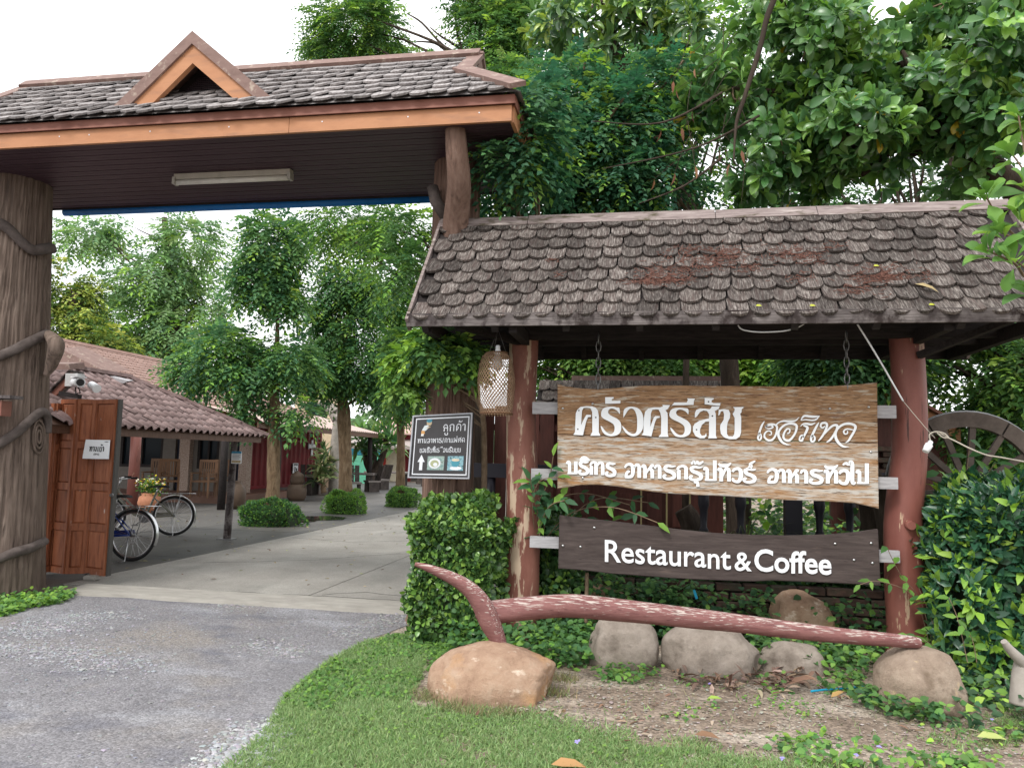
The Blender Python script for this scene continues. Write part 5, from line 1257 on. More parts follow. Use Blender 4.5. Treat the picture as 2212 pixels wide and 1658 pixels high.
mb = MB(); mb.prism([(xx0 - .6, FYh - .8, zt_h - .1), (xx3 + .6, FYh - .8, zt_h - .1), (xx3 + .6, FYh + 2, zt_h + 1.2), (xx0 - .6, FYh + 2, zt_h + 1.2)], (0, 0, .1)); mb.build('roof', m_pink, fh)

# chairs on the veranda
def make_chair():
    r = thing('veranda_chair', 'x', 'chair', (0, 0, 0), 'wooden armchairs on the veranda')
    mb = MB(); mb.box((0, 0, .43), (.50, .48, .045)); mb.build('seat', m_chair, r)
    bk = MB(); bk.box((0, .24, .97), (.50, .035, .07)); bk.box((0, .235, .56), (.50, .035, .05)); b_ = bk.build('backrest', m_chair, r)
    for i in range(7):
        mb = MB(); mb.box((-.19 + i * .0633, .24, .765), (.038, .018, .345)); mb.build('slat', m_chair, b_)
    for s_ in (-1, 1):
        mb = MB(); mb.box((s_ * .235, -.22, .31), (.045, .045, .62)); mb.build('leg', m_chair, r)
        mb = MB(); mb.bar((s_ * .235, .24, 0), (s_ * .235, .25, .96), .045, .045); mb.build('leg', m_chair, r)
        mb = MB(); mb.box((s_ * .235, 0, .645), (.06, .52, .03)); mb.build('armrest', m_chair, r)
    return r
ch0 = make_chair()
chairs = [(438, 1074, 0.1, 'slat-backed wooden armchair in front of the right veranda window'), (466, 1070, -.1, 'wooden armchair half hidden by the dark veranda post'),
          (333, 1072, .15, 'wooden armchair behind the silver bicycle saddle'), (362, 1074, .6, 'wooden armchair left of the navy veranda door, turned sideways')]
for i, (x, y, rz, lb_) in enumerate(chairs):
    o = ch0 if i == 0 else copy_tree(ch0)
    g_ = gnd(x, y, .22); o.location = (g_.x, min(g_.y, 21.3), .22); o.rotation_euler = (0, 0, rz); o['label'] = lb_

# clay jars and the flower pot
def jar(x, y, prof, label, mat=None, name='clay_jar', cat='jar'):
    g_ = gnd(x, y); mb = MB(); mb.lathe(prof, (0, 0, 0), 22); o = mb.build(name, mat or m_clay); o.location = (g_.x, g_.y, .026); return tag(o, label, cat), g_
jar(509, 1101, [(.12, 0), (.20, .10), (.235, .30), (.225, .45), (.15, .60), (.10, .66), (.115, .70), (.06, .70)], 'tall brown clay jar behind the carport corner post')
t = thing('jar_stack', 'two brown clay jars stacked one on the other in front of the red container', 'jar', (0, 0, 0))
g_ = gnd(640, 1083); t.location = (g_.x, g_.y, .026)
mb = MB(); mb.lathe([(.22, 0), (.285, .12), (.30, .34), (.26, .46), (.2, .5)], (0, 0, 0), 22); mb.build('lower_jar', m_clay, t, local=True)
mb = MB(); mb.lathe([(.2, .5), (.215, .6), (.20, .70), (.21, .72), (.17, .80), (.06, .86), (.02, .9)], (0, 0, 0), 22); mb.build('upper_jar', m_clay, t, local=True)
t, g_ = jar(321, 1112, [(.10, 0), (.20, .1), (.25, .25), (.22, .38), (.16, .42), (.18, .46), (.14, .46)], 'round terracotta pot of yellow and white flowers behind the silver bicycle', m_terra, 'flower_pot', 'flower pot')
n = 260; c = np.array([g_.x, g_.y, .60]); P = c + RNG.normal(size=(n, 3)) * (.11, .11, .09); D = unit(n) + (0, 0, .8)
leaves('foliage', 'diamond', P, D, unit(n), .09, .04, tints(n, [(.05, .14, .03), (.10, .2, .04)]), ml_soft, t).location = -Vector(t.location)
n = 110; P = c + (0, 0, .08) + RNG.normal(size=(n, 3)) * (.12, .12, .07)
leaves('blossoms', 'ovate', P, unit(n), unit(n) + (0, 0, 1.), .06, .05, tints(n, [(.75, .55, .03), (.8, .66, .08), (.8, .78, .65)]), ml_soft, t).location = -Vector(t.location)

# rough slab tables and benches in the far yard
m_slab = M('dark_rough_slab', [(0.3, (0.025, 0.02, 0.018)), (0.7, (0.085, 0.068, 0.06))], noise=6, bump=.4, rough=.8)
m_slab2 = M('grey_slab_top', [(0.3, (0.12, 0.10, 0.09)), (0.7, (0.28, 0.25, 0.23))], noise=6, sc=(1, 5, 5), bump=.3, rough=.8)
def slab_table(x, y, w, h, label, rz=0.0):
    g_ = gnd(x, y); t = thing('slab_table', label, 'table', (g_.x, g_.y, .026), 'rough slab tables in the yard', rz)
    for k in range(2):
        mb = MB(); mb.box((0, -.2 + .4 * k, h - .04), (w, .38, .075), (0, 0, random.uniform(-.03, .03))); mb.build('top_plank', m_slab2, t, local=True)
    for s_ in (-1, 1):
        mb = MB(); mb.box((s_ * w * .34, 0, (h - .08) / 2), (.16, .6, h - .08), (0, 0, .1 * s_)); mb.build('leg', m_slab, t, local=True)
def slab_seat(x, y, label, rz):
    g_ = gnd(x, y); t = thing('slab_chair', label, 'chair', (g_.x, g_.y, .026), 'rough slab chairs in the yard', rz)
    mb = MB(); mb.box((0, 0, .40), (.62, .5, .07)); mb.build('seat', m_slab2, t, local=True)
    for k in range(3):
        mb = MB(); mb.box((-.2 + .2 * k, .30, .70), (.16, .05, .68), (-.28, 0, 0)); mb.build('back_slat', m_slab, t, local=True)
    for s_ in (-1, 1):
        mb = MB(); mb.box((s_ * .24, 0, .18), (.09, .42, .36)); mb.build('leg', m_slab, t, local=True)
slab_table(768, 1062, 1.5, .72, 'rough slab table right behind the middle courtyard tree', .1)
slab_table(836, 1055, 1.9, .72, 'long rough slab table between the middle and right courtyard trees', -.1)
slab_table(694, 1071, 1.0, .70, 'dark slab table beside the awning post', .2)
slab_table(893, 1050, 1.3, .66, 'slab table right of the right courtyard tree', .2)
slab_seat(803, 1063, 'leaning-back slab chair nearest the middle courtyard tree', -.9)
slab_seat(822, 1058, 'slab chair half behind the leaning-back slab chair', -.6)
slab_seat(760, 1068, 'low slab chair at the foot of the middle courtyard tree', .5)
slab_seat(908, 1046, 'slab chair at the far right of the yard by the gate pillar', -1.2)
slab_seat(668, 1068, 'slab chair near the container end left of the awning post', .6)

# ------------------------------------------------------------------ bicycles
def bicycle(label, frame_mat, loc, rz, lean=0.0, basket=False, flip=1):
    r = thing('bicycle', label, 'bicycle', loc, 'bicycles parked behind the gate', rz)
    r.rotation_euler = (lean, 0, rz)
    R_ = .33
    def wheel(x):
        mb = MB(); mb.tube([(x + (R_ - .018) * math.cos(t), 0, R_ + (R_ - .018) * math.sin(t)) for t in np.linspace(0, 2 * math.pi, 41)], .019, 8, cap=False); w = mb.build('wheel', m_rubber, r, local=True)
        mb = MB(); mb.tube([(x + (R_ - .045) * math.cos(t), 0, R_ + (R_ - .045) * math.sin(t)) for t in np.linspace(0, 2 * math.pi, 41)], .011, 6, cap=False); mb.build('rim', m_steel, w, local=True)
        mb = MB()
        for k in range(28):
            a = 2 * math.pi * k / 28; mb.tube([(x + .02 * math.cos(a + 1.2 * (-1) ** k), .025 * (-1) ** k, R_ + .02 * math.sin(a + 1.2 * (-1) ** k)), (x + (R_ - .05) * math.cos(a), 0, R_ + (R_ - .05) * math.sin(a))], .0018, 4, cap=False)
        mb.build('spokes', m_steel, w, local=True)
        mb = MB(); mb.tube([(x, -.045, R_), (x, .045, R_)], .022, 10); mb.build('hub', m_dsteel, w, local=True)
        mb = MB(); a0, a1 = (math.radians(20), math.radians(200)) if x < 0 else (math.radians(0), math.radians(150))
        vs, fs = [], []
        for i, a in enumerate(np.linspace(a0, a1, 22)):
            for yy, rr in ((-.032, R_ + .012), (0, R_ + .024), (.032, R_ + .012)): vs.append((x + rr * math.cos(a) * (1), yy, R_ + rr * math.sin(a)))
            if i: b = (i - 1) * 3; fs += [(b, b + 1, b + 4, b + 3), (b + 1, b + 2, b + 5, b + 4)]
        mb.add(vs, fs, True); mb.build('mudguard', m_steel, r, local=True)
    # x points to the front; rear hub at -.52, front hub at +.52
    wheel(-.52); wheel(.54)
    bb, seat, head, headb = Vector((-.07, 0, .29)), Vector((-.22, 0, .70)), Vector((.36, 0, .82)), Vector((.41, 0, .62))
    mb = MB()
    mb.tube([bb, seat], .018, 8); mb.tube([headb + Vector((-.01, 0, .05)), Vector((.1, 0, .36)), bb], .024, 8); mb.tube([head - Vector((0, 0, .03)), headb], .022, 8)
    mb.tube([Vector((.37, 0, .74)), Vector((.1, 0, .46)), Vector((-.14, 0, .45))], .016, 8)
    for s_ in (-1, 1):
        mb.tube([(-.07, .03 * s_, .29), (-.52, .06 * s_, .33)], .011, 6); mb.tube([(-.2, .02 * s_, .62), (-.52, .06 * s_, .33)], .010, 6)
        mb.tube([(.415, .045 * s_, .62), (.47, .05 * s_, .48), (.54, .055 * s_, .33)], .012, 6)
    mb.build('frame', frame_mat, r, local=True)
    mb = MB(); mb.tube([seat, seat + Vector((-.03, 0, .10))], .013, 8); mb.build('seat_post', m_steel, r, local=True)
    mb = MB(); sp = [(-.42, .085, .03), (-.36, .10, .04), (-.26, .075, .035), (-.16, .03, .025), (-.08, .016, .018)]
    vs, fs = [], []
    for i, (x, w, h) in enumerate(sp):
        vs += [(x, -w, .80), (x, -w * .6, .80 + h), (x, w * .6, .80 + h), (x, w, .80)]
        if i: b = (i - 1) * 4; fs += [(b, b + 1, b + 5, b + 4), (b + 1, b + 2, b + 6, b + 5), (b + 2, b + 3, b + 7, b + 6), (b, b + 4, b + 7, b + 3)]
    fs += [(0, 3, 2, 1), (16, 17, 18, 19)]
    mb.add(vs, fs, True); mb.build('saddle', m_rubber, r, local=True)
    mb = MB(); mb.tube([head, (.34, 0, .93)], .013, 8); mb.tube([(.16, -.26, .96), (.24, -.25, .955), (.33, -.14, .94), (.345, 0, .93), (.33, .14, .94), (.24, .25, .955), (.16, .26, .96)], .011, 8); hb_ = mb.build('handlebar', m_steel, r, local=True)
    for s_ in (-1, 1):
        mb = MB(); mb.tube([(.13, .262 * s_, .962), (.235, .252 * s_, .957)], .017, 8); mb.build('grip', m_rubber, hb_, local=True)
    mb = MB()
    for s_ in (-1, 1): mb.tube([(-.30, .06 * s_, .70), (-.84, .06 * s_, .705)], .006, 6); mb.tube([(-.62, .06 * s_, .70), (-.525, .07 * s_, .34)], .005, 6)
    for k in range(6): mb.tube([(-.36 - .09 * k, -.06, .703), (-.36 - .09 * k, .06, .703)], .005, 6)
    mb.build('rear_rack', m_steel, r, local=True)
    mb = MB(); mb.tube([(-.07, -.045, .29), (-.07, .045, .29)], .08, 18); mb.build('chainwheel', m_dsteel, r, local=True)
    for s_ in (-1, 1):
        mb = MB(); mb.tube([(-.07, .06 * s_, .29), (-.07 + .12 * s_, .065 * s_, .29 - .11 * s_)], .008, 6); mb.box((-.07 + .12 * s_, .105 * s_, .29 - .11 * s_), (.09, .07, .02)); mb.build('pedal', m_dsteel, r, local=True)
    mb = MB(); mb.bar((-.07, -.05, .33), (-.50, -.06, .36), .02, .07); mb.build('chain_guard', frame_mat, r, local=True)
    mb = MB(); mb.tube([(-.5, .06, .30), (-.55, .16, .01), (-.48, .20, .006)], .007, 6); mb.build('kickstand', m_steel, r, local=True)
    return r
m_bike1 = flat('blue_bike_paint', (.012, .035, .20), rough=.3, spec=.5)
m_bike2 = flat('olive_silver_paint', (.22, .21, .165), rough=.35, spec=.5)
def place_bike(px, rz, *a):
    g_ = gnd(*px); off = Vector((-.52 * math.cos(rz), -.52 * math.sin(rz), 0))
    return g_ - off
rzA = math.radians(182); p = place_bike((281, 1216), rzA); bicycle('blue bicycle with a chrome rear mudguard half hidden behind the folding gate', m_bike1, (p.x, p.y, .026), rzA, .05)
rzB = math.radians(205); p = place_bike((372, 1160), rzB); bicycle('olive-silver bicycle with rear rack parked behind the blue one', m_bike2, (p.x, p.y, .026), rzB, .06)
# ------------------------------------------------------------------ trees and shrubs
UPV = np.array([0, 0, 1.0])
G_DARK = [(0.044, 0.112, 0.051), (0.059, 0.140, 0.056), (0.076, 0.171, 0.059), (0.100, 0.213, 0.063)]
G_MID = [(0.081, 0.183, 0.061), (0.104, 0.226, 0.066), (0.140, 0.275, 0.068), (0.183, 0.317, 0.076)]
G_BRIGHT = [(0.183, 0.354, 0.067), (0.244, 0.427, 0.073), (0.317, 0.512, 0.091)]
def limb_tips(root, tpts, tips, r0, r1, mat, name='limbs'):
    mb = MB(); tp_ = [Vector(p) for p in spline(tpts, 8)]
    for tp in tips:
        tp = Vector(tp)
        s = min(tp_[len(tp_) // 3:], key=lambda q_: abs((tp.z - q_.z) - .55 * math.hypot(tp.x - q_.x, tp.y - q_.y)) + .15 * (tp - q_).length); L_ = (tp - s).length
        m1 = s.lerp(tp, .35) + Vector((random.uniform(-1, 1), random.uniform(-1, 1), random.uniform(-.3, .3))) * L_ * .05; m2 = s.lerp(tp, .7) + Vector((random.uniform(-1, 1), random.uniform(-1, 1), random.uniform(0, .8))) * L_ * .05
        sp = spline([(*s, r0), (*m1, r0 * .6 + r1 * .4), (*m2, r0 * .3 + r1 * .7), (*tp, r1)], 4); mb.tube([q_[:3] for q_ in sp], [q_[3] for q_ in sp], 6, cap=False, jit=.1)
    o = mb.build(name, mat, root); o['kind'] = 'stuff'; return o
def blob_pts(blobs, n, shell=0.5, gap=0.0, gsc=1.2, seed=0.0):
    """points in ellipsoid blobs given as (centre, radii); returns P and outward directions"""
    w = np.array([(b[1][0] * b[1][1] * b[1][2]) ** (2 / 3) for b in blobs]); w /= w.sum()
    idx = RNG.choice(len(blobs), int(n * 2.2), p=w)
    C = np.array([list(b[0]) for b in blobs])[idx]; R = np.array([list(b[1]) for b in blobs])[idx]
    U = unit(len(idx)); r = (shell + (1 - shell) * RNG.random((len(idx), 1)) ** 0.7)
    lump = 0.8 + 0.4 * vnoise(C + U * R, 1.3 / max(0.3, R.mean()), seed)[:, None]
    P = C + U * R * r * lump
    if gap: 
        k = vnoise(P, gsc, seed + 3) > gap
        P, U = P[k], U[k]
    return P[:n], U[:n]
def sprays(P, U, slen, k, L, W, droop=0.35, lift=0.0, spread=0.9):
    """pinnate leaves: k leaflets on each rachis; arrays of leaflet base, direction, upper side, length"""
    n = len(P)
    D = nrmz(U * (1, 1, 0.45) + unit(n) * 0.55 + UPV * (lift - droop * .5))
    Sd = nrmz(np.cross(D, UPV) + 1e-6); Nn = np.cross(Sd, D)
    sl = slen * (0.7 + 0.6 * RNG.random(n))
    t = np.linspace(0.12, 1.0, k)
    sgn = np.where(np.arange(k) % 2 == 0, 1.0, -1.0); sgn[-1] = 0
    B = P[:, None, :] + D[:, None, :] * (t[None, :, None] * sl[:, None, None]) - UPV * (droop * (t ** 2)[None, :, None] * sl[:, None, None])
    LD = D[:, None, :] * 0.55 + Sd[:, None, :] * (sgn[None, :, None] * spread) - UPV * 0.28 + RNG.normal(size=(n, k, 3)) * 0.14
    LN = Nn[:, None, :] + RNG.normal(size=(n, k, 3)) * 0.3
    s = (0.75 + 0.5 * RNG.random((n, k)))
    return B.reshape(-1, 3), LD.reshape(-1, 3), LN.reshape(-1, 3), (L * s).reshape(-1), (W * s).reshape(-1)
def spray_tints(n, k, pal, w=None, bright=None, fb=0.0):
    c = tints(n, pal, w, .18)
    if bright is not None and fb > 0:
        m = RNG.random(n) < fb; c[m] = tints(int(m.sum()), bright, None, .15)
    c = np.repeat(c, k, 0)
    return c * (0.9 + 0.2 * RNG.random((len(c), 1)))
def branches(root, start, tips, r0, r1, mat, name='branches', wob=0.12, seg=6):
    mb = MB(); s = Vector(start)
    for tp in tips:
        tp = Vector(tp); L_ = (tp - s).length
        m1 = s.lerp(tp, .35) + Vector((random.uniform(-1, 1), random.uniform(-1, 1), random.uniform(.2, 1))) * L_ * wob
        m2 = s.lerp(tp, .7) + Vector((random.uniform(-1, 1), random.uniform(-1, 1), random.uniform(-.2, .8))) * L_ * wob
        sp = spline([(*s, r0), (*m1, r0 * .65 + r1 * .35), (*m2, r0 * .3 + r1 * .7), (*tp, r1)], 4)
        mb.tube([q_[:3] for q_ in sp], [q_[3] for q_ in sp], seg, cap=False, jit=.1)
    return mb.build(name, mat, root)
def trunk(root, pts, rad, mat, name='trunk', seg=18, jit=.12):
    sp = spline([(*p, r) for p, r in zip(pts, rad)], 6)
    mb = MB(); mb.tube([q_[:3] for q_ in sp], [q_[3] for q_ in sp], seg, jit=jit); return mb.build(name, mat, root)
def B(x, y, rx, rz, Y, depth=None, dy=0.0):
    """a crown blob seen at (x, y) with half sizes rx, rz in picture pixels, standing at depth Y"""
    c = at(x, y, Y); k = (c - CAMP).dot(FW) / PF
    return ((c.x, c.y + dy, c.z), (rx * k, (depth if depth else rx * k * .9), rz * k))

# three courtyard trees in clipped box hedges
def court_tree(label, base, Y, trunk_px, blobs, n, stems, pal, tr, Lf=.115, kk=9):
    g_ = at(base[0], base[1], Y); g_.z = 0
    t = thing('courtyard_tree', label, 'tree', (g_.x, g_.y, 0), 'trees along the driveway')
    pts = [(g_.x, g_.y, -.02)] + [tuple(at(x, y, Y)) for x, y in trunk_px]
    trunk(t, pts, tr, m_trunk, seg=20, jit=.22)
    top = pts[-1]
    P, U = blob_pts(blobs, n, .35, .36, 1.6, Y)
    Bp, D, N, L, W = sprays(P, U, .42, kk, Lf, Lf * .52, .45)
    leaves('crown', 'diamond', Bp, D, N, L, W, spray_tints(len(P), kk, pal, None, G_BRIGHT, .13), ml_soft, t)
    tips = [b[0] for b in blobs for _ in range(1)] + [tuple(P[i]) for i in RNG.integers(0, len(P), stems)]
    limb_tips(t, pts, tips, min(.05, tr[-1] * .8), .010, m_trunk)
    return t
G_CT = [(0.067, 0.165, 0.083), (0.088, 0.201, 0.088), (0.116, 0.244, 0.091), (0.159, 0.299, 0.091)]
Y = 14.6; court_tree('nearest courtyard tree, pale slim upper stem and an upper and a lower crown', (590, 1100), Y, [(590, 1060), (591, 960), (593, 880), (597, 780), (600, 690)],
    [B(590, 525, 72, 68, Y), B(570, 600, 62, 55, Y), B(612, 640, 40, 36, Y), B(470, 760, 85, 58, Y), B(420, 800, 45, 36, Y), B(540, 800, 70, 42, Y), B(630, 770, 50, 45, Y), B(545, 885, 34, 18, Y), B(640, 885, 32, 20, Y)], 2900, 22, G_CT,
    [.17, .135, .12, .105, .055, .04])
Y = 18.2; court_tree('middle courtyard tree with a ragged brown trunk forking low into a dense crown', (747, 1085), Y, [(747, 1040), (746, 960), (742, 890), (740, 850)],
    [B(755, 610, 62, 50, Y), B(735, 680, 64, 46, Y), B(700, 790, 75, 52, Y), B(785, 780, 62, 58, Y), B(750, 720, 50, 40, Y), B(825, 820, 34, 40, Y)], 2900, 26, G_CT[:3] + G_DARK[2:],
    [.20, .165, .155, .16, .10], .12)
Y = 21.2; court_tree('right courtyard tree, slender trunk and bright drooping crown', (865, 1078), Y, [(865, 1040), (866, 960), (865, 900), (863, 850)],
    [B(850, 650, 44, 46, Y), B(875, 740, 44, 50, Y), B(850, 850, 60, 36, Y), B(885, 830, 40, 46, Y)], 1800, 20, G_CT[1:] + G_BRIGHT[:1],
    [.17, .13, .115, .10, .06], .13)
def leaf_box(c, size, n, seed=0.0, top_bias=.45):
    """points on and just inside the faces of a clipped hedge block, with outward directions"""
    c, s = np.array(c), np.array(size) / 2
    f = RNG.random(n); P = (RNG.random((n, 3)) * 2 - 1); U = np.zeros((n, 3))
    a_top = top_bias; 
    for lo, hi, ax, sg_ in ((0, a_top, 2, 1), (a_top, a_top + .30, 1, -1), (a_top + .30, a_top + .40, 1, 1), (a_top + .40, a_top + .40 + (0.6 - a_top) / 2, 0, 1), (a_top + .40 + (0.6 - a_top) / 2, 1.01, 0, -1)):
        k = (f >= lo) & (f < hi); P[k, ax] = sg_; U[k, ax] = sg_
    rd = np.linalg.norm(P, axis=1, keepdims=True); Pz = P * (1, 1, 1); Pz[:, 2] = np.maximum(Pz[:, 2], 0); kq = np.maximum(1, (np.abs(Pz) ** 3.2).sum(1, keepdims=True) ** (1 / 3.2)); P = P / np.concatenate([kq, kq, np.where(P[:, 2:] > 0, kq, 1)], 1)
    Q = c + P * s * (1 - .10 * RNG.random((n, 1)))
    Q = Q + U * ((vnoise(Q, 3.2, seed) - .5) * .34)[:, None] + RNG.normal(size=(n, 3)) * .012
    return Q, U
def hedge_core(c, size, root, mat):
    mb = MB(); mb.box((c[0], c[1], c[2] * .92), (size[0] * .70, size[1] * .66, size[2] * .80)); return mb.build('woody_core', mat, root)
m_core = flat('hedge_inner_twigs', (.030, .045, .020), rough=.9)
for (x, yb, w_, h_, Y, lab, pal) in ((587, 1143, 130, 52, 14.35, 'clipped box hedge round the foot of the nearest courtyard tree', G_DARK + G_MID[:1]), (748, 1112, 88, 46, 18.0, 'clipped bright box hedge round the foot of the middle courtyard tree', G_MID + G_BRIGHT[:1]), (870, 1097, 72, 34, 21.0, 'loose low hedge round the foot of the right courtyard tree', G_DARK[2:] + G_MID)):
    c = at(x, yb, Y); k = (c - CAMP).dot(FW) / PF; wd, ht = w_ * k, h_ * k
    t = thing('clipped_hedge', lab, 'hedge', (c.x, Y, 0), 'hedges round the courtyard trees')
    hedge_core((c.x, Y, ht / 2), (wd, .85, ht), t, m_core)
    n = 4200; P, U = leaf_box((c.x, Y, ht / 2), (wd, .85, ht), n, Y)
    leaves('foliage', 'diamond', P, U + unit(n) * .8 + UPV * .3, U + unit(n) * .6, .055, .033, tints(n, pal + G_BRIGHT[:1], None, .2), ml_soft, t)

# trees behind
def wild_tree(name, label, blobs, n, slen, kk, Lf, Wf, pal, trunk_pts, tr, mat=ml_far, bark=m_trunkd, fb=.1, bright=G_BRIGHT, gap=.36, gsc=.9, droop=.4, tips_n=24, tmpl='diamond', group=None, shell=.3):
    p0 = trunk_pts[0]
    t = thing(name, label, 'tree', (p0[0], p0[1], 0), group)
    trunk(t, trunk_pts, tr, bark)
    P, U = blob_pts(blobs, n, shell, gap, gsc, p0[1])
    Bp, D, N, L, W = sprays(P, U, slen, kk, Lf, Wf, droop)
    leaves('crown', tmpl, Bp, D, N, L, W, spray_tints(len(P), kk, pal, None, bright, fb), mat, t)
    tips = [b[0] for b in blobs] + [tuple(P[i]) for i in RNG.integers(0, len(P), tips_n)]
    limb_tips(t, trunk_pts, tips, tr[-1] * .5, .012, bark)
    return t
def gp(x, y, Y, z=None):
    p = at(x, y, Y); return (p.x, p.y, p.z if z is None else z)
Y = 31
wild_tree('tall_feathery_tree', 'tall airy feathery-leaved tree behind the pink roof with sky showing through its top', [B(290, 490, 90, 36, Y), B(410, 520, 60, 46, Y), B(340, 600, 95, 56, Y), B(290, 690, 90, 70, Y), B(400, 700, 85, 66, Y), B(190, 510, 50, 32, Y), B(440, 640, 36, 40, Y)], 2000, .95, 11, .26, .105,
          [(0.143, 0.260, 0.130), (0.182, 0.312, 0.137), (0.221, 0.364, 0.156), (0.260, 0.416, 0.169)], [gp(365, 800, Y, 0), gp(372, 700, Y), gp(366, 600, Y), gp(355, 470, Y)], [.4, .3, .22, .12], gap=.43, gsc=.55)  # leaf colours lightened: distance haze is painted into this crown
Y = 27
wild_tree('yellow_green_tree', 'rounded yellow-green tree just right of the left gate pillar', [B(150, 620, 55, 60, Y), B(185, 650, 45, 50, Y), B(130, 700, 50, 60, Y), B(190, 740, 50, 50, Y), B(240, 750, 45, 35, Y)], 1500, .5, 7, .2, .10,
          [(.08, .15, .05), (.11, .19, .05), (.24, .30, .06)], [gp(160, 800, Y, 0), gp(160, 700, Y), gp(158, 640, Y)], [.3, .25, .12], fb=.34, bright=[(.36, .44, .10), (.42, .48, .12), (.30, .38, .09)], gap=.38, gsc=.9)
Y = 9.2
wild_tree('overhanging_tree', 'tall fine-leaved tree behind the right gate pillar reaching over the gate roof', [B(800, 70, 120, 60, 13), B(880, 30, 90, 55, 13), B(980, 20, 90, 60, 13), B(900, 90, 90, 40, 13), B(930, 60, 110, 80, 13), B(1060, 90, 110, 100, 13), B(720, 110, 50, 30, 13), B(1000, 190, 130, 60, 12), B(760, 480, 90, 35, Y + 1.5), B(870, 500, 70, 50, Y + .5), B(880, 580, 50, 40, Y), B(1150, 60, 80, 90, 13), B(1120, 210, 70, 80, 12)], 5200, .42, 13, .082, .036,
          G_DARK[1:] + G_MID, [gp(1012, 1080, Y, 0), gp(1008, 950, Y), gp(1004, 840, Y), gp(985, 560, Y), gp(990, 400, Y + .5), gp(1000, 250, 11), gp(1010, 130, 12.3)], [.27, .21, .19, .17, .13, .10, .07], gap=.42, gsc=.8, mat=ml_soft, bark=m_trunkd, tips_n=8, fb=.15)
Y = 8.3
wild_tree('leafy_vine_tree', 'dense dark green tree with small pointed leaves smothering the right end of the gate', [B(1200, 340, 120, 95, Y, .7), B(1330, 290, 130, 110, Y, .8), B(1230, 200, 90, 60, Y, .6), B(1070, 430, 45, 40, Y - .2, .4), B(1155, 290, 42, 60, 6.5, .35), B(1140, 360, 40, 30, 6.6, .3), B(1165, 215, 40, 40, 6.5, .3), B(1085, 345, 32, 22, 6.5, .25), B(1140, 270, 50, 70, Y - .7, .4), B(1400, 390, 90, 60, Y, .7), B(1100, 345, 55, 35, Y - .3, .4), B(1300, 420, 120, 50, Y, .7), B(1420, 200, 80, 80, Y + .2, .6), B(1170, 420, 90, 45, Y - .2, .4)], 4600, .30, 9, .075, .045,
          [(0.042, 0.127, 0.073), (0.055, 0.153, 0.083), (0.068, 0.176, 0.083), (0.098, 0.221, 0.086)], [gp(1122, 900, Y, 0), gp(1130, 700, Y), gp(1210, 500, Y), gp(1240, 380, Y)], [.12, .1, .08, .06], gap=.33, gsc=2.2, mat=ml_soft, bark=m_twig, tips_n=40, fb=.10, tmpl='diamond', shell=.25)
Y = 6.9
wild_tree('pillar_climber', 'light green leafy climber hanging beside the right gate pillar above the direction board', [B(945, 750, 46, 24, 6.25, .25), B(1000, 765, 38, 22, 6.3, .25), B(890, 780, 40, 34, 6.7, .25), B(955, 725, 50, 20, 6.3, .25), B(880, 835, 18, 10, 6.6, .15), B(985, 560, 40, 22, 6.5, .2), B(880, 760, 30, 40, 7.2, .3)], 1000, .17, 9, .07, .042,
          G_DARK[1:] + G_MID, [gp(1048, 1080, 6.6, 0), gp(1046, 950, 6.55), gp(1030, 860, 6.4), gp(1000, 800, 6.3)], [.03, .025, .02, .015], gap=.3, gsc=3, mat=ml_soft, bark=m_twig, tips_n=16, fb=.28)
# narrow-leaved tree over the ridge line
def rosettes(P, A, k, L, jl=.3, open_=.95, droop=.2):
    """k leaves round each tip P with axis A"""
    n = len(P); A = nrmz(A)
    T = nrmz(np.cross(A, UPV + unit(n) * .05) + 1e-6); Q = np.cross(A, T)
    ph = RNG.random(n)[:, None] * 6.28 + np.arange(k)[None, :] * 2.39996 + RNG.normal(size=(n, k)) * .25
    el = np.linspace(.15, 1.0, k)[None, :] * open_ + RNG.normal(size=(n, k)) * .12
    rad = T[:, None, :] * np.cos(ph)[:, :, None] + Q[:, None, :] * np.sin(ph)[:, :, None]
    D = A[:, None, :] * np.cos(el * 1.45)[:, :, None] + rad * np.sin(el * 1.45)[:, :, None] - UPV * droop * 1.8 * el[:, :, None] + RNG.normal(size=(n, k, 3)) * .14
    N = A[:, None, :] * .9 - rad * .25 + UPV * .35 + RNG.normal(size=(n, k, 3)) * .18
    Pb = P[:, None, :] - A[:, None, :] * (np.linspace(0, .45, k)[None, :, None] * L) + rad * .012
    s = L * (.6 + .5 * np.linspace(.35, 1, k)[None, :]) * (1 - jl / 2 + jl * RNG.random((n, k)))
    return Pb.reshape(-1, 3), D.reshape(-1, 3), N.reshape(-1, 3), s.reshape(-1)
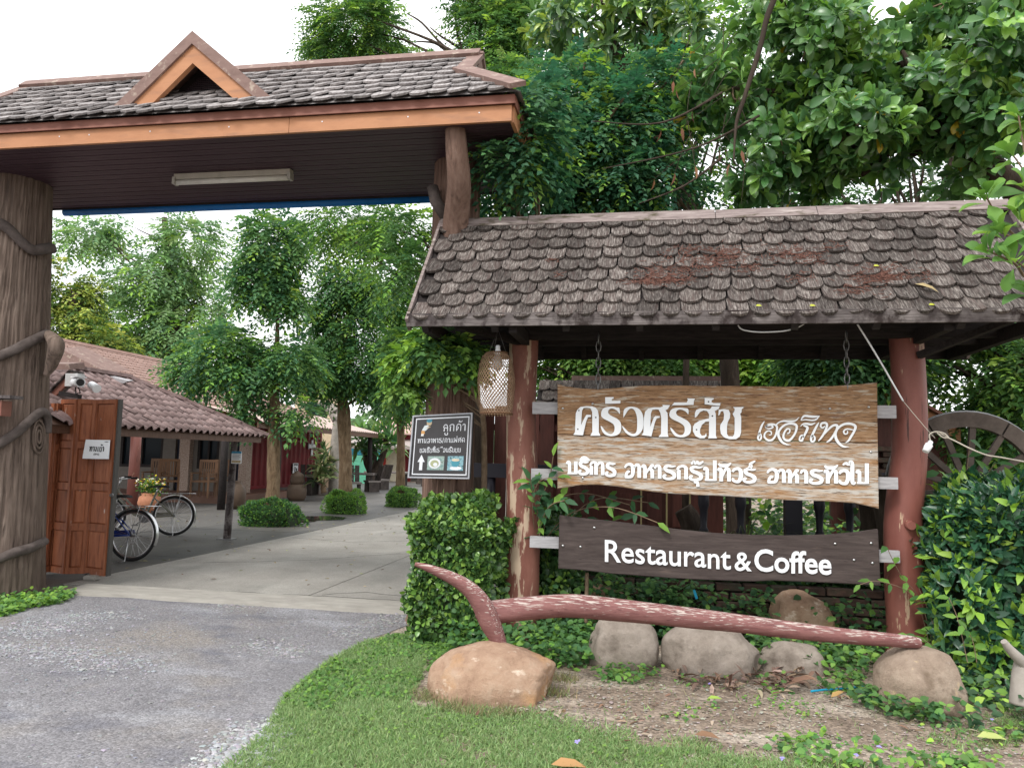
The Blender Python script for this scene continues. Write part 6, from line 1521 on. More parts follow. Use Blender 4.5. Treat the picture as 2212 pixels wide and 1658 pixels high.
def big_leaf_tree(name, label, blobs, n, k, L, wr, pal, fresh, trunk_pts, tr, mat, nobj=300, tmpl='obovate', gap=.36, gsc=1.2, group=None, twigs=70, up=.15, shell=.3, ff=.12, kill=None):
    p0 = trunk_pts[0]; t = thing(name, label, 'tree', (p0[0], p0[1], 0), group)
    trunk(t, trunk_pts, tr, m_trunkd)
    P, U = blob_pts(blobs, n, shell, gap, gsc, L * 9)
    if kill is not None: k_ = ~kill(P); P, U = P[k_], U[k_]
    A = U * (1, 1, .5) + unit(len(P)) * .5 + UPV * up
    Bp, D, N, S_ = rosettes(P, A, k, L)
    c = tints(len(P), pal, None, .2); m = RNG.random(len(P)) < ff; c[m] = tints(int(m.sum()), fresh, None, .15)
    c = np.repeat(c, k, 0) * (.85 + .3 * RNG.random((len(Bp), 1)))
    inner = np.tile(np.arange(k) < 2, len(P)); c[inner] = c[inner] * .5 + np.array(fresh[0]) * .5
    ye = RNG.random(len(c)) < .004; c[ye] = (.50, .38, .03)
    dist = np.linalg.norm(Bp - np.array(CAMP), axis=1)
    v = np.array([[*RT], [*UP], [*FW]]) @ (Bp - np.array(CAMP)).T
    inpic = (np.abs(v[0] / v[2]) < .66) & (np.abs(v[1] / v[2]) < .5) & (v[2] > 0)
    score = np.where(inpic, S_ / dist, 0); order = np.argsort(-score)
    sel = np.zeros(len(Bp), bool); sel[order[:nobj]] = True
    if nobj:
        meshes = [one_leaf_mesh('leaf', tmpl, 1.0, wr * random.uniform(.9, 1.1), np.clip(c[order[i * 7 % max(1, min(nobj, len(order)))]], 0, 1), mat) for i in range(10)]
        leaf_objects(t, meshes, Bp[sel], D[sel], N[sel], S_[sel])
    r = ~sel
    leaves('foliage', tmpl, Bp[r], D[r], N[r], S_[r], S_[r] * wr, c[r], mat, t)
    tips = [tuple(P[i] - nrmz(A[i:i + 1])[0] * .05) for i in RNG.choice(len(P), min(twigs, len(P)), replace=False)]
    hubs = [b[0] for b in blobs]
    branches(t, trunk_pts[-1], hubs, tr[-1] * .7, .018, m_trunkd, 'limbs', wob=.10)
    mb = MB()
    for tp in tips:
        h = min(hubs, key=lambda q_: (Vector(q_) - Vector(tp)).length); s = Vector(h).lerp(Vector(tp), .1); e = Vector(tp)
        md = s.lerp(e, .5) + Vector((random.uniform(-.12, .12), random.uniform(-.12, .12), random.uniform(-.12, .05)))
        sp = spline([(*s, .012), (*md, .009), (*e, .006)], 4); mb.tube([q_[:3] for q_ in sp], [q_[3] for q_ in sp], 5, cap=False)
    tw_ = mb.build('twigs', m_twig, t); tw_['kind'] = 'stuff'
    return t
Y = 9.8
big_leaf_tree('narrow_leaved_tree', 'tree with long narrow bright leaves and a black trunk above the shelter roof', [B(1230, 60, 95, 65, Y, .8), B(1380, 40, 100, 60, Y, .8), B(1480, 110, 80, 70, Y, .8), B(1300, 130, 70, 40, Y, .6)], 190, 9, .26, .27, [(.08, .17, .055), (.11, .22, .065), (.09, .19, .09)], [(.28, .44, .08), (.34, .50, .09)],
              [gp(1592, 900, Y, 0), gp(1560, 650, Y), gp(1440, 330, Y), gp(1322, 100, Y), gp(1318, 0, Y)], [.12, .11, .10, .10, .08], ml_gloss, nobj=120, tmpl='obovate', gap=.3, twigs=40, ff=.25)
# the big-leaved tree over the right half
Y = 7.9
holes = [(1850, 420, 70, 30), (2010, 370, 45, 38), (1690, 470, 40, 14), (1640, 140, 30, 40), (2080, 330, 30, 20), (1560, 80, 40, 35), (1960, 420, 40, 18), (1600, 250, 18, 30), (1720, 445, 24, 18)]
def kill(P):
    v = np.array([[*RT], [*UP], [*FW]]) @ (P - np.array(CAMP)).T
    x, y = PCX + PF * v[0] / v[2], PCY - PF * v[1] / v[2]
    m = np.zeros(len(P), bool)
    for hx, hy, rx, ry in holes: m |= ((x - hx) / rx) ** 2 + ((y - hy) / ry) ** 2 < 1
    return m
big_leaf_tree('big_leaved_tree', 'spreading tree with large rounded green leaves overhanging the shelter roof', [B(1580, 190, 110, 120, Y, .8), B(1760, 130, 150, 110, Y, .9), B(1950, 110, 150, 110, Y, .9), B(2120, 130, 120, 120, Y - .4, .9), B(1660, 330, 120, 80, Y, .7), B(1830, 290, 130, 70, Y - .3, .8), B(2050, 270, 130, 70, Y, .8), B(1620, 400, 80, 30, Y, .5), B(2160, 260, 80, 60, Y - .4, .7), B(1700, 30, 140, 50, Y, .7), B(2000, 20, 160, 50, Y, .8), B(2200, 30, 80, 60, Y, .7), B(2080, 380, 80, 35, Y + .5, .5), B(1900, 370, 90, 40, Y + .6, .5), B(1760, 400, 70, 30, Y + .4, .5), B(1900, 200, 120, 60, Y + .9, .5), B(1650, 230, 90, 60, Y + .9, .4), B(1870, 60, 90, 60, Y, .6), B(1790, 230, 80, 60, Y - .2, .5), B(1980, 200, 80, 60, Y - .2, .5)],
              1250, 9, .172, .47, [(0.072, 0.176, 0.055), (0.094, 0.215, 0.062), (0.124, 0.260, 0.068), (0.081, 0.189, 0.075)], [(.17, .33, .065), (.22, .40, .075)], [gp(2310, 900, Y + .6, 0), gp(2290, 600, Y + .5), gp(2200, 420, Y + .4), gp(2080, 300, Y + .2)], [.2, .16, .13, .10], ml_gloss, nobj=300, gap=.30, twigs=70, kill=kill, ff=.14)
# the same kind of leaves close by at the right edge: a nearer branch
t = thing('near_leafy_branch', 'pale green leafy branch reaching in at the right edge in front of the shelter roof', 'branch', gp(2260, 560, 4.9))
tipsn = [(2128, 420, 4.9), (2185, 330, 5.0), (2200, 250, 5.1), (2130, 540, 4.8), (2190, 560, 4.75), (2205, 470, 4.9), (2230, 620, 4.8), (2160, 500, 4.85), (2215, 400, 4.9)]
P = np.array([gp(x, y, Y_) for x, y, Y_ in tipsn]); A = np.array([[-.5, -.5, .65]] * len(P)) + unit(len(P)) * .25
Bp, D, N, S_ = rosettes(P, A, 9, .155, open_=.9)
meshes = [one_leaf_mesh('leaf', 'obovate', 1.0, random.uniform(.5, .6), c_, ml_soft) for c_ in ((.10, .22, .05), (.12, .26, .055), (.15, .30, .06), (.09, .20, .055), (.20, .36, .07))]
leaf_objects(t, meshes, Bp, D, N, S_)
branches(t, gp(2300, 640, 5.0), [tuple(p) for p in P], .012, .005, m_twig, wob=.08)
# a hanging dry twiggy branch with brown leaves in front of the crowns
t = thing('dry_branch', 'bare twisting grey branch with hanging dry brown leaves above the shelter roof', 'branch', gp(1600, 100, 7.2))
mb = MB(); pts = [(1700, -60, .03), (1660, 30, .028), (1640, 110, .025), (1605, 220, .02), (1590, 270, .014), (1585, 350, .007)]
sp = spline([(*gp(x, y, 7.1), r) for x, y, r in pts], 6); mb.tube([q_[:3] for q_ in sp], [q_[3] for q_ in sp], 8, jit=.2); mb.build('bough', m_trunkd, t)
mb = MB(); dl = []
for k in range(24):
    s = (random.uniform(1480, 1640), random.uniform(40, 330)); e = (s[0] - random.uniform(-40, 110), s[1] + random.uniform(30, 120)); yy = 7.2 + random.uniform(-.2, .5)
    a, b = Vector(gp(*s, yy)), Vector(gp(*e, yy - .1)); md = a.lerp(b, .5) + Vector((0, 0, random.uniform(-.02, .06)))
    sp = spline([(*a, .004), (*md, .003), (*b, .0015)], 4); mb.tube([q_[:3] for q_ in sp], [q_[3] for q_ in sp], 4, cap=False)
    if k % 2: dl.append(b)
for s, m_, e in (((1640, 250), (1500, 320), (1300, 365)), ((1560, 340), (1480, 400), (1380, 440)), ((1560, 200), (1430, 265), (1280, 262))):
    sp = spline([(*gp(*s, 7.3), .014), (*gp(*m_, 7.2), .010), (*gp(*e, 7.1), .005)], 6); mb.tube([q_[:3] for q_ in sp], [q_[3] for q_ in sp], 6, cap=False)
tw_ = mb.build('twigs', m_trunkd, t); tw_['kind'] = 'stuff'
P = np.array([[*q_] for q_ in dl]); n = len(P)
leaves('dry_leaves', 'ovate', P, unit(n) * .3 - UPV, unit(n), .13, .035, tints(n, [(.20, .10, .06), (.26, .13, .075), (.15, .075, .05)]), ml_dry, t)
# pale stems behind the ridge
t = thing('bare_shrub', 'bunch of pale bare stems rising behind the shelter ridge', 'shrub', gp(1460, 600, 8.6, 0))
mb = MB()
for a, b in (((1500, 480), (1400, 330)), ((1480, 480), (1430, 370)), ((1520, 470), (1460, 340)), ((1440, 490), (1390, 440)), ((1400, 400), (1330, 370))):
    p_, q_ = Vector(gp(*a, 8.7)), Vector(gp(*b, 8.6)); base = p_ + (p_ - q_) * .4
    sp = spline([(*base, .028), (*p_, .026), (*p_.lerp(q_, .6), .02), (*q_, .012)], 4); mb.tube([s_[:3] for s_ in sp], [s_[3] for s_ in sp], 8)
so_ = mb.build('stems', m_twig, t); so_['kind'] = 'stuff'
mb = MB(); mb.tube([gp(1480, 1100, 8.8, 0), gp(1482, 800, 8.75), gp(1492, 520, 8.7)], [.04, .035, .03], 8); mb.build('trunk', m_trunkd, t)
# background trees behind the sign
bgt = [('bushy dark tree filling the gap left of the name board under the shelter roof', [B(1200, 790, 70, 60, 11), B(1300, 760, 90, 70, 11.5), B(1400, 780, 80, 60, 11.5)], 11.2, 1290, G_MID),
       ('bright green bush seen between the shelter beam and the name board', [B(1480, 780, 80, 60, 12), B(1600, 760, 100, 80, 12.5), B(1700, 790, 80, 60, 12)], 12.2, 1600, G_MID + G_BRIGHT),
       ('dark glossy tree behind the right post of the shelter', [B(1800, 770, 80, 70, 10.5), B(1900, 760, 70, 60, 10.5), B(1870, 850, 60, 50, 11)], 10.6, 1850, G_DARK),
       ('tall leafy tree right of the shelter behind the wagon wheel', [B(2060, 790, 90, 90, 11), B(2180, 780, 90, 110, 10.5), B(2120, 920, 90, 70, 11), B(2230, 930, 80, 90, 10.5), B(2100, 690, 80, 60, 10.5)], 10.8, 2185, G_DARK[1:] + G_MID),
       ('leafy crown high behind the big-leaved tree at the right', [B(1900, 200, 150, 120, 12), B(2130, 200, 150, 130, 12), B(1700, 250, 120, 100, 12), B(1560, 330, 90, 70, 12.5), B(1760, 420, 150, 40, 12), B(2020, 400, 150, 50, 12), B(1560, 440, 110, 40, 12)], 12, 1980, G_DARK + G_MID[:1]),
       ('loose bright crown high behind the narrow-leaved tree', [B(1450, 170, 120, 110, 13), B(1300, 100, 110, 90, 14), B(1560, 60, 100, 80, 13), B(1180, 60, 90, 80, 14)], 13.5, 1440, G_MID + G_BRIGHT[:2])]
for lab, bl, Y, tx, pal in bgt:
    wild_tree('background_tree', lab, bl, 1400, .34, 8, .105, .055, pal, [gp(tx, 900, Y, 0), gp(tx + 5, 850, Y), gp(tx + 12, 700, Y)], [.14, .12, .07], gap=.38, gsc=1.5, mat=ml_soft, tips_n=26, fb=.1, group='trees behind the shelter')
# far wood
n = 15000
P = np.stack([RNG.uniform(-75, 70, n), RNG.uniform(52, 74, n), np.zeros(n)], 1)
hgt = 2.2 + 3.6 * vnoise(P * (1, .3, 0), .16, 5); P[:, 2] = hgt * RNG.random(n) ** .8
leaves('far_wood', 'diamond', P, unit(n), unit(n) + (0, -.4, .6), .95, .6, tints(n, [(.10, .18, .09), (.13, .22, .10), (.16, .26, .11)], None, .25), ml_far)
# frangipani and a strappy shrub in the yard
def frangipani(label, base, Y, forks, rad, tips, L, mat, pal, name='frangipani_tree'):
    p0 = gp(base[0], base[1], Y, 0); t = thing(name, label, 'tree', (p0[0], p0[1], 0)); mb = MB()
    for f in forks:
        pts = [Vector(gp(x, y, Y)) for x, y in f]; pts[0].z = max(pts[0].z, -.0)
        sp = spline([(*p, rad * (1 - .5 * i / max(1, len(pts) - 1))) for i, p in enumerate(pts)], 5); mb.tube([s_[:3] for s_ in sp], [s_[3] for s_ in sp], 9, jit=.15)
    mb.build('forked_trunk', mat, t)
    if tips:
        P = np.array([gp(x, y, Y + random.uniform(-.3, .3)) for x, y in tips]); A = unit(len(P)) * .5 + UPV
        Bp, D, N, S_ = rosettes(P, A, 16, L, open_=1.0, droop=.3)
        leaves('foliage', 'ovate', Bp, D, N, S_, S_ * .24, tints(len(Bp), pal, None, .2), ml_gloss, t)
    return t
m_palebark = flat('pale_grey_bark', (.30, .27, .24), rough=.8, var=.25)
frangipani('pale bare-branched frangipani trunk left of the middle courtyard tree', (722, 1066), 23, [[(722, 1066), (724, 960), (728, 905), (724, 880)], [(728, 905), (712, 885), (690, 868)], [(724, 890), (712, 870)], [(728, 905), (745, 890)]], .17, [], .3, m_palebark, G_DARK)
frangipani('forked dark frangipani with leafy tops in front of the green wall', (802, 1040), 30, [[(802, 1045), (800, 1020), (792, 1000), (786, 968)], [(802, 1020), (808, 995), (810, 970)], [(802, 1022), (820, 1000), (832, 965), (834, 945)]], .17, [(786, 955), (800, 940), (812, 955), (834, 935), (775, 945), (825, 925), (846, 945), (795, 960), (815, 935), (840, 925), (856, 955), (780, 930)], .75, m_trunkd, G_DARK + G_MID)
frangipani('strappy-leaved shrub against the red container corner', (700, 1060), 22.5, [[(700, 1064), (697, 1040), (700, 1010)], [(697, 1040), (688, 1015)]], .09, [(700, 1005), (688, 1012), (705, 985), (690, 990), (712, 1000), (682, 1028), (708, 1020), (698, 970)], .45, m_trunk, [(.05, .10, .035), (.12, .16, .06), (.20, .22, .10)], 'strappy_shrub')
frangipani('bluish strappy shrub between the awning post and the middle courtyard tree', (730, 1055), 26, [[(730, 1058), (731, 1030)]], .05, [(731, 1020), (724, 1005), (738, 1010), (745, 1000)], .6, m_trunk, [(.05, .10, .07), (.08, .13, .09)], 'strappy_shrub')
# ------------------------------------------------------------------ things behind the sign
m_redwood = M('red_brown_fence', [(0.3, (0.065, 0.024, 0.018)), (0.7, (0.125, 0.044, 0.034))], noise=5, sc=(5, 5, .6), bump=.12, rough=.6, rnd=.2)
m_brick = M('old_dark_brick', [(0.3, (0.035, 0.024, 0.020)), (0.55, (0.075, 0.046, 0.036)), (0.8, (0.13, 0.085, 0.068))], noise=12, bump=.4, rough=.95, rnd=.5,
            patches=[((0.045, 0.05, 0.035), 5, (1, 1, 1), .5, .66, 'local')])
m_bluegrey = flat('blue_black_paint', (0.022, 0.020, 0.030), rough=.45, spec=.4)
# low brick planter
pl = thing('brick_planter', 'low planter wall of dark mossy bricks under the lower board', 'planter', (.8, 6.9, 0))
bw, bh, bd_ = .21, .062, .10
bm_ = []
for k in range(3):
    m = MB(); m.box((0, 0, 0), (bw * random.uniform(.95, 1), bd_, bh)); me = m.mesh('brick'); b_ = bmesh.new(); b_.from_mesh(me); bmesh.ops.bevel(b_, geom=b_.edges[:], offset=.006, segments=1, affect='EDGES'); b_.to_mesh(me); b_.free(); me.materials.append(m_brick); bm_.append(me)
for r in range(6):
    x = -.75 + (bw / 2 if r % 2 else 0)
    while x < 1.98:
        o = bpy.data.objects.new('brick', random.choice(bm_)); COL.objects.link(o); o.parent = pl
        o.location = Vector((x, 6.86 + random.uniform(-.008, .008), .04 + r * (bh + .012))) - Vector(pl.location); o.rotation_euler = (random.uniform(-.03, .03), random.uniform(-.02, .02), random.uniform(-.03, .03)); x += bw + .012
mb = MB(); mb.box((.62, 6.90, .215), (2.76, .09, .43)); mb.build('mortar', flat('dark_mortar', (.018, .016, .014), rough=1), pl)
mb = MB(); mb.box((.62, 7.4, .19), (2.76, .95, .38)); mb.build('soil_fill', m_soil, pl)
# dark fence with turned balusters and red-brown boards
fe = thing('dark_balustrade', 'blue-black timber rail with turned balusters behind the shelter', 'balustrade', (.5, 8.2, 0))
FYb = 8.2
zt_r, zb_r = at(1047, 1000, FYb).z, at(1047, 1030, FYb).z
x0, x1 = at(1004, 1015, FYb).x, at(1250, 1015, FYb).x
mb = MB(); mb.box(((x0 + x1) / 2 + 1.6, FYb, (zt_r + zb_r) / 2), (x1 - x0 + 3.2, .12, zt_r - zb_r)); mb.build('rail', m_bluegrey, fe)
bprof = [(.055, 0), (.055, .10), (.035, .13), (.06, .2), (.068, .32), (.05, .45), (.032, .52), (.05, .55), (.032, .58), (.04, .70), (.055, .74), (.055, .9)]
kk = zb_r / .9
def baluster_mesh():
    m = MB(); m.lathe([(r, z * kk) for r, z in bprof], (0, 0, 0), 12); me = m.mesh('baluster'); me.materials.append(m_bluegrey); return me
bme = baluster_mesh()
for px_ in (1058, 1140, 1520, 1770, 1835, 1890, 1925, 1600):
    o = bpy.data.objects.new('baluster', bme); COL.objects.link(o); o.parent = fe; o.location = Vector((at(px_, 1100, FYb).x, FYb, 0)) - Vector(fe.location)
for px_ in (1014, 1712):
    mb = MB(); mb.box((at(px_, 1100, FYb).x, FYb - .01, .55), (.16 if px_ > 1500 else .10, .15, 1.1)); mb.build('post', m_bluegrey, fe)
rf = thing('red_board_fence', 'red-brown board fence with light gaps behind the left post of the shelter', 'fence', (-.8, 9.6, 0))
xa = at(1000, 1000, 9.6).x; zt_f = at(1100, 880, 9.6).z
x = xa
while x < at(1250, 1000, 9.6).x:
    w_ = random.uniform(.15, .19)
    mb = MB(); hgt_ = zt_f + random.uniform(-.03, .03); mb.box((x + w_ / 2, 9.6 + random.uniform(-.015, .015), hgt_ / 2), (w_, .03, hgt_)); mb.build('board', m_redwood, rf); x += w_ + random.choice((.012, .02, .05))
for z in (.35, zt_f - .25):
    mb = MB(); mb.box(((xa + at(1250, 1000, 9.6).x) / 2, 9.64, z), (at(1250, 1000, 9.6).x - xa, .04, .08)); mb.build('cross_rail', m_redwood, rf)
sw = thing('roofed_wall', 'low wall roof with a brown cap strip and dark shingles behind the name board', 'wall', (0, 10.2, 0))
Yr = 10.2; c0, c1 = at(1235, 820, Yr), at(1560, 820, Yr); dz = at(1300, 812, Yr).z - at(1300, 829, Yr).z
mb = MB(); mb.box(((c0.x + c1.x) / 2, Yr, c0.z), (c1.x - c0.x, .06, dz)); mb.build('cap_strip', m_mauve, sw)
l0 = at(1160, 880, 9.95); 
for r in range(3):
    x = l0.x + .07 * (r % 2)
    while x < c1.x + .1:
        o = bpy.data.objects.new('shingle', sh_meshes[random.randrange(8)]); COL.objects.link(o); o.parent = sw
        f_ = (r + .35) / 3; p = Vector((x + .08, Yr - .06 - .45 * (1 - f_), c0.z - .04 - .45 * (1 - f_))) + Vector((0, .1, .12))
        o.matrix_local = Matrix.Translation(p - Vector(sw.location)) @ Euler((math.radians(40), 0, random.uniform(-.04, .04))).to_matrix().to_4x4(); x += .155
mb = MB(); mb.prism([(l0.x, Yr - .55, c0.z - .5), (l0.x, Yr, c0.z - .03), (l0.x, Yr + .5, c0.z - .5)], (c1.x - l0.x, 0, 0)); mb.build('roof_core', m_dark, sw)
mb = MB(); mb.box(((l0.x + c1.x) / 2, Yr, (c0.z - .5) / 2), (c1.x - l0.x, .18, c0.z - .5)); mb.build('wall', m_redwood, sw)
hu = thing('small_hut', 'small hut with orange gable boards and a brick wall behind the right post', 'hut', (3, 10.6, 0))
Yh = 10.6; ap, lf, rt_ = at(1846, 797, Yh), at(1790, 850, Yh), at(2075, 925, Yh)
r2 = Vector((ap.x + (rt_.x - ap.x), Yh, rt_.z))
for a, b in ((ap, lf), (ap, r2)):
    mb = MB(); mb.prism([(a.x, Yh, a.z), (b.x, Yh, b.z), (b.x, Yh, b.z - .17), (a.x, Yh, a.z - .17)], (0, .05, 0)); mb.build('gable_board', m_orange, hu)
    mb = MB(); mb.prism([(a.x, Yh - .1, a.z + .01), (b.x, Yh - .1, b.z + .01), (b.x, Yh - .1, b.z + .05), (a.x, Yh - .1, a.z + .05)], (0, 2.0, 0)); mb.build('roof_slope', m_brownp, hu)
mb = MB(); mb.prism([(lf.x + .05, Yh + .2, 0), (r2.x - .1, Yh + .2, 0), (r2.x - .1, Yh + .2, r2.z - .1), (ap.x, Yh + .2, ap.z - .2), (lf.x + .05, Yh + .2, lf.z - .1)], (0, .1, 0)); mb.build('front_wall', m_redwood, hu)
br0 = at(1905, 950, Yh); zz = .05; r = 0
while zz < br0.z - .1:
    x = at(1895, 1000, Yh).x + (.1 if r % 2 else 0)
    while x < at(1940, 1000, Yh).x:
        o = bpy.data.objects.new('brick', bm_[r % 3]); COL.objects.link(o); o.parent = hu; o.location = Vector((x + .1, Yh + .14, zz)) - Vector(hu.location); x += .22
    zz += .074; r += 1
rg = thing('red_panel_gate', 'dark red panelled gate leaves seen between the two boards', 'gate leaf', (1, 9.0, 0))
for a, b in ((1330, 1385), (1388, 1440), (1443, 1490)):
    xa_, xb_ = at(a, 1100, 9.0).x, at(b, 1100, 9.0).x
    mb = MB(); mb.box(((xa_ + xb_) / 2, 9.0, .75), (xb_ - xa_ - .01, .04, 1.5)); g_ = mb.build('gate_panel', m_redwood, rg)
    for z in (.4, .9):
        mb = MB(); mb.box(((xa_ + xb_) / 2, 8.972, z), (xb_ - xa_ - .1, .02, .36)); mb.build('raised_panel', m_redwood, g_)
    mb = MB(); mb.box((xb_, 8.97, .78), (.018, .02, 1.45)); mb.build('light_strip', flat('worn_strip', (.45, .38, .18)) if 'worn_strip' not in bpy.data.materials else bpy.data.materials['worn_strip'], g_)
# cart wheel
wh = thing('cart_wheel', 'large old wooden cart wheel leaning behind the right shrub', 'wheel', (2.6, 7.4, 0))
YW = 7.4; wc_ = at(2092, 1056, YW); kW = (wc_ - CAMP).dot(FW) / PF; RW = 166 * kW
m_wheelw = M('grey_brown_wheel_wood', [(0.3, (0.055, 0.042, 0.035)), (0.7, (0.15, 0.12, 0.10))], noise=6, bump=.3, rough=.85)
for k in range(6):
    a0, a1 = math.pi / 3 * k + .012, math.pi / 3 * (k + 1) - .012; mb = MB(); vs, fs = [], []
    for i, a in enumerate(np.linspace(a0, a1, 12)):
        for rr, yy in ((RW, -.035), (RW, .035), (RW - 32 * kW, .035), (RW - 32 * kW, -.035)): vs.append((wc_.x + rr * math.cos(a), YW + yy, wc_.z + rr * math.sin(a)))
        if i:
            b = (i - 1) * 4; fs += [(b + j, b + (j + 1) % 4, b + 4 + (j + 1) % 4, b + 4 + j) for j in range(4)]
    fs += [(0, 3, 2, 1), (44, 45, 46, 47)]; mb.add(vs, fs); mb.build('rim_segment', m_wheelw, wh)
mb = MB(); mb.tube([(wc_.x + (RW + .006) * math.cos(t_), YW, wc_.z + (RW + .006) * math.sin(t_)) for t_ in np.linspace(0, 2 * math.pi, 49)], .012, 6, cap=False); mb.build('iron_tyre', m_dsteel, wh)
for k in range(14):
    a = 2 * math.pi * (k + .3) / 14; mb = MB(); mb.bar((wc_.x + .07 * math.cos(a), YW, wc_.z + .07 * math.sin(a)), (wc_.x + (RW - 28 * kW) * math.cos(a), YW, wc_.z + (RW - 28 * kW) * math.sin(a)), .05, .04, up=(0, 1, 0)); mb.build('spoke', m_wheelw, wh)
mb = MB(); mb.tube([(wc_.x, YW - .16, wc_.z), (wc_.x, YW - .1, wc_.z), (wc_.x, YW + .1, wc_.z), (wc_.x, YW + .16, wc_.z)], [.07, .105, .105, .07], 16); mb.build('hub', m_wheelw, wh)
# tree stumps and a strappy plant behind the boards
for px_, Y, r, lab, h in ((1488, 8.6, .13, 'carved dark stump leaning between the two boards', .95), (1880, 7.9, .13, 'mossy leaning trunk behind the right end of the boards', 1.5), (1925, 7.3, .16, 'thick dark trunk right behind the right shelter post', 1.35)):
    p = gp(px_, 1100, Y, 0); t = thing('old_stump', lab, 'stump', p, 'old stumps behind the boards')
    mb = MB(); sp = spline([(p[0] - .08, Y, -.02, r * 1.3), (p[0], Y, .4, r), (p[0] + .03, Y, h * .8, r * .9), (p[0] - .06, Y, h, r * .8)], 5); mb.tube([q_[:3] for q_ in sp], [q_[3] for q_ in sp], 16, jit=.35); mb.build('trunk', m_trunkd, t)
def strappy(label, px_, Y, z0, n, L, pal, name='strappy_plant'):
    p = gp(px_, 1100, Y, z0); t = thing(name, label, 'plant', p)
    a = RNG.random(n) * 6.28; el = RNG.uniform(.2, 1.3, n); D = np.stack([np.cos(a) * np.cos(el), np.sin(a) * np.cos(el), np.sin(el)], 1)
    P = np.array(p) + RNG.normal(size=(n, 3)) * .03; segs_ = []
    mb = MB()
    tv = []; 
    cur = P.copy(); dd = D.copy()
    for s in range(4):
        leaves('leaf_blades', 'blade' if s == 3 else 'strap', cur, dd, UPV + RNG.normal(size=(n, 3)) * .1, L / 4, .035 * (1 - s * .12), tints(n, pal, None, .1), ml_soft, t) if False else None
        cur = cur + nrmz(dd) * L / 4; dd = dd - UPV * .35
    pts = []
    V, F, C = [], [], []
    cs_ = tints(n, pal, None, .15)
    for i in range(n):
        q_ = P[i].copy(); d = D[i].copy(); ln = L * random.uniform(.7, 1.2); b = len(V); sd = np.cross(d, UPV); sd /= max(1e-6, np.linalg.norm(sd))
        for s in range(6):
            w = .02 * (1 - s / 5.2); V += [q_ + sd * w, q_ - sd * w]; q_ = q_ + d / np.linalg.norm(d) * ln / 5; d = d - UPV * .28; C += [cs_[i]] * 2
            if s: F.append((b + 2 * s - 2, b + 2 * s - 1, b + 2 * s + 1, b + 2 * s))
    m = bpy.data.meshes.new('leaf_blades'); m.from_pydata([tuple(v) for v in V], [], F); at_ = m.attributes.new('tint', 'FLOAT_COLOR', 'POINT'); at_.data.foreach_set('color', np.concatenate([np.array(C), np.ones((len(C), 1))], 1).ravel()); o = link('leaf_blades', m, ml_soft, t); o['kind'] = 'stuff'
    return t
strappy('long-leaved grassy plant behind the gap between the two boards', 1610, 8.0, .35, 90, .85, [(.05, .085, .035), (.10, .12, .05), (.08, .10, .06)])
strappy('smaller grassy plant with broad dark blades right of the carved stump', 1700, 7.8, .3, 60, .55, [(.03, .07, .03), (.05, .09, .035)])

# ------------------------------------------------------------------ plough, rocks
def rock(name, label, c, r, mat, seed, base=0.0, rz=0.0, amp=.16, group='boulders along the shelter'):
    bm = bmesh.new(); bmesh.ops.create_icosphere(bm, subdivisions=5, radius=1.0)
    rs = random.Random(int(seed * 10)); cuts = []
    for _ in range(11):                                       # flat chipped faces
        d = Vector((rs.gauss(0, 1), rs.gauss(0, 1), rs.gauss(0, .8))).normalized(); cuts.append((d, rs.uniform(.80, .95)))
    for v in bm.verts:
        p = v.co.copy()
        for d, h in cuts:
            e = p.dot(d) - h
            if e > 0: p -= d * e * .85
        n_ = mnoise(p * 1.0 + Vector((seed, 0, 0))) * amp + mnoise(p * 2.4 + Vector((seed, 4, 0))) * amp * .35 + mnoise(p * 8 + Vector((0, seed, 0))) * amp * .10 + mnoise(p * 19 + Vector((0, 0, seed))) * amp * .05
        k = abs(mnoise(p * 1.7 + Vector((0, seed, 3)))); n_ -= max(0, .045 - k) * .8
        q_ = p * (1 + n_); s_ = lambda t_: math.copysign(abs(t_) ** .9, t_)
        v.co = Vector((s_(q_.x) * r[0], s_(q_.y) * r[1], s_(q_.z) * r[2]))
    me = bpy.data.meshes.new(name); bm.to_mesh(me); bm.free(); me.polygons.foreach_set('use_smooth', [True] * len(me.polygons))
    o = link(name, me, mat); o.location = c; o.rotation_euler = (0, 0, rz); return tag(o, label, 'boulder', group)
m_rock1 = M('tan_sandstone', [(0.28, (0.23, 0.14, 0.095)), (0.5, (0.37, 0.245, 0.17)), (0.75, (0.48, 0.36, 0.27))], noise=6.5, detail=13, bump=1.0, bdist=.03, rough=.9, spec=.15, rough2=.74,
            patches=[((0.47, 0.27, 0.13), 2.0, (1, 1, 1), .55, .68), ((0.62, 0.50, 0.40), 6, (1, 1, 1.6), .60, .68), ((0.20, 0.13, 0.09), 9, (1, 1, 1), .62, .72)])
m_rock2 = M('buff_sandstone', [(0.28, (0.20, 0.145, 0.11)), (0.5, (0.31, 0.24, 0.185)), (0.75, (0.41, 0.335, 0.265))], noise=6.5, detail=13, bump=1.0, bdist=.03, rough=.9, spec=.15, rough2=.74,
            patches=[((0.46, 0.35, 0.23), 7, (1, 1, 1), .63, .68), ((0.17, 0.125, 0.09), 5, (1, 1, 1), .58, .72), ((0.44, 0.42, 0.39), 3, (1, 1, 1), .6, .7)])
m_rock3 = M('grey_boulder', [(0.28, (0.17, 0.14, 0.115)), (0.5, (0.27, 0.23, 0.195)), (0.75, (0.36, 0.315, 0.275))], noise=6, detail=13, bump=.8, bdist=.025, rough=.9, spec=.15, rough2=.72,
            patches=[((0.14, 0.115, 0.095), 4, (1, 1, 1), .56, .7)])
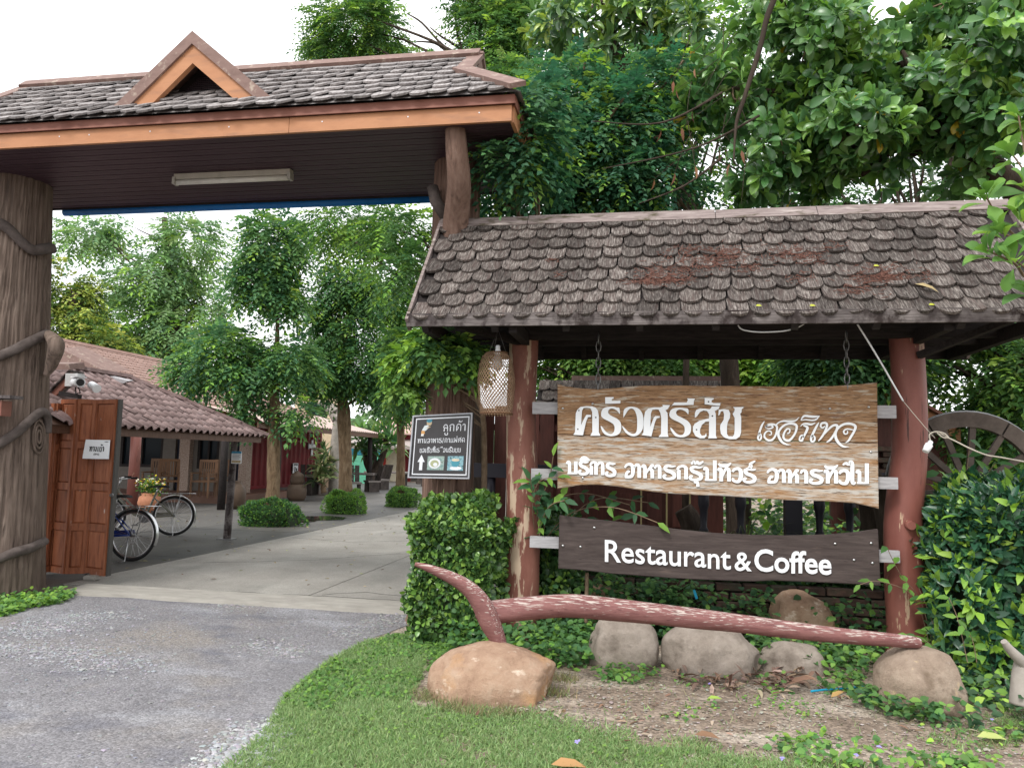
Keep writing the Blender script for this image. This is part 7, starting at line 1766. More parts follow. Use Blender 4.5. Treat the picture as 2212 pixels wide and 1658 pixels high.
def rk(px0, px1, pyt, pyb, Y, mat, lab, seed, dep=.8, sink=.55, rz=0.0, **kw):
    a, b = at(px0, pyb, Y), at(px1, pyb, Y); t_, l_ = at((px0 + px1) / 2, pyt, Y), at((px0 + px1) / 2, pyb, Y)
    rx = (b.x - a.x) / 2; h = t_.z - max(0, 0); rzz = (h + sink * rx) / 2
    return rock('boulder', lab, ((a.x + b.x) / 2, Y, h - rzz * .99), (rx, rx * dep, rzz), mat, seed, rz=rz, **kw)
rk(922, 1206, 1388, 1530, 4.86, m_rock1, 'tan-orange boulder under the curved end of the wooden plough', 1.0, .75)
rk(1882, 2098, 1400, 1545, 5.22, m_rock2, 'buff boulder under the thin right end of the wooden plough', 5.3, .85)
rk(1268, 1422, 1326, 1452, 5.75, m_rock3, 'tall grey boulder behind the plough beam, left of the wide one', 9.1, .8)
rk(1428, 1640, 1344, 1468, 5.72, m_rock3, 'wide grey boulder with a crack behind the middle of the plough beam', 13.7, .7)
rk(1640, 1790, 1385, 1452, 5.9, m_rock3, 'low grey boulder half hidden in creepers behind the plough beam', 17.2, .7)
def rk2(px0, px1, pyt, Y, z0, mat, lab, seed):
    a, b, t_ = at(px0, pyt, Y), at(px1, pyt, Y), at((px0 + px1) / 2, pyt, Y); rx = (b.x - a.x) / 2; rzz = (t_.z - z0 + .1) / 2
    return rock('boulder', lab, ((a.x + b.x) / 2, Y, t_.z - rzz), (rx, rx * .6, rzz), mat, seed)
rk2(1660, 1800, 1275, 6.6, .0, m_rock1, 'brownish boulder in the shade before the brick planter', 21.0)
rk2(1255, 1370, 1262, 6.65, .0, m_rock1, 'dark reddish boulder deep under the left end of the lower board', 24.0)
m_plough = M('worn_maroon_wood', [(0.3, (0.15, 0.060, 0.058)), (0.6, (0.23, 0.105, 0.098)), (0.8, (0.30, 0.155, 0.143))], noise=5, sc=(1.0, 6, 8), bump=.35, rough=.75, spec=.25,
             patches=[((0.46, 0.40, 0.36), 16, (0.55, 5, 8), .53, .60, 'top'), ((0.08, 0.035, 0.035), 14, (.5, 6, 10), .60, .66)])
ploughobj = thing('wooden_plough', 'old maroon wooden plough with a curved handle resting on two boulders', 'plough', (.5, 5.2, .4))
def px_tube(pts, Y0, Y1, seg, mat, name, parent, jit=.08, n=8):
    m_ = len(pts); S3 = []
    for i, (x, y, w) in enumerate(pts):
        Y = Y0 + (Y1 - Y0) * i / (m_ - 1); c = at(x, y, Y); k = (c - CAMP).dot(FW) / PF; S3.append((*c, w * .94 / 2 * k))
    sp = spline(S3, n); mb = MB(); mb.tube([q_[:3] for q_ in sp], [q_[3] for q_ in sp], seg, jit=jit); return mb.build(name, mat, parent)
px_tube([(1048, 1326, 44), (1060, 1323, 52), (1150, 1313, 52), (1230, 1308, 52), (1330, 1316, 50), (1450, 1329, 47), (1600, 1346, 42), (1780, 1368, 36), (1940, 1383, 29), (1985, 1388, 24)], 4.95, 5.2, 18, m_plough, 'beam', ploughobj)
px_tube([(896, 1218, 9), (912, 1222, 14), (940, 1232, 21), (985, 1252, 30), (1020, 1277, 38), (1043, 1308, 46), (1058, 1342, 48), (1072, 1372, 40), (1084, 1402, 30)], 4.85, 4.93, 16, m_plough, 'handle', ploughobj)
st = thing('pale_stump', 'pale grey stump with a cut branch at the right edge of the photo', 'stump', gp(2205, 1500, 5.0, 0))
px_tube([(2168, 1384, 14), (2182, 1402, 20), (2205, 1425, 26), (2235, 1450, 34)], 4.95, 5.0, 10, m_palebark, 'branch', st)
px_tube([(2215, 1425, 40), (2212, 1460, 52), (2216, 1520, 70)], 5.02, 5.0, 12, m_palebark, 'trunk', st)

# ------------------------------------------------------------------ hedges and shrubs close by
def near_hedge(name, label, c, size, n, L, wr, pal, fresh, mat, tmpl, ff=.14, top_bias=.3, out=.75, cat='hedge', seed=0.0):
    t = thing(name, label, cat, (c[0], c[1], 0)); hedge_core(c, (size[0] * .9, size[1] * .85, size[2] * .96), t, m_core)
    P, U = leaf_box(c, size, n, seed, top_bias); P = P[P[:, 2] > .02]; U = U[:len(P)]
    n = len(P); 
    U = nrmz(P - np.array(c)) * .6 + U * .4
    D = nrmz(U * out + unit(n) * .75 + UPV * .25); N = U + unit(n) * .45 + UPV * .3
    s = L * RNG.uniform(.65, 1.2, n); cl_ = tints(n, pal, None, .2); m = RNG.random(n) < ff; cl_[m] = tints(int(m.sum()), fresh, None, .15); P[m] += U[m] * .02
    v = np.array([[*RT], [*UP], [*FW]]) @ (P - np.array(CAMP)).T
    d_ = np.linalg.norm(P - np.array(CAMP), axis=1); face = -(nrmz(P - np.array(CAMP)) * nrmz(U)).sum(1)
    inpic = (v[0] / v[2] < .665) & (v[2] > 0)
    outer = ((np.abs(P - np.array(c)) / (np.array(size) / 2)) ** 5).sum(1) ** .2
    sc_ = np.where(inpic, s / d_ * (.4 + np.clip(face, 0, 1)) * outer ** 3, 0); od = np.argsort(-sc_); sel = np.zeros(n, bool); sel[od[:300]] = True
    P[sel] += U[sel] * .012
    meshes = [one_leaf_mesh('leaf', tmpl, 1.0, wr * random.uniform(.9, 1.12), np.clip(q_, 0, 1), mat) for q_ in cl_[od[:12]]] + [one_leaf_mesh('leaf', tmpl, 1.0, wr, np.array(f_), mat) for f_ in fresh[:2]]
    leaf_objects(t, meshes, P[sel], D[sel], N[sel], s[sel])
    r = ~sel; leaves('foliage', tmpl, P[r], D[r], N[r], s[r], s[r] * wr, cl_[r], mat, t); return t
hx0, hx1 = at(884, 1250, 6.0).x, at(1072, 1250, 6.0).x; hx2, hx3 = at(1130, 1250, 6.8).x, at(1262, 1250, 6.9).x
near_hedge('leafy_hedge', 'darker hedge section right behind the left shelter post', ((hx2 + hx3) / 2, 6.95, .5), (hx3 - hx2, .7, 1.0), 6000, .052, .84, [(.055, .125, .04), (.075, .16, .045), (.045, .11, .038)], [(.15, .27, .05), (.19, .32, .06)], ml_gloss, 'ovate', .1, .25, seed=7)
near_hedge('leafy_hedge', 'full rounded hedge of small bright leaves hiding the foot of the right gate pillar', ((hx0 + hx1) / 2, 6.12, .53), (hx1 - hx0 + .04, .66, 1.06), 15000, .050, .86, [(.062, .135, .042), (.08, .17, .046), (.10, .20, .05), (.048, .11, .038)], [(.17, .31, .065), (.22, .37, .075)], ml_gloss, 'ovate', .18, .3)
sx0 = at(2022, 1200, 5.9).x
near_hedge('glossy_shrub', 'dense shrub of long glossy leaves with lime green young tips at the right edge', (sx0 + .66, 6.25, .68), (1.32, 1.0, 1.32), 7500, .105, .42, [(.034, .105, .058), (.044, .125, .064), (.030, .092, .052), (.056, .15, .062)], [(.22, .40, .06), (.28, .46, .07), (.16, .31, .055)], ml_gloss, 'ovate', .16, .2, seed=4, cat='shrub')
def leafy_stems(name, label, stems, L, wr, pal, mat, k=8, cat='plant', Y0=6.0, tmpl='ovate', pair=True, obj=True, stem_r=.004, droop=.2):
    p0 = stems[0][0]; g_ = at(p0[0], p0[1], p0[2]); t = thing(name, label, cat, (g_.x, g_.y, max(0, g_.z - .3)))
    mb = MB(); P, D, N = [], [], []
    for stt in stems:
        pts = [Vector(gp(x, y, Y)) for x, y, Y in stt]; sp = spline(pts, 6); mb.tube(sp, [stem_r] * len(sp), 5, cap=False)
        m_ = len(sp)
        for j in range(k):
            u = (.12 + .88 * j / (k - 1)) * (m_ - 1); i0 = min(int(u), m_ - 2); q_ = np.array(sp[i0]) * (1 - (u - i0)) + np.array(sp[i0 + 1]) * (u - i0); ax = np.array(sp[i0 + 1]) - np.array(sp[i0]); ax /= np.linalg.norm(ax)
            sd = np.cross(ax, (0, -.6, .8)); sd /= np.linalg.norm(sd)
            for s_ in ((1, -1) if j < k - 1 else (0,)):
                P.append(q_); D.append(sd * s_ * .8 + ax * .5 + RNG.normal(size=3) * .12 - UPV * droop); N.append(UPV * .7 + np.array((0, -.7, 0)) + RNG.normal(size=3) * .25)
    mb.build('stems', m_twig, t)
    P, D, N = map(np.array, (P, D, N)); s = L * RNG.uniform(.7, 1.15, len(P))
    meshes = [one_leaf_mesh('leaf', tmpl, 1.0, wr * random.uniform(.9, 1.1), np.array(c_), mat) for c_ in pal]
    leaf_objects(t, meshes, P, D, N, s); return t
leafy_stems('pinnate_bush', 'bush with paired bluish leaves reaching over the lower board from the left post', [
    [(1165, 1180, 6.5), (1230, 1110, 6.4), (1320, 1095, 6.25), (1420, 1128, 6.12)], [(1170, 1180, 6.5), (1190, 1090, 6.45), (1260, 1065, 6.4), (1360, 1090, 6.35)], [(1165, 1200, 6.5), (1160, 1100, 6.3), (1185, 1040, 6.2), (1195, 985, 6.1)],
    [(1160, 1180, 6.4), (1150, 1090, 6.2), (1165, 1040, 6.15), (1205, 1030, 6.1)], [(1165, 1120, 6.3), (1150, 1060, 6.1), (1145, 1035, 6.05)], [(1180, 1160, 6.5), (1240, 1120, 6.5), (1300, 1130, 6.45), (1340, 1120, 6.4)], [(1160, 1150, 6.3), (1185, 1095, 6.15), (1220, 1080, 6.1)], [(1190, 1170, 6.5), (1280, 1080, 6.45), (1400, 1085, 6.4)]],
    .13, .42, [(.045, .13, .055), (.06, .155, .06), (.05, .12, .06), (.12, .25, .05), (.18, .33, .06)], ml_soft, 6, 'bush')
leafy_stems('post_creeper', 'thin creeper with pointed leaves climbing the right shelter post', [
    [(2020, 1420, 6.1), (1990, 1300, 6.15), (1945, 1240, 6.1), (1915, 1180, 6.05)], [(2010, 1400, 6.1), (1975, 1290, 6.1), (1900, 1255, 6.0), (1858, 1262, 5.95)], [(2040, 1420, 6.0), (2010, 1330, 6.05), (1985, 1270, 6.1)], [(2060, 1440, 5.7), (2010, 1390, 5.5), (1960, 1370, 5.4)], [(2090, 1430, 5.6), (2070, 1340, 5.7), (2050, 1290, 5.75)], [(2110, 1430, 5.6), (2100, 1380, 5.65), (2080, 1350, 5.6)]],
    .095, .45, [(.09, .19, .04), (.13, .27, .05), (.18, .33, .06), (.06, .15, .04)], ml_soft, 5, 'creeper', stem_r=.0025, droop=.4)
leafy_stems('leafy_sapling', 'thin sapling with large drooping leaves before the cart wheel', [[(2080, 1100, 6.9), (2088, 1020, 6.9), (2095, 950, 6.85)], [(2090, 1090, 6.9), (2120, 1040, 6.85), (2150, 1000, 6.8)], [(2080, 1100, 6.9), (2050, 1060, 6.85), (2030, 1020, 6.8)]], .17, .42, [(.05, .14, .045), (.09, .20, .045), (.06, .16, .05)], ml_soft, 4, 'sapling', droop=.35)

# ------------------------------------------------------------------ lamp basket, bulb holder, cables
lampt = thing('basket_lamp', 'woven bamboo basket lamp hanging under the eaves beside the left post', 'lamp', gp(1072, 830, 5.9))
YL = 5.9; tp, md, bt_ = at(1072, 762, YL), at(1072, 828, YL), at(1072, 897, YL); kL = (md - CAMP).dot(FW) / PF; Hh = tp.z - bt_.z
def brad(u): # u from top 0 to bottom 1
    return np.interp(u, [0, .06, .2, .45, .7, .92, 1], [22, 30, 37, 41, 39, 35, 34.5]) * kL
m_bamboo = M('bamboo_strip', [(0.3, (0.17, 0.10, 0.06)), (0.7, (0.30, 0.195, 0.12))], noise=20, bump=.1, rough=.7)
mb = MB(); ns = 34
for d_ in (1, -1):
    for k in range(ns):
        pts, wd = [], []
        for i in range(15):
            u = i / 14; a = 2 * math.pi * k / ns + d_ * u * 2.6; r = brad(u) + .0012 * d_ * (-1) ** (i)
            pts.append((bt_.x + (tp.x - bt_.x) * (1 - u) + r * math.cos(a), YL + r * math.sin(a), tp.z - Hh * u))
        for i in range(14):
            a = Vector(pts[i]); b = Vector(pts[i + 1]); n_ = (a - Vector((bt_.x, YL, a.z))).normalized(); sd = (b - a).cross(n_).normalized() * .0029
            mb.add([a + sd, a - sd, b - sd, b + sd], [(0, 1, 2, 3)])
mb.build('woven_basket', m_bamboo, lampt)
for u in (0.0, .97):
    mb = MB(); r = brad(u); mb.tube([(bt_.x + r * math.cos(t_), YL + r * math.sin(t_), tp.z - Hh * u) for t_ in np.linspace(0, 2 * math.pi, 29)], .007 if u else .005, 6, cap=False); mb.build('rim_hoop', m_chair, lampt)
mb = MB(); mb.lathe([(.022, -.02), (.024, .015), (.018, .03), (.018, .055), (.010, .062)], (tp.x + .012, YL, tp.z), 14); mb.build('socket', m_white, lampt)
m_bulb = bpy.data.materials.new('clear_bulb'); m_bulb.use_nodes = True; b_ = m_bulb.node_tree.nodes['Principled BSDF']; b_.inputs['Roughness'].default_value = .05; b_.inputs['Transmission Weight'].default_value = .7; b_.inputs['Base Color'].default_value = (.95, .97, 1, 1)
mb = MB(); mb.lathe([(.004, -.145), (.03, -.13), (.042, -.095), (.034, -.05), (.016, -.02)], (tp.x + .012, YL, tp.z), 16); mb.build('bulb', m_bulb, lampt)
for a in (0, 2.1, 4.2):
    mb = MB(); r = brad(0); mb.tube([(tp.x + r * math.cos(a), YL + r * math.sin(a), tp.z), (tp.x + .01, YL, 2.46)], .0016, 4); mb.build('wire', m_dsteel, lampt)
def px_line(pts, Y0, Y1, r, mat, name, parent, n=8):
    m_ = len(pts); P3 = [gp(x, y, Y0 + (Y1 - Y0) * i / (m_ - 1)) for i, (x, y) in enumerate(pts)]; mb = MB(); mb.tube(spline(P3, n), r, 6); return mb.build(name, mat, parent)
m_cable = flat('white_cable', (.62, .63, .64), rough=.4); m_cable2 = flat('dirty_cable', (.40, .36, .30), rough=.6)
bh_ = thing('bulb_holder', 'white empty bulb holder dangling from a cable in front of the right post', 'bulb holder', gp(2003, 962, 5.9))
px_line([(1852, 700), (1880, 745), (1910, 795), (1930, 830), (1951, 866)], 5.75, 5.9, .0062, m_cable, 'cable', bh_)
px_line([(1951, 866), (1975, 895), (2005, 930), (2020, 946)], 5.9, 5.95, .0026, m_cable2, 'thin_wire', bh_)
px_line([(2010, 952), (2008, 938), (2022, 932), (2040, 936), (2048, 945), (2036, 944), (2024, 934)], 5.9, 5.9, .005, m_cable2, 'knot', bh_)
px_line([(2030, 935), (2048, 945), (2065, 953), (2095, 968), (2130, 982), (2165, 988), (2230, 1000)], 5.95, 5.6, .0055, m_cable2, 'cable', bh_)
a, b = Vector(gp(2011, 953, 5.9)), Vector(gp(1999, 975, 5.88)); mb = MB(); d_ = (b - a); mb.tube([a, a + d_ * .3, a + d_ * .32, a + d_ * .6, b], [.016, .018, .026, .026, .022], 14); mb.build('socket', m_white, bh_)
lc = thing('loop_cable', 'short white cable looping below the shelter fascia', 'cable', gp(1660, 712, 5.7))
px_line([(1594, 702), (1605, 712), (1640, 717), (1690, 715), (1720, 708), (1737, 699)], 5.66, 5.66, .0052, m_cable, 'cable', lc)
hc = thing('blue_hose', 'short piece of bright blue hose lying on the soil before the right boulder', 'hose', gp(1790, 1505, 5.2, 0))
mb = MB(); mb.tube(spline([tuple(gnd(x, y, .02)) for x, y in ((1752, 1492), (1780, 1489), (1820, 1486), (1850, 1483), (1868, 1480))], 5), .007, 6); mb.build('hose', flat('bright_blue_plastic', (.01, .30, .48), rough=.4), hc)
pg_ = thing('blue_peg', 'small bright blue peg caught in the creepers under the lower board', 'peg', gp(1502, 1282, 6.5)); a, b = Vector(gp(1499, 1273, 6.45)), Vector(gp(1505, 1292, 6.45)); mb = MB(); mb.bar(a, b, .03, .02); mb.build('peg', bpy.data.materials['bright_blue_plastic'], pg_)
tag(px_line([(1268, 1236), (1267, 1290), (1266, 1345)], 6.3, 6.3, .016, m_twig, 'bamboo_stake', None), 'thin bamboo stake standing under the left end of the lower board', 'stake')

# ------------------------------------------------------------------ litter on the shelter roof
def roofhit(x, y):
    d = ray(x, y); p0 = Vector((0, YF, ZE)) + snrm * .045; t_ = (p0 - CAMP).dot(snrm) / d.dot(snrm); return CAMP + d * t_
lit = [(1430, 595, 60, 14, 200), (1500, 570, 70, 12, 170), (1560, 545, 50, 12, 120), (1480, 540, 40, 10, 70), (1620, 575, 40, 12, 60), (1700, 545, 50, 14, 110), (1760, 560, 30, 12, 50), (1900, 590, 60, 14, 190), (1850, 625, 50, 10, 80), (1730, 600, 30, 10, 40), (1800, 530, 30, 8, 30), (1200, 560, 12, 6, 14), (1205, 592, 12, 5, 14), (2000, 590, 20, 8, 30), (1400, 608, 50, 6, 80), (1450, 600, 40, 8, 160), (1560, 560, 60, 14, 140), (1905, 598, 40, 8, 140), (1730, 550, 30, 8, 60)]
mb = MB()
for cx_, cy_, sx_, sy_, n in lit:
    for _ in range(n):
        p = roofhit(random.gauss(cx_, sx_ * .55), random.gauss(cy_, sy_ * .7)); a = random.uniform(0, 6.28); L_ = random.uniform(.015, .06)
        e = Vector((math.cos(a), 0, 0)) + sdir * math.sin(a) * .6 + snrm * random.uniform(-.15, .25); mb.bar(p, p + e * L_, .0035, .003, up=(0, -1, 1))
o = mb.build('roof_litter', M('red_brown_litter', [(0.3, (0.075, 0.032, 0.024)), (0.7, (0.20, 0.095, 0.07))], noise=40, bump=0, rough=.9), sg); o['kind'] = 'stuff'
def fallen(label, p, L, W, c, D, N, tm='ovate'):
    o = leaves('fallen_leaf', tm, np.zeros((1, 3)), np.array([D]), np.array([N], float), L, W, np.array([c]), ml_dry, None, False); o.location = p; tag(o, label, 'leaf', 'fallen leaves')
fallen('curled yellowish dry leaf on the right part of the shelter roof', roofhit(1975, 618) + snrm * .02, .16, .05, (.38, .30, .16), (.9, -.2, -.3), snrm + Vector((0, 0, .3)))
for i, (x, y) in enumerate(((1886, 577), (1632, 663), (1748, 663), (2005, 661))): fallen(('tiny yellow-green leaf on the litter of the shelter roof', 'tiny yellow-green leaf on the lowest shingles, left of two', 'tiny yellow-green leaf on the lowest shingles near the middle', 'tiny yellow-green leaf on the lowest shingles near the right post')[i], roofhit(x, y) + snrm * .012, .045, .025, (.42, .44, .06), (.9, .1, .1), snrm)
for x, y, L_, c_, lab, D in ((1190, 1650, .17, (.42, .24, .11), 'large tan leaf lying in the grass at the bottom of the photo', (1, .2, .05)), (1795, 1505, .10, (.42, .27, .11), 'ochre leaf standing on the bare soil right of the middle', (.8, .3, .4)), (1528, 1507, .09, (.28, .40, .08), 'lime green leaf on the bare soil before the boulders', (1, .1, .1)), (1700, 1480, .20, (.28, .17, .12), 'long dry brown leaf leaning on the soil left of the blue hose', (.5, -.3, .35)), (1500, 1585, .13, (.22, .13, .08), 'dark brown leaf on the soil in the foreground', (1, -.2, .1)), (2110, 1590, .16, (.40, .45, .16), 'pale green leaf on the soil below the right boulder', (1, .1, .06)), (1012, 1468, .10, (.12, .06, .04), 'dark dry leaf in the ground cover left of the tan boulder', (1, .2, .15))):
    g_ = gnd(x, y, .03); fallen(lab, g_, L_, L_ * .42, c_, D, (0, -.3, 1))

# ------------------------------------------------------------------ lawn, ground cover, weeds, stones
def inpoly(X, Y, poly):
    c = np.zeros(len(X), bool); j = len(poly) - 1
    for i in range(len(poly)):
        xi, yi, xj, yj = *poly[i], *poly[j]
        k = ((yi > Y) != (yj > Y)) & (X < (xj - xi) * (Y - yi) / (yj - yi + 1e-12) + xi); c ^= k; j = i
    return c
def gpoly(pp): return [tuple(gnd(*p))[:2] for p in pp]
e2 = [tuple(p)[:2] for p in EDGE[1:]]
def scatter(poly, n, dens=None):
    xs_, ys_ = [p[0] for p in poly], [p[1] for p in poly]; X = RNG.uniform(min(xs_), max(xs_), n); Y_ = RNG.uniform(min(ys_), max(ys_), n); k = inpoly(X, Y_, poly)
    X, Y_ = X[k], Y_[k]
    if dens is not None: q_ = RNG.random(len(X)) < dens(X, Y_); X, Y_ = X[q_], Y_[q_]
    return X, Y_
def n2(X, Y_, s, sd=0):
    a, b = X * .8 + Y_ * .6, Y_ * .8 - X * .6; z = np.zeros(len(X))
    return .5 * vnoise(np.stack([a, b, z], 1), s, sd) + .3 * vnoise(np.stack([b, a, z], 1), s * 2.7, sd + 1) + .2 * vnoise(np.stack([X, Y_, z], 1), s * 7.1, sd + 2)
lawn = gpoly([(470, 1668), (545, 1606), (585, 1558), (610, 1508), (668, 1460), (712, 1425), (790, 1385), (868, 1372), (930, 1400), (905, 1470), (880, 1520), (1000, 1548), (1160, 1560), (1280, 1600), (1440, 1620), (1600, 1640), (1700, 1668)])
lawn = lawn[:1] + lawn[1:]
lawn = [(lawn[0][0] + .1, 2.6)] + lawn + [(1.2, 2.6)]
GP = [(.19, .30, .115), (.23, .34, .135), (.26, .365, .16), (.29, .38, .18), (.15, .255, .09)]
def blades(name, X, Y_, h, w, pal, z=0.0, lean=.9):
    n = len(X); P = np.stack([X, Y_, np.full(n, z)], 1); D = np.stack([RNG.normal(size=n) * lean, RNG.normal(size=n) * lean, np.ones(n)], 1); hh = h * RNG.uniform(.5, 1.3, n)
    return leaves(name, 'blade', P, D, RNG.normal(size=(n, 3)) + (0, -.5, .2), hh, w * RNG.uniform(.7, 1.3, n), tints(n, pal, None, .25), ml_grass)
X, Y_ = scatter(lawn, 240000, lambda X, Y_: np.clip((n2(X, Y_, 2.3, 2) - .12) * 3.2, .25, 1))
kj = X > -1.3 + .2 * RNG.normal(size=len(X)); X = X + kj * RNG.normal(size=len(X)) * .16; Y_ = Y_ + kj * np.abs(RNG.normal(size=len(X))) * .14 * (n2(X, Y_, 3.1, 41) > .47)
blades('lawn_grass', X, Y_, .040, .0055, GP, lean=1.1)
rough = gpoly([(900, 1490), (1000, 1545), (1160, 1560), (1280, 1600), (1600, 1640), (2330, 1660), (2300, 1470), (2100, 1560), (1870, 1560), (1700, 1590), (1300, 1540), (1210, 1500)])
rough2 = gpoly([(1000, 1540), (1240, 1480), (1500, 1470), (1900, 1480), (1900, 1560), (2250, 1500), (2330, 1668), (1200, 1668)])
X, Y_ = scatter(rough2, 90000, lambda X, Y_: np.clip((n2(X, Y_, 2.2, 7) - .475 + .22 * np.clip(4.2 - Y_, -.4, 1)) * 3.6, .012, .8))
blades('sparse_grass', X, Y_, .038, .0055, GP + [(.30, .27, .16)], lean=1.1)
# broad-leaved ground cover along the road edge and creepers at the boulders
def creeper_patch(name, poly, n, h, L, pal, fresh, z0=0.0, dens=None, zf=None, mat=ml_soft, wr=.8):
    X, Y_ = scatter(poly, n, dens); m = len(X); P = np.stack([X, Y_, z0 + h * RNG.random(m) ** 1.4 * (.4 + .9 * n2(X, Y_, 3.5, 9))], 1)
    c = tints(m, pal, None, .2); f = RNG.random(m) < .15; c[f] = tints(int(f.sum()), fresh, None, .15); s = L * RNG.uniform(.6, 1.25, m)
    return leaves(name, 'ovate', P, unit(m) * (1, 1, .4), unit(m) * .55 + UPV + (0, -.35, 0), s, s * wr, c, mat)
creeper_patch('ground_cover', gpoly([(600, 1520), (690, 1450), (800, 1388), (880, 1368), (1000, 1385), (975, 1420), (905, 1470), (880, 1515), (760, 1510), (700, 1540)]), 11000, .034, .030, [(.10, .21, .05), (.14, .27, .06), (.085, .18, .05)], [(.20, .36, .07)], dens=lambda X, Y_: np.clip((n2(X, Y_, 3, 4) - .36) * 4, 0, 1))
creeper_patch('creeping_plants', gpoly([(960, 1420), (985, 1365), (1100, 1345), (1290, 1345), (1290, 1440), (1230, 1450), (1080, 1425)]), 4200, .22, .058, G_DARK[1:] + G_MID[:2], G_BRIGHT[:1], dens=lambda X, Y_: np.clip((n2(X, Y_, 3, 1) - .22) * 3, 0, 1))
creeper_patch('creeping_plants', gpoly([(1270, 1440), (1560, 1455), (1720, 1440), (1890, 1470), (1880, 1510), (1700, 1500), (1500, 1480), (1300, 1478)]), 3000, .09, .045, G_MID, G_BRIGHT[:1], dens=lambda X, Y_: np.clip((n2(X, Y_, 4, 3) - .42) * 4, 0, .8))
creeper_patch('creeping_plants', gpoly([(1620, 1445), (1640, 1385), (1900, 1385), (1930, 1440), (1870, 1470)]), 2600, .24, .058, G_DARK[1:] + G_MID, G_BRIGHT[:1], dens=lambda X, Y_: np.clip((n2(X, Y_, 3, 5) - .28) * 3, 0, 1))
creeper_patch('creeping_plants', gpoly([(2010, 1545), (2080, 1480), (2110, 1400), (2260, 1380), (2330, 1480), (2300, 1600), (2150, 1590), (2060, 1570)]), 5200, .20, .06, [(.06, .13, .06), (.08, .16, .07), (.05, .11, .05)], G_BRIGHT, dens=lambda X, Y_: np.clip((n2(X, Y_, 2.5, 6) - .25) * 3, 0, 1))
creeper_patch('creeping_plants', [(-.75, 6.35), (1.95, 6.35), (1.95, 6.78), (-.75, 6.78)], 9000, .52, .062, G_DARK, G_MID, dens=lambda X, Y_: np.clip((n2(X, Y_, 2.2, 8) - .34) * 4, 0, 1) * np.where(X > .95, .15, 1))
creeper_patch('planter_greens', [(-.7, 6.95), (1.95, 6.95), (1.95, 7.85), (-.7, 7.85)], 6500, .45, .075, G_DARK + G_MID[:1], G_MID, z0=.36, dens=lambda X, Y_: np.clip((n2(X, Y_, 1.8, 11) - .25) * 3, 0, 1))
creeper_patch('weeds', gpoly([(1100, 1668), (1300, 1560), (1600, 1500), (1900, 1540), (2300, 1540), (2330, 1668)]), 6500, .04, .026, G_MID, G_BRIGHT, dens=lambda X, Y_: np.clip((n2(X, Y_, 3.0, 13) - .57) * 5, 0, 1))
creeper_patch('weeds', gpoly([(1640, 1668), (1680, 1600), (1900, 1575), (2060, 1600), (2330, 1560), (2330, 1668)]), 6000, .07, .045, G_MID + G_BRIGHT[:1], G_BRIGHT, dens=lambda X, Y_: np.clip((n2(X, Y_, 2.4, 17) - .53) * 5, 0, 1))
creeper_patch('weeds', gpoly([(-60, 1330), (0, 1300), (70, 1290), (160, 1283), (140, 1302), (60, 1318), (0, 1335)]), 2200, .09, .05, G_MID + G_BRIGHT[:1], G_BRIGHT)
creeper_patch('back_garden_shrubs', [(-1.6, 11), (6.5, 11), (7.5, 15), (-1.6, 15)], 12000, 1.3, .13, G_DARK + G_MID, G_BRIGHT, dens=lambda X, Y_: np.clip((n2(X, Y_, .8, 21) - .2) * 3, 0, 1))
creeper_patch('back_garden_shrubs', [(1.9, 7.6), (5.0, 7.2), (5.5, 9.8), (1.9, 9.8)], 7000, 1.0, .10, G_DARK + G_MID, G_BRIGHT, dens=lambda X, Y_: np.clip((n2(X, Y_, 1.2, 22) - .2) * 3, 0, 1))
# purple flowers
fp = np.array([tuple(gnd(x, y, .06)) for x, y in ((1530, 1475), (1248, 1601), (1900, 1612), (2248, 1606), (2295, 1598), (2140, 1553), (1690, 1925 * .85), (1850, 1630))]); m = len(fp)
leaves('tiny_flowers', 'ovate', np.repeat(fp, 4, 0), np.concatenate([unit(4) * (1, 1, .3) for _ in range(m)]), np.tile((0, -.5, 1.), (4 * m, 1)), .018, .014, np.tile((.42, .36, .72), (4 * m, 1)), ml_soft)
# leaf litter on the soil
X, Y_ = scatter(lawn, 5200, lambda X, Y_: np.clip((n2(X, Y_, 2.0, 51) - .46) * 4, .02, 1)); m = len(X)
leaves('clover_weeds', 'ovate', np.stack([X, Y_, RNG.uniform(.01, .035, m)], 1), unit(m) * (1, 1, .3), unit(m) * .5 + UPV, .022, .019, tints(m, [(.14, .27, .06), (.18, .32, .07), (.22, .36, .09)], None, .2), ml_soft)
X, Y_ = scatter(gpoly([(930, 1500), (1240, 1430), (1500, 1450), (1900, 1460), (2100, 1560), (2300, 1600), (2300, 1668), (1300, 1668), (1000, 1545)]), 1000, lambda X, Y_: np.clip((n2(X, Y_, 2, 15) - .40) * 3, 0.03, 1)); m = len(X)
leaves('leaf_litter', 'ovate', np.stack([X, Y_, np.full(m, .012)], 1), unit(m) * (1, 1, .15), unit(m) * .4 + UPV, RNG.uniform(.02, .075, m), RNG.uniform(.008, .022, m), tints(m, [(.23, .15, .10), (.30, .21, .15), (.17, .10, .07), (.36, .29, .22)], None, .2), ml_dry)
X, Y_ = scatter(gpoly([(1440, 1455), (1640, 1440), (1760, 1450), (1740, 1500), (1580, 1500), (1480, 1478)]), 240); m = len(X)
leaves('leaf_litter', 'ovate', np.stack([X, Y_, RNG.uniform(.01, .06, m)], 1), unit(m) * (1, 1, .4), unit(m) * .5 + UPV, RNG.uniform(.07, .16, m), RNG.uniform(.02, .04, m), tints(m, [(.28, .19, .14), (.36, .27, .21), (.20, .13, .10)], None, .2), ml_dry)
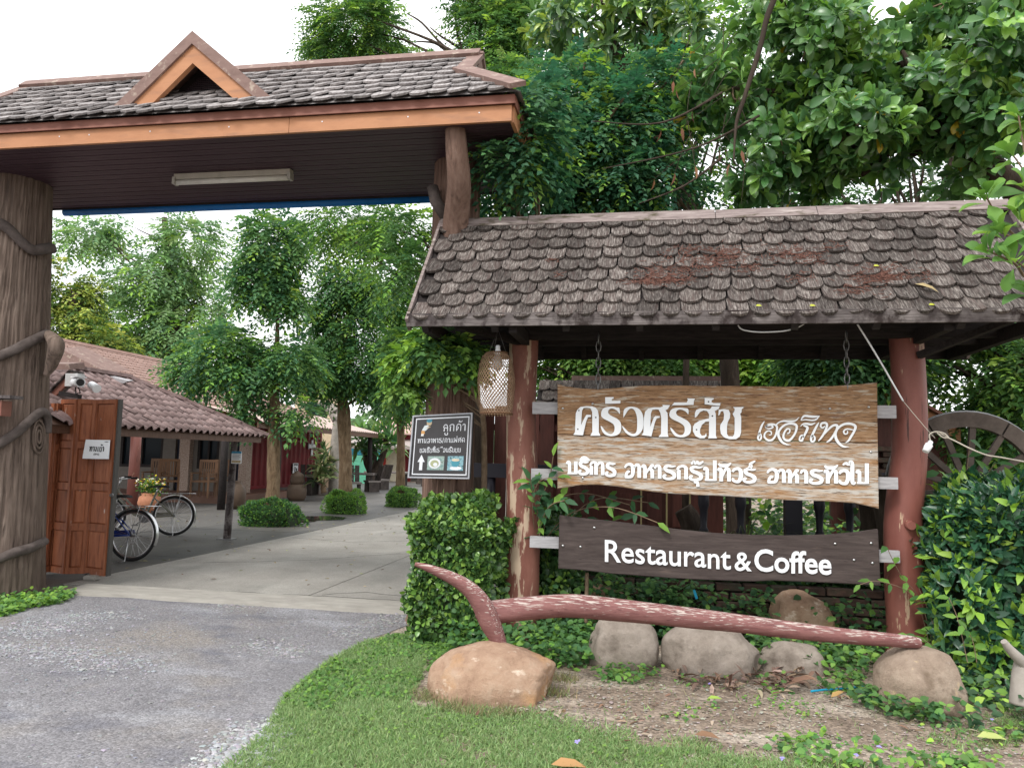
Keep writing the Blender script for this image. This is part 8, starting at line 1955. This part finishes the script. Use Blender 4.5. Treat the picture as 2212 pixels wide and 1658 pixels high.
# pebbles
def pebbles(name, X, Y_, r, pal, z=.004):
    n = len(X); oc = np.array([(1, 0, 0), (0, 1, 0), (-1, 0, 0), (0, -1, 0), (0, 0, .7), (.7, .7, .35), (-.7, .7, .35), (-.7, -.7, .35), (.7, -.7, .35)]); f = [(0, 5, 4), (5, 1, 4), (1, 6, 4), (6, 2, 4), (2, 7, 4), (7, 3, 4), (3, 8, 4), (8, 0, 4)]
    rr = r * np.exp(RNG.normal(size=n) * .35); a = RNG.random(n) * 6.28; el = RNG.uniform(.55, 1, n); V = oc[None] * np.stack([rr, rr * el, rr * RNG.uniform(.5, 1, n)], 1)[:, None] * (1 + .25 * RNG.normal(size=(n, 9, 1)) * .6)
    x, y = V[:, :, 0] * np.cos(a)[:, None] - V[:, :, 1] * np.sin(a)[:, None], V[:, :, 0] * np.sin(a)[:, None] + V[:, :, 1] * np.cos(a)[:, None]
    V = np.stack([x + X[:, None], y + Y_[:, None], V[:, :, 2] + z], 2).reshape(-1, 3); F = (np.arange(n)[:, None, None] * 9 + np.array(f)[None]).reshape(-1, 3)
    m = bpy.data.meshes.new(name); m.vertices.add(len(V)); m.vertices.foreach_set('co', V.ravel()); m.loops.add(F.size); m.loops.foreach_set('vertex_index', F.ravel().astype(np.int32)); m.polygons.add(len(F)); m.polygons.foreach_set('loop_start', (np.arange(len(F)) * 3).astype(np.int32)); m.polygons.foreach_set('loop_total', np.full(len(F), 3, np.int32))
    at_ = m.attributes.new('tint', 'FLOAT_COLOR', 'POINT'); c = np.repeat(tints(n, pal, None, .25), 9, 0); at_.data.foreach_set('color', np.concatenate([c, np.ones((len(c), 1))], 1).ravel()); m.update(calc_edges=True); m.validate()
    o = link(name, m, m_peb); o['kind'] = 'stuff'; return o
m_peb = bpy.data.materials.new('pebble'); m_peb.use_nodes = True; t_ = m_peb.node_tree; a_ = t_.nodes.new('ShaderNodeAttribute'); a_.attribute_name = 'tint'; _lk(t_, a_.outputs['Color'], t_.nodes['Principled BSDF'].inputs['Base Color']); t_.nodes['Principled BSDF'].inputs['Roughness'].default_value = .85
PB = [(.19, .187, .205), (.23, .226, .245), (.28, .278, .30), (.16, .158, .172)]
roadp = [(-9, 2.9)] + [(-1.3, 2.9)] + [tuple(p)[:2] for p in EDGE[1:]] + [(-2.0, 6.7), (-5.6, 6.7), (-9, 6.5)]
X, Y_ = scatter(roadp, 20000, lambda X, Y_: np.clip((n2(X, Y_ * 1.6, 1.1, 31) - .42) * 2.2, .10, .9))
pebbles('road_gravel', X, Y_, .0072, PB)
def epx(px, n, sx, sy):
    C = [gnd(*p) for p in px]; X = np.concatenate([RNG.normal(c.x, sx, n) for c in C]); Y_ = np.concatenate([RNG.normal(c.y, sy, n) for c in C]); return X, Y_
X, Y_ = epx([(930, 1510), (975, 1530), (1030, 1545), (1195, 1500), (1215, 1470), (1090, 1548)], 130, .06, .04); blades('rock_foot_grass', X, Y_, .075, .005, [(.24, .22, .12), (.30, .26, .15), (.18, .22, .09)], lean=.6)
X, Y_ = epx([(1890, 1530), (1940, 1550), (2000, 1560), (2060, 1545), (2095, 1510)], 60, .06, .05); m = len(X)
leaves('creeping_plants', 'ovate', np.stack([X, Y_, RNG.uniform(.01, .12, m)], 1), unit(m) * (1, 1, .4), unit(m) * .5 + UPV + (0, -.5, 0), RNG.uniform(.03, .07, m), RNG.uniform(.03, .05, m), tints(m, G_DARK + G_MID, None, .2), ml_soft)
X, Y_ = epx([(500, 1645), (530, 1615), (560, 1585)], 520, .10, .09); pebbles('white_gravel', X, Y_, .0095, [(.31, .31, .32), (.38, .38, .39), (.25, .25, .26)])
X, Y_ = epx([(60, 1365), (120, 1350), (220, 1330), (150, 1410), (230, 1435), (30, 1400)], 420, .22, .12); pebbles('white_gravel', X, Y_, .009, [(.26, .26, .275), (.31, .31, .325)])
X, Y_ = epx([(760, 1370), (800, 1350), (840, 1340), (870, 1325), (500, 1310), (620, 1405), (560, 1395)], 260, .12, .12); pebbles('white_gravel', X, Y_, .009, [(.26, .255, .26), (.30, .295, .30), (.23, .225, .225)])
X, Y_ = scatter(rough2, 4200); pebbles('soil_stones', X, Y_, .007, [(.30, .26, .22), (.36, .33, .29), (.22, .18, .15)])

# leaves, cracks and a wet patch on the courtyard and driveway
X, Y_ = scatter([(-10.5, 8), (-2.2, 8), (-3.0, 20), (-11, 20)], 420); m = len(X)
leaves('leaf_litter', 'ovate', np.stack([X, Y_, np.full(m, .034)], 1), unit(m) * (1, 1, .12), unit(m) * .3 + UPV, RNG.uniform(.03, .08, m), RNG.uniform(.015, .035, m), tints(m, [(.26, .20, .12), (.36, .30, .16), (.15, .10, .07), (.30, .32, .12)], None, .2), ml_dry)
pw = bpy.data.materials.new('wet_concrete'); pw.use_nodes = True; b_ = pw.node_tree.nodes['Principled BSDF']; b_.inputs['Base Color'].default_value = (.035, .034, .032, 1); b_.inputs['Roughness'].default_value = .06
for (cx_, cy_, rx_, ry_) in ((690, 1122, 60, 5), (655, 1128, 28, 3)):
    pts = []
    for i in range(28):
        a = 2 * math.pi * i / 28; r = 1 + .35 * mnoise(Vector((math.cos(a) * 1.5, math.sin(a) * 1.5, cx_)))
        g_ = gnd(cx_ + rx_ * r * math.cos(a), cy_ + ry_ * r * math.sin(a)); pts.append((g_.x, g_.y))
    sheet('puddle', pts, .036, pw)
m_crack = flat('crack', (.03, .028, .025), rough=1)
def crack(pts, w):
    mb = MB(); P3 = []
    for i in range(len(pts) - 1):
        a, b = Vector((*pts[i], .0285)), Vector((*pts[i + 1], .0285))
        for k in range(8): q_ = a.lerp(b, k / 8); P3.append(q_ + Vector((mnoise(q_ * 5) * .06, mnoise(q_ * 5 + Vector((9, 0, 0))) * .06, 0)))
    mb.ribbon(P3, [w * (.5 + random.random()) for _ in P3], .001, Vector((0, 0, 1))); mb.build('crack', m_crack, drv)
crack([(-4.9, 7.40), (-4.0, 7.44), (-3.0, 7.46), (-2.2, 7.42)], .008); crack([(-3.2, 7.5), (-2.9, 7.8), (-2.3, 7.7)], .006); crack([(-5.6, 9.2), (-4.4, 9.9), (-3.4, 11.2)], .005); crack([(-5.9, 12.4), (-4.8, 12.1), (-3.4, 12.9)], .005)
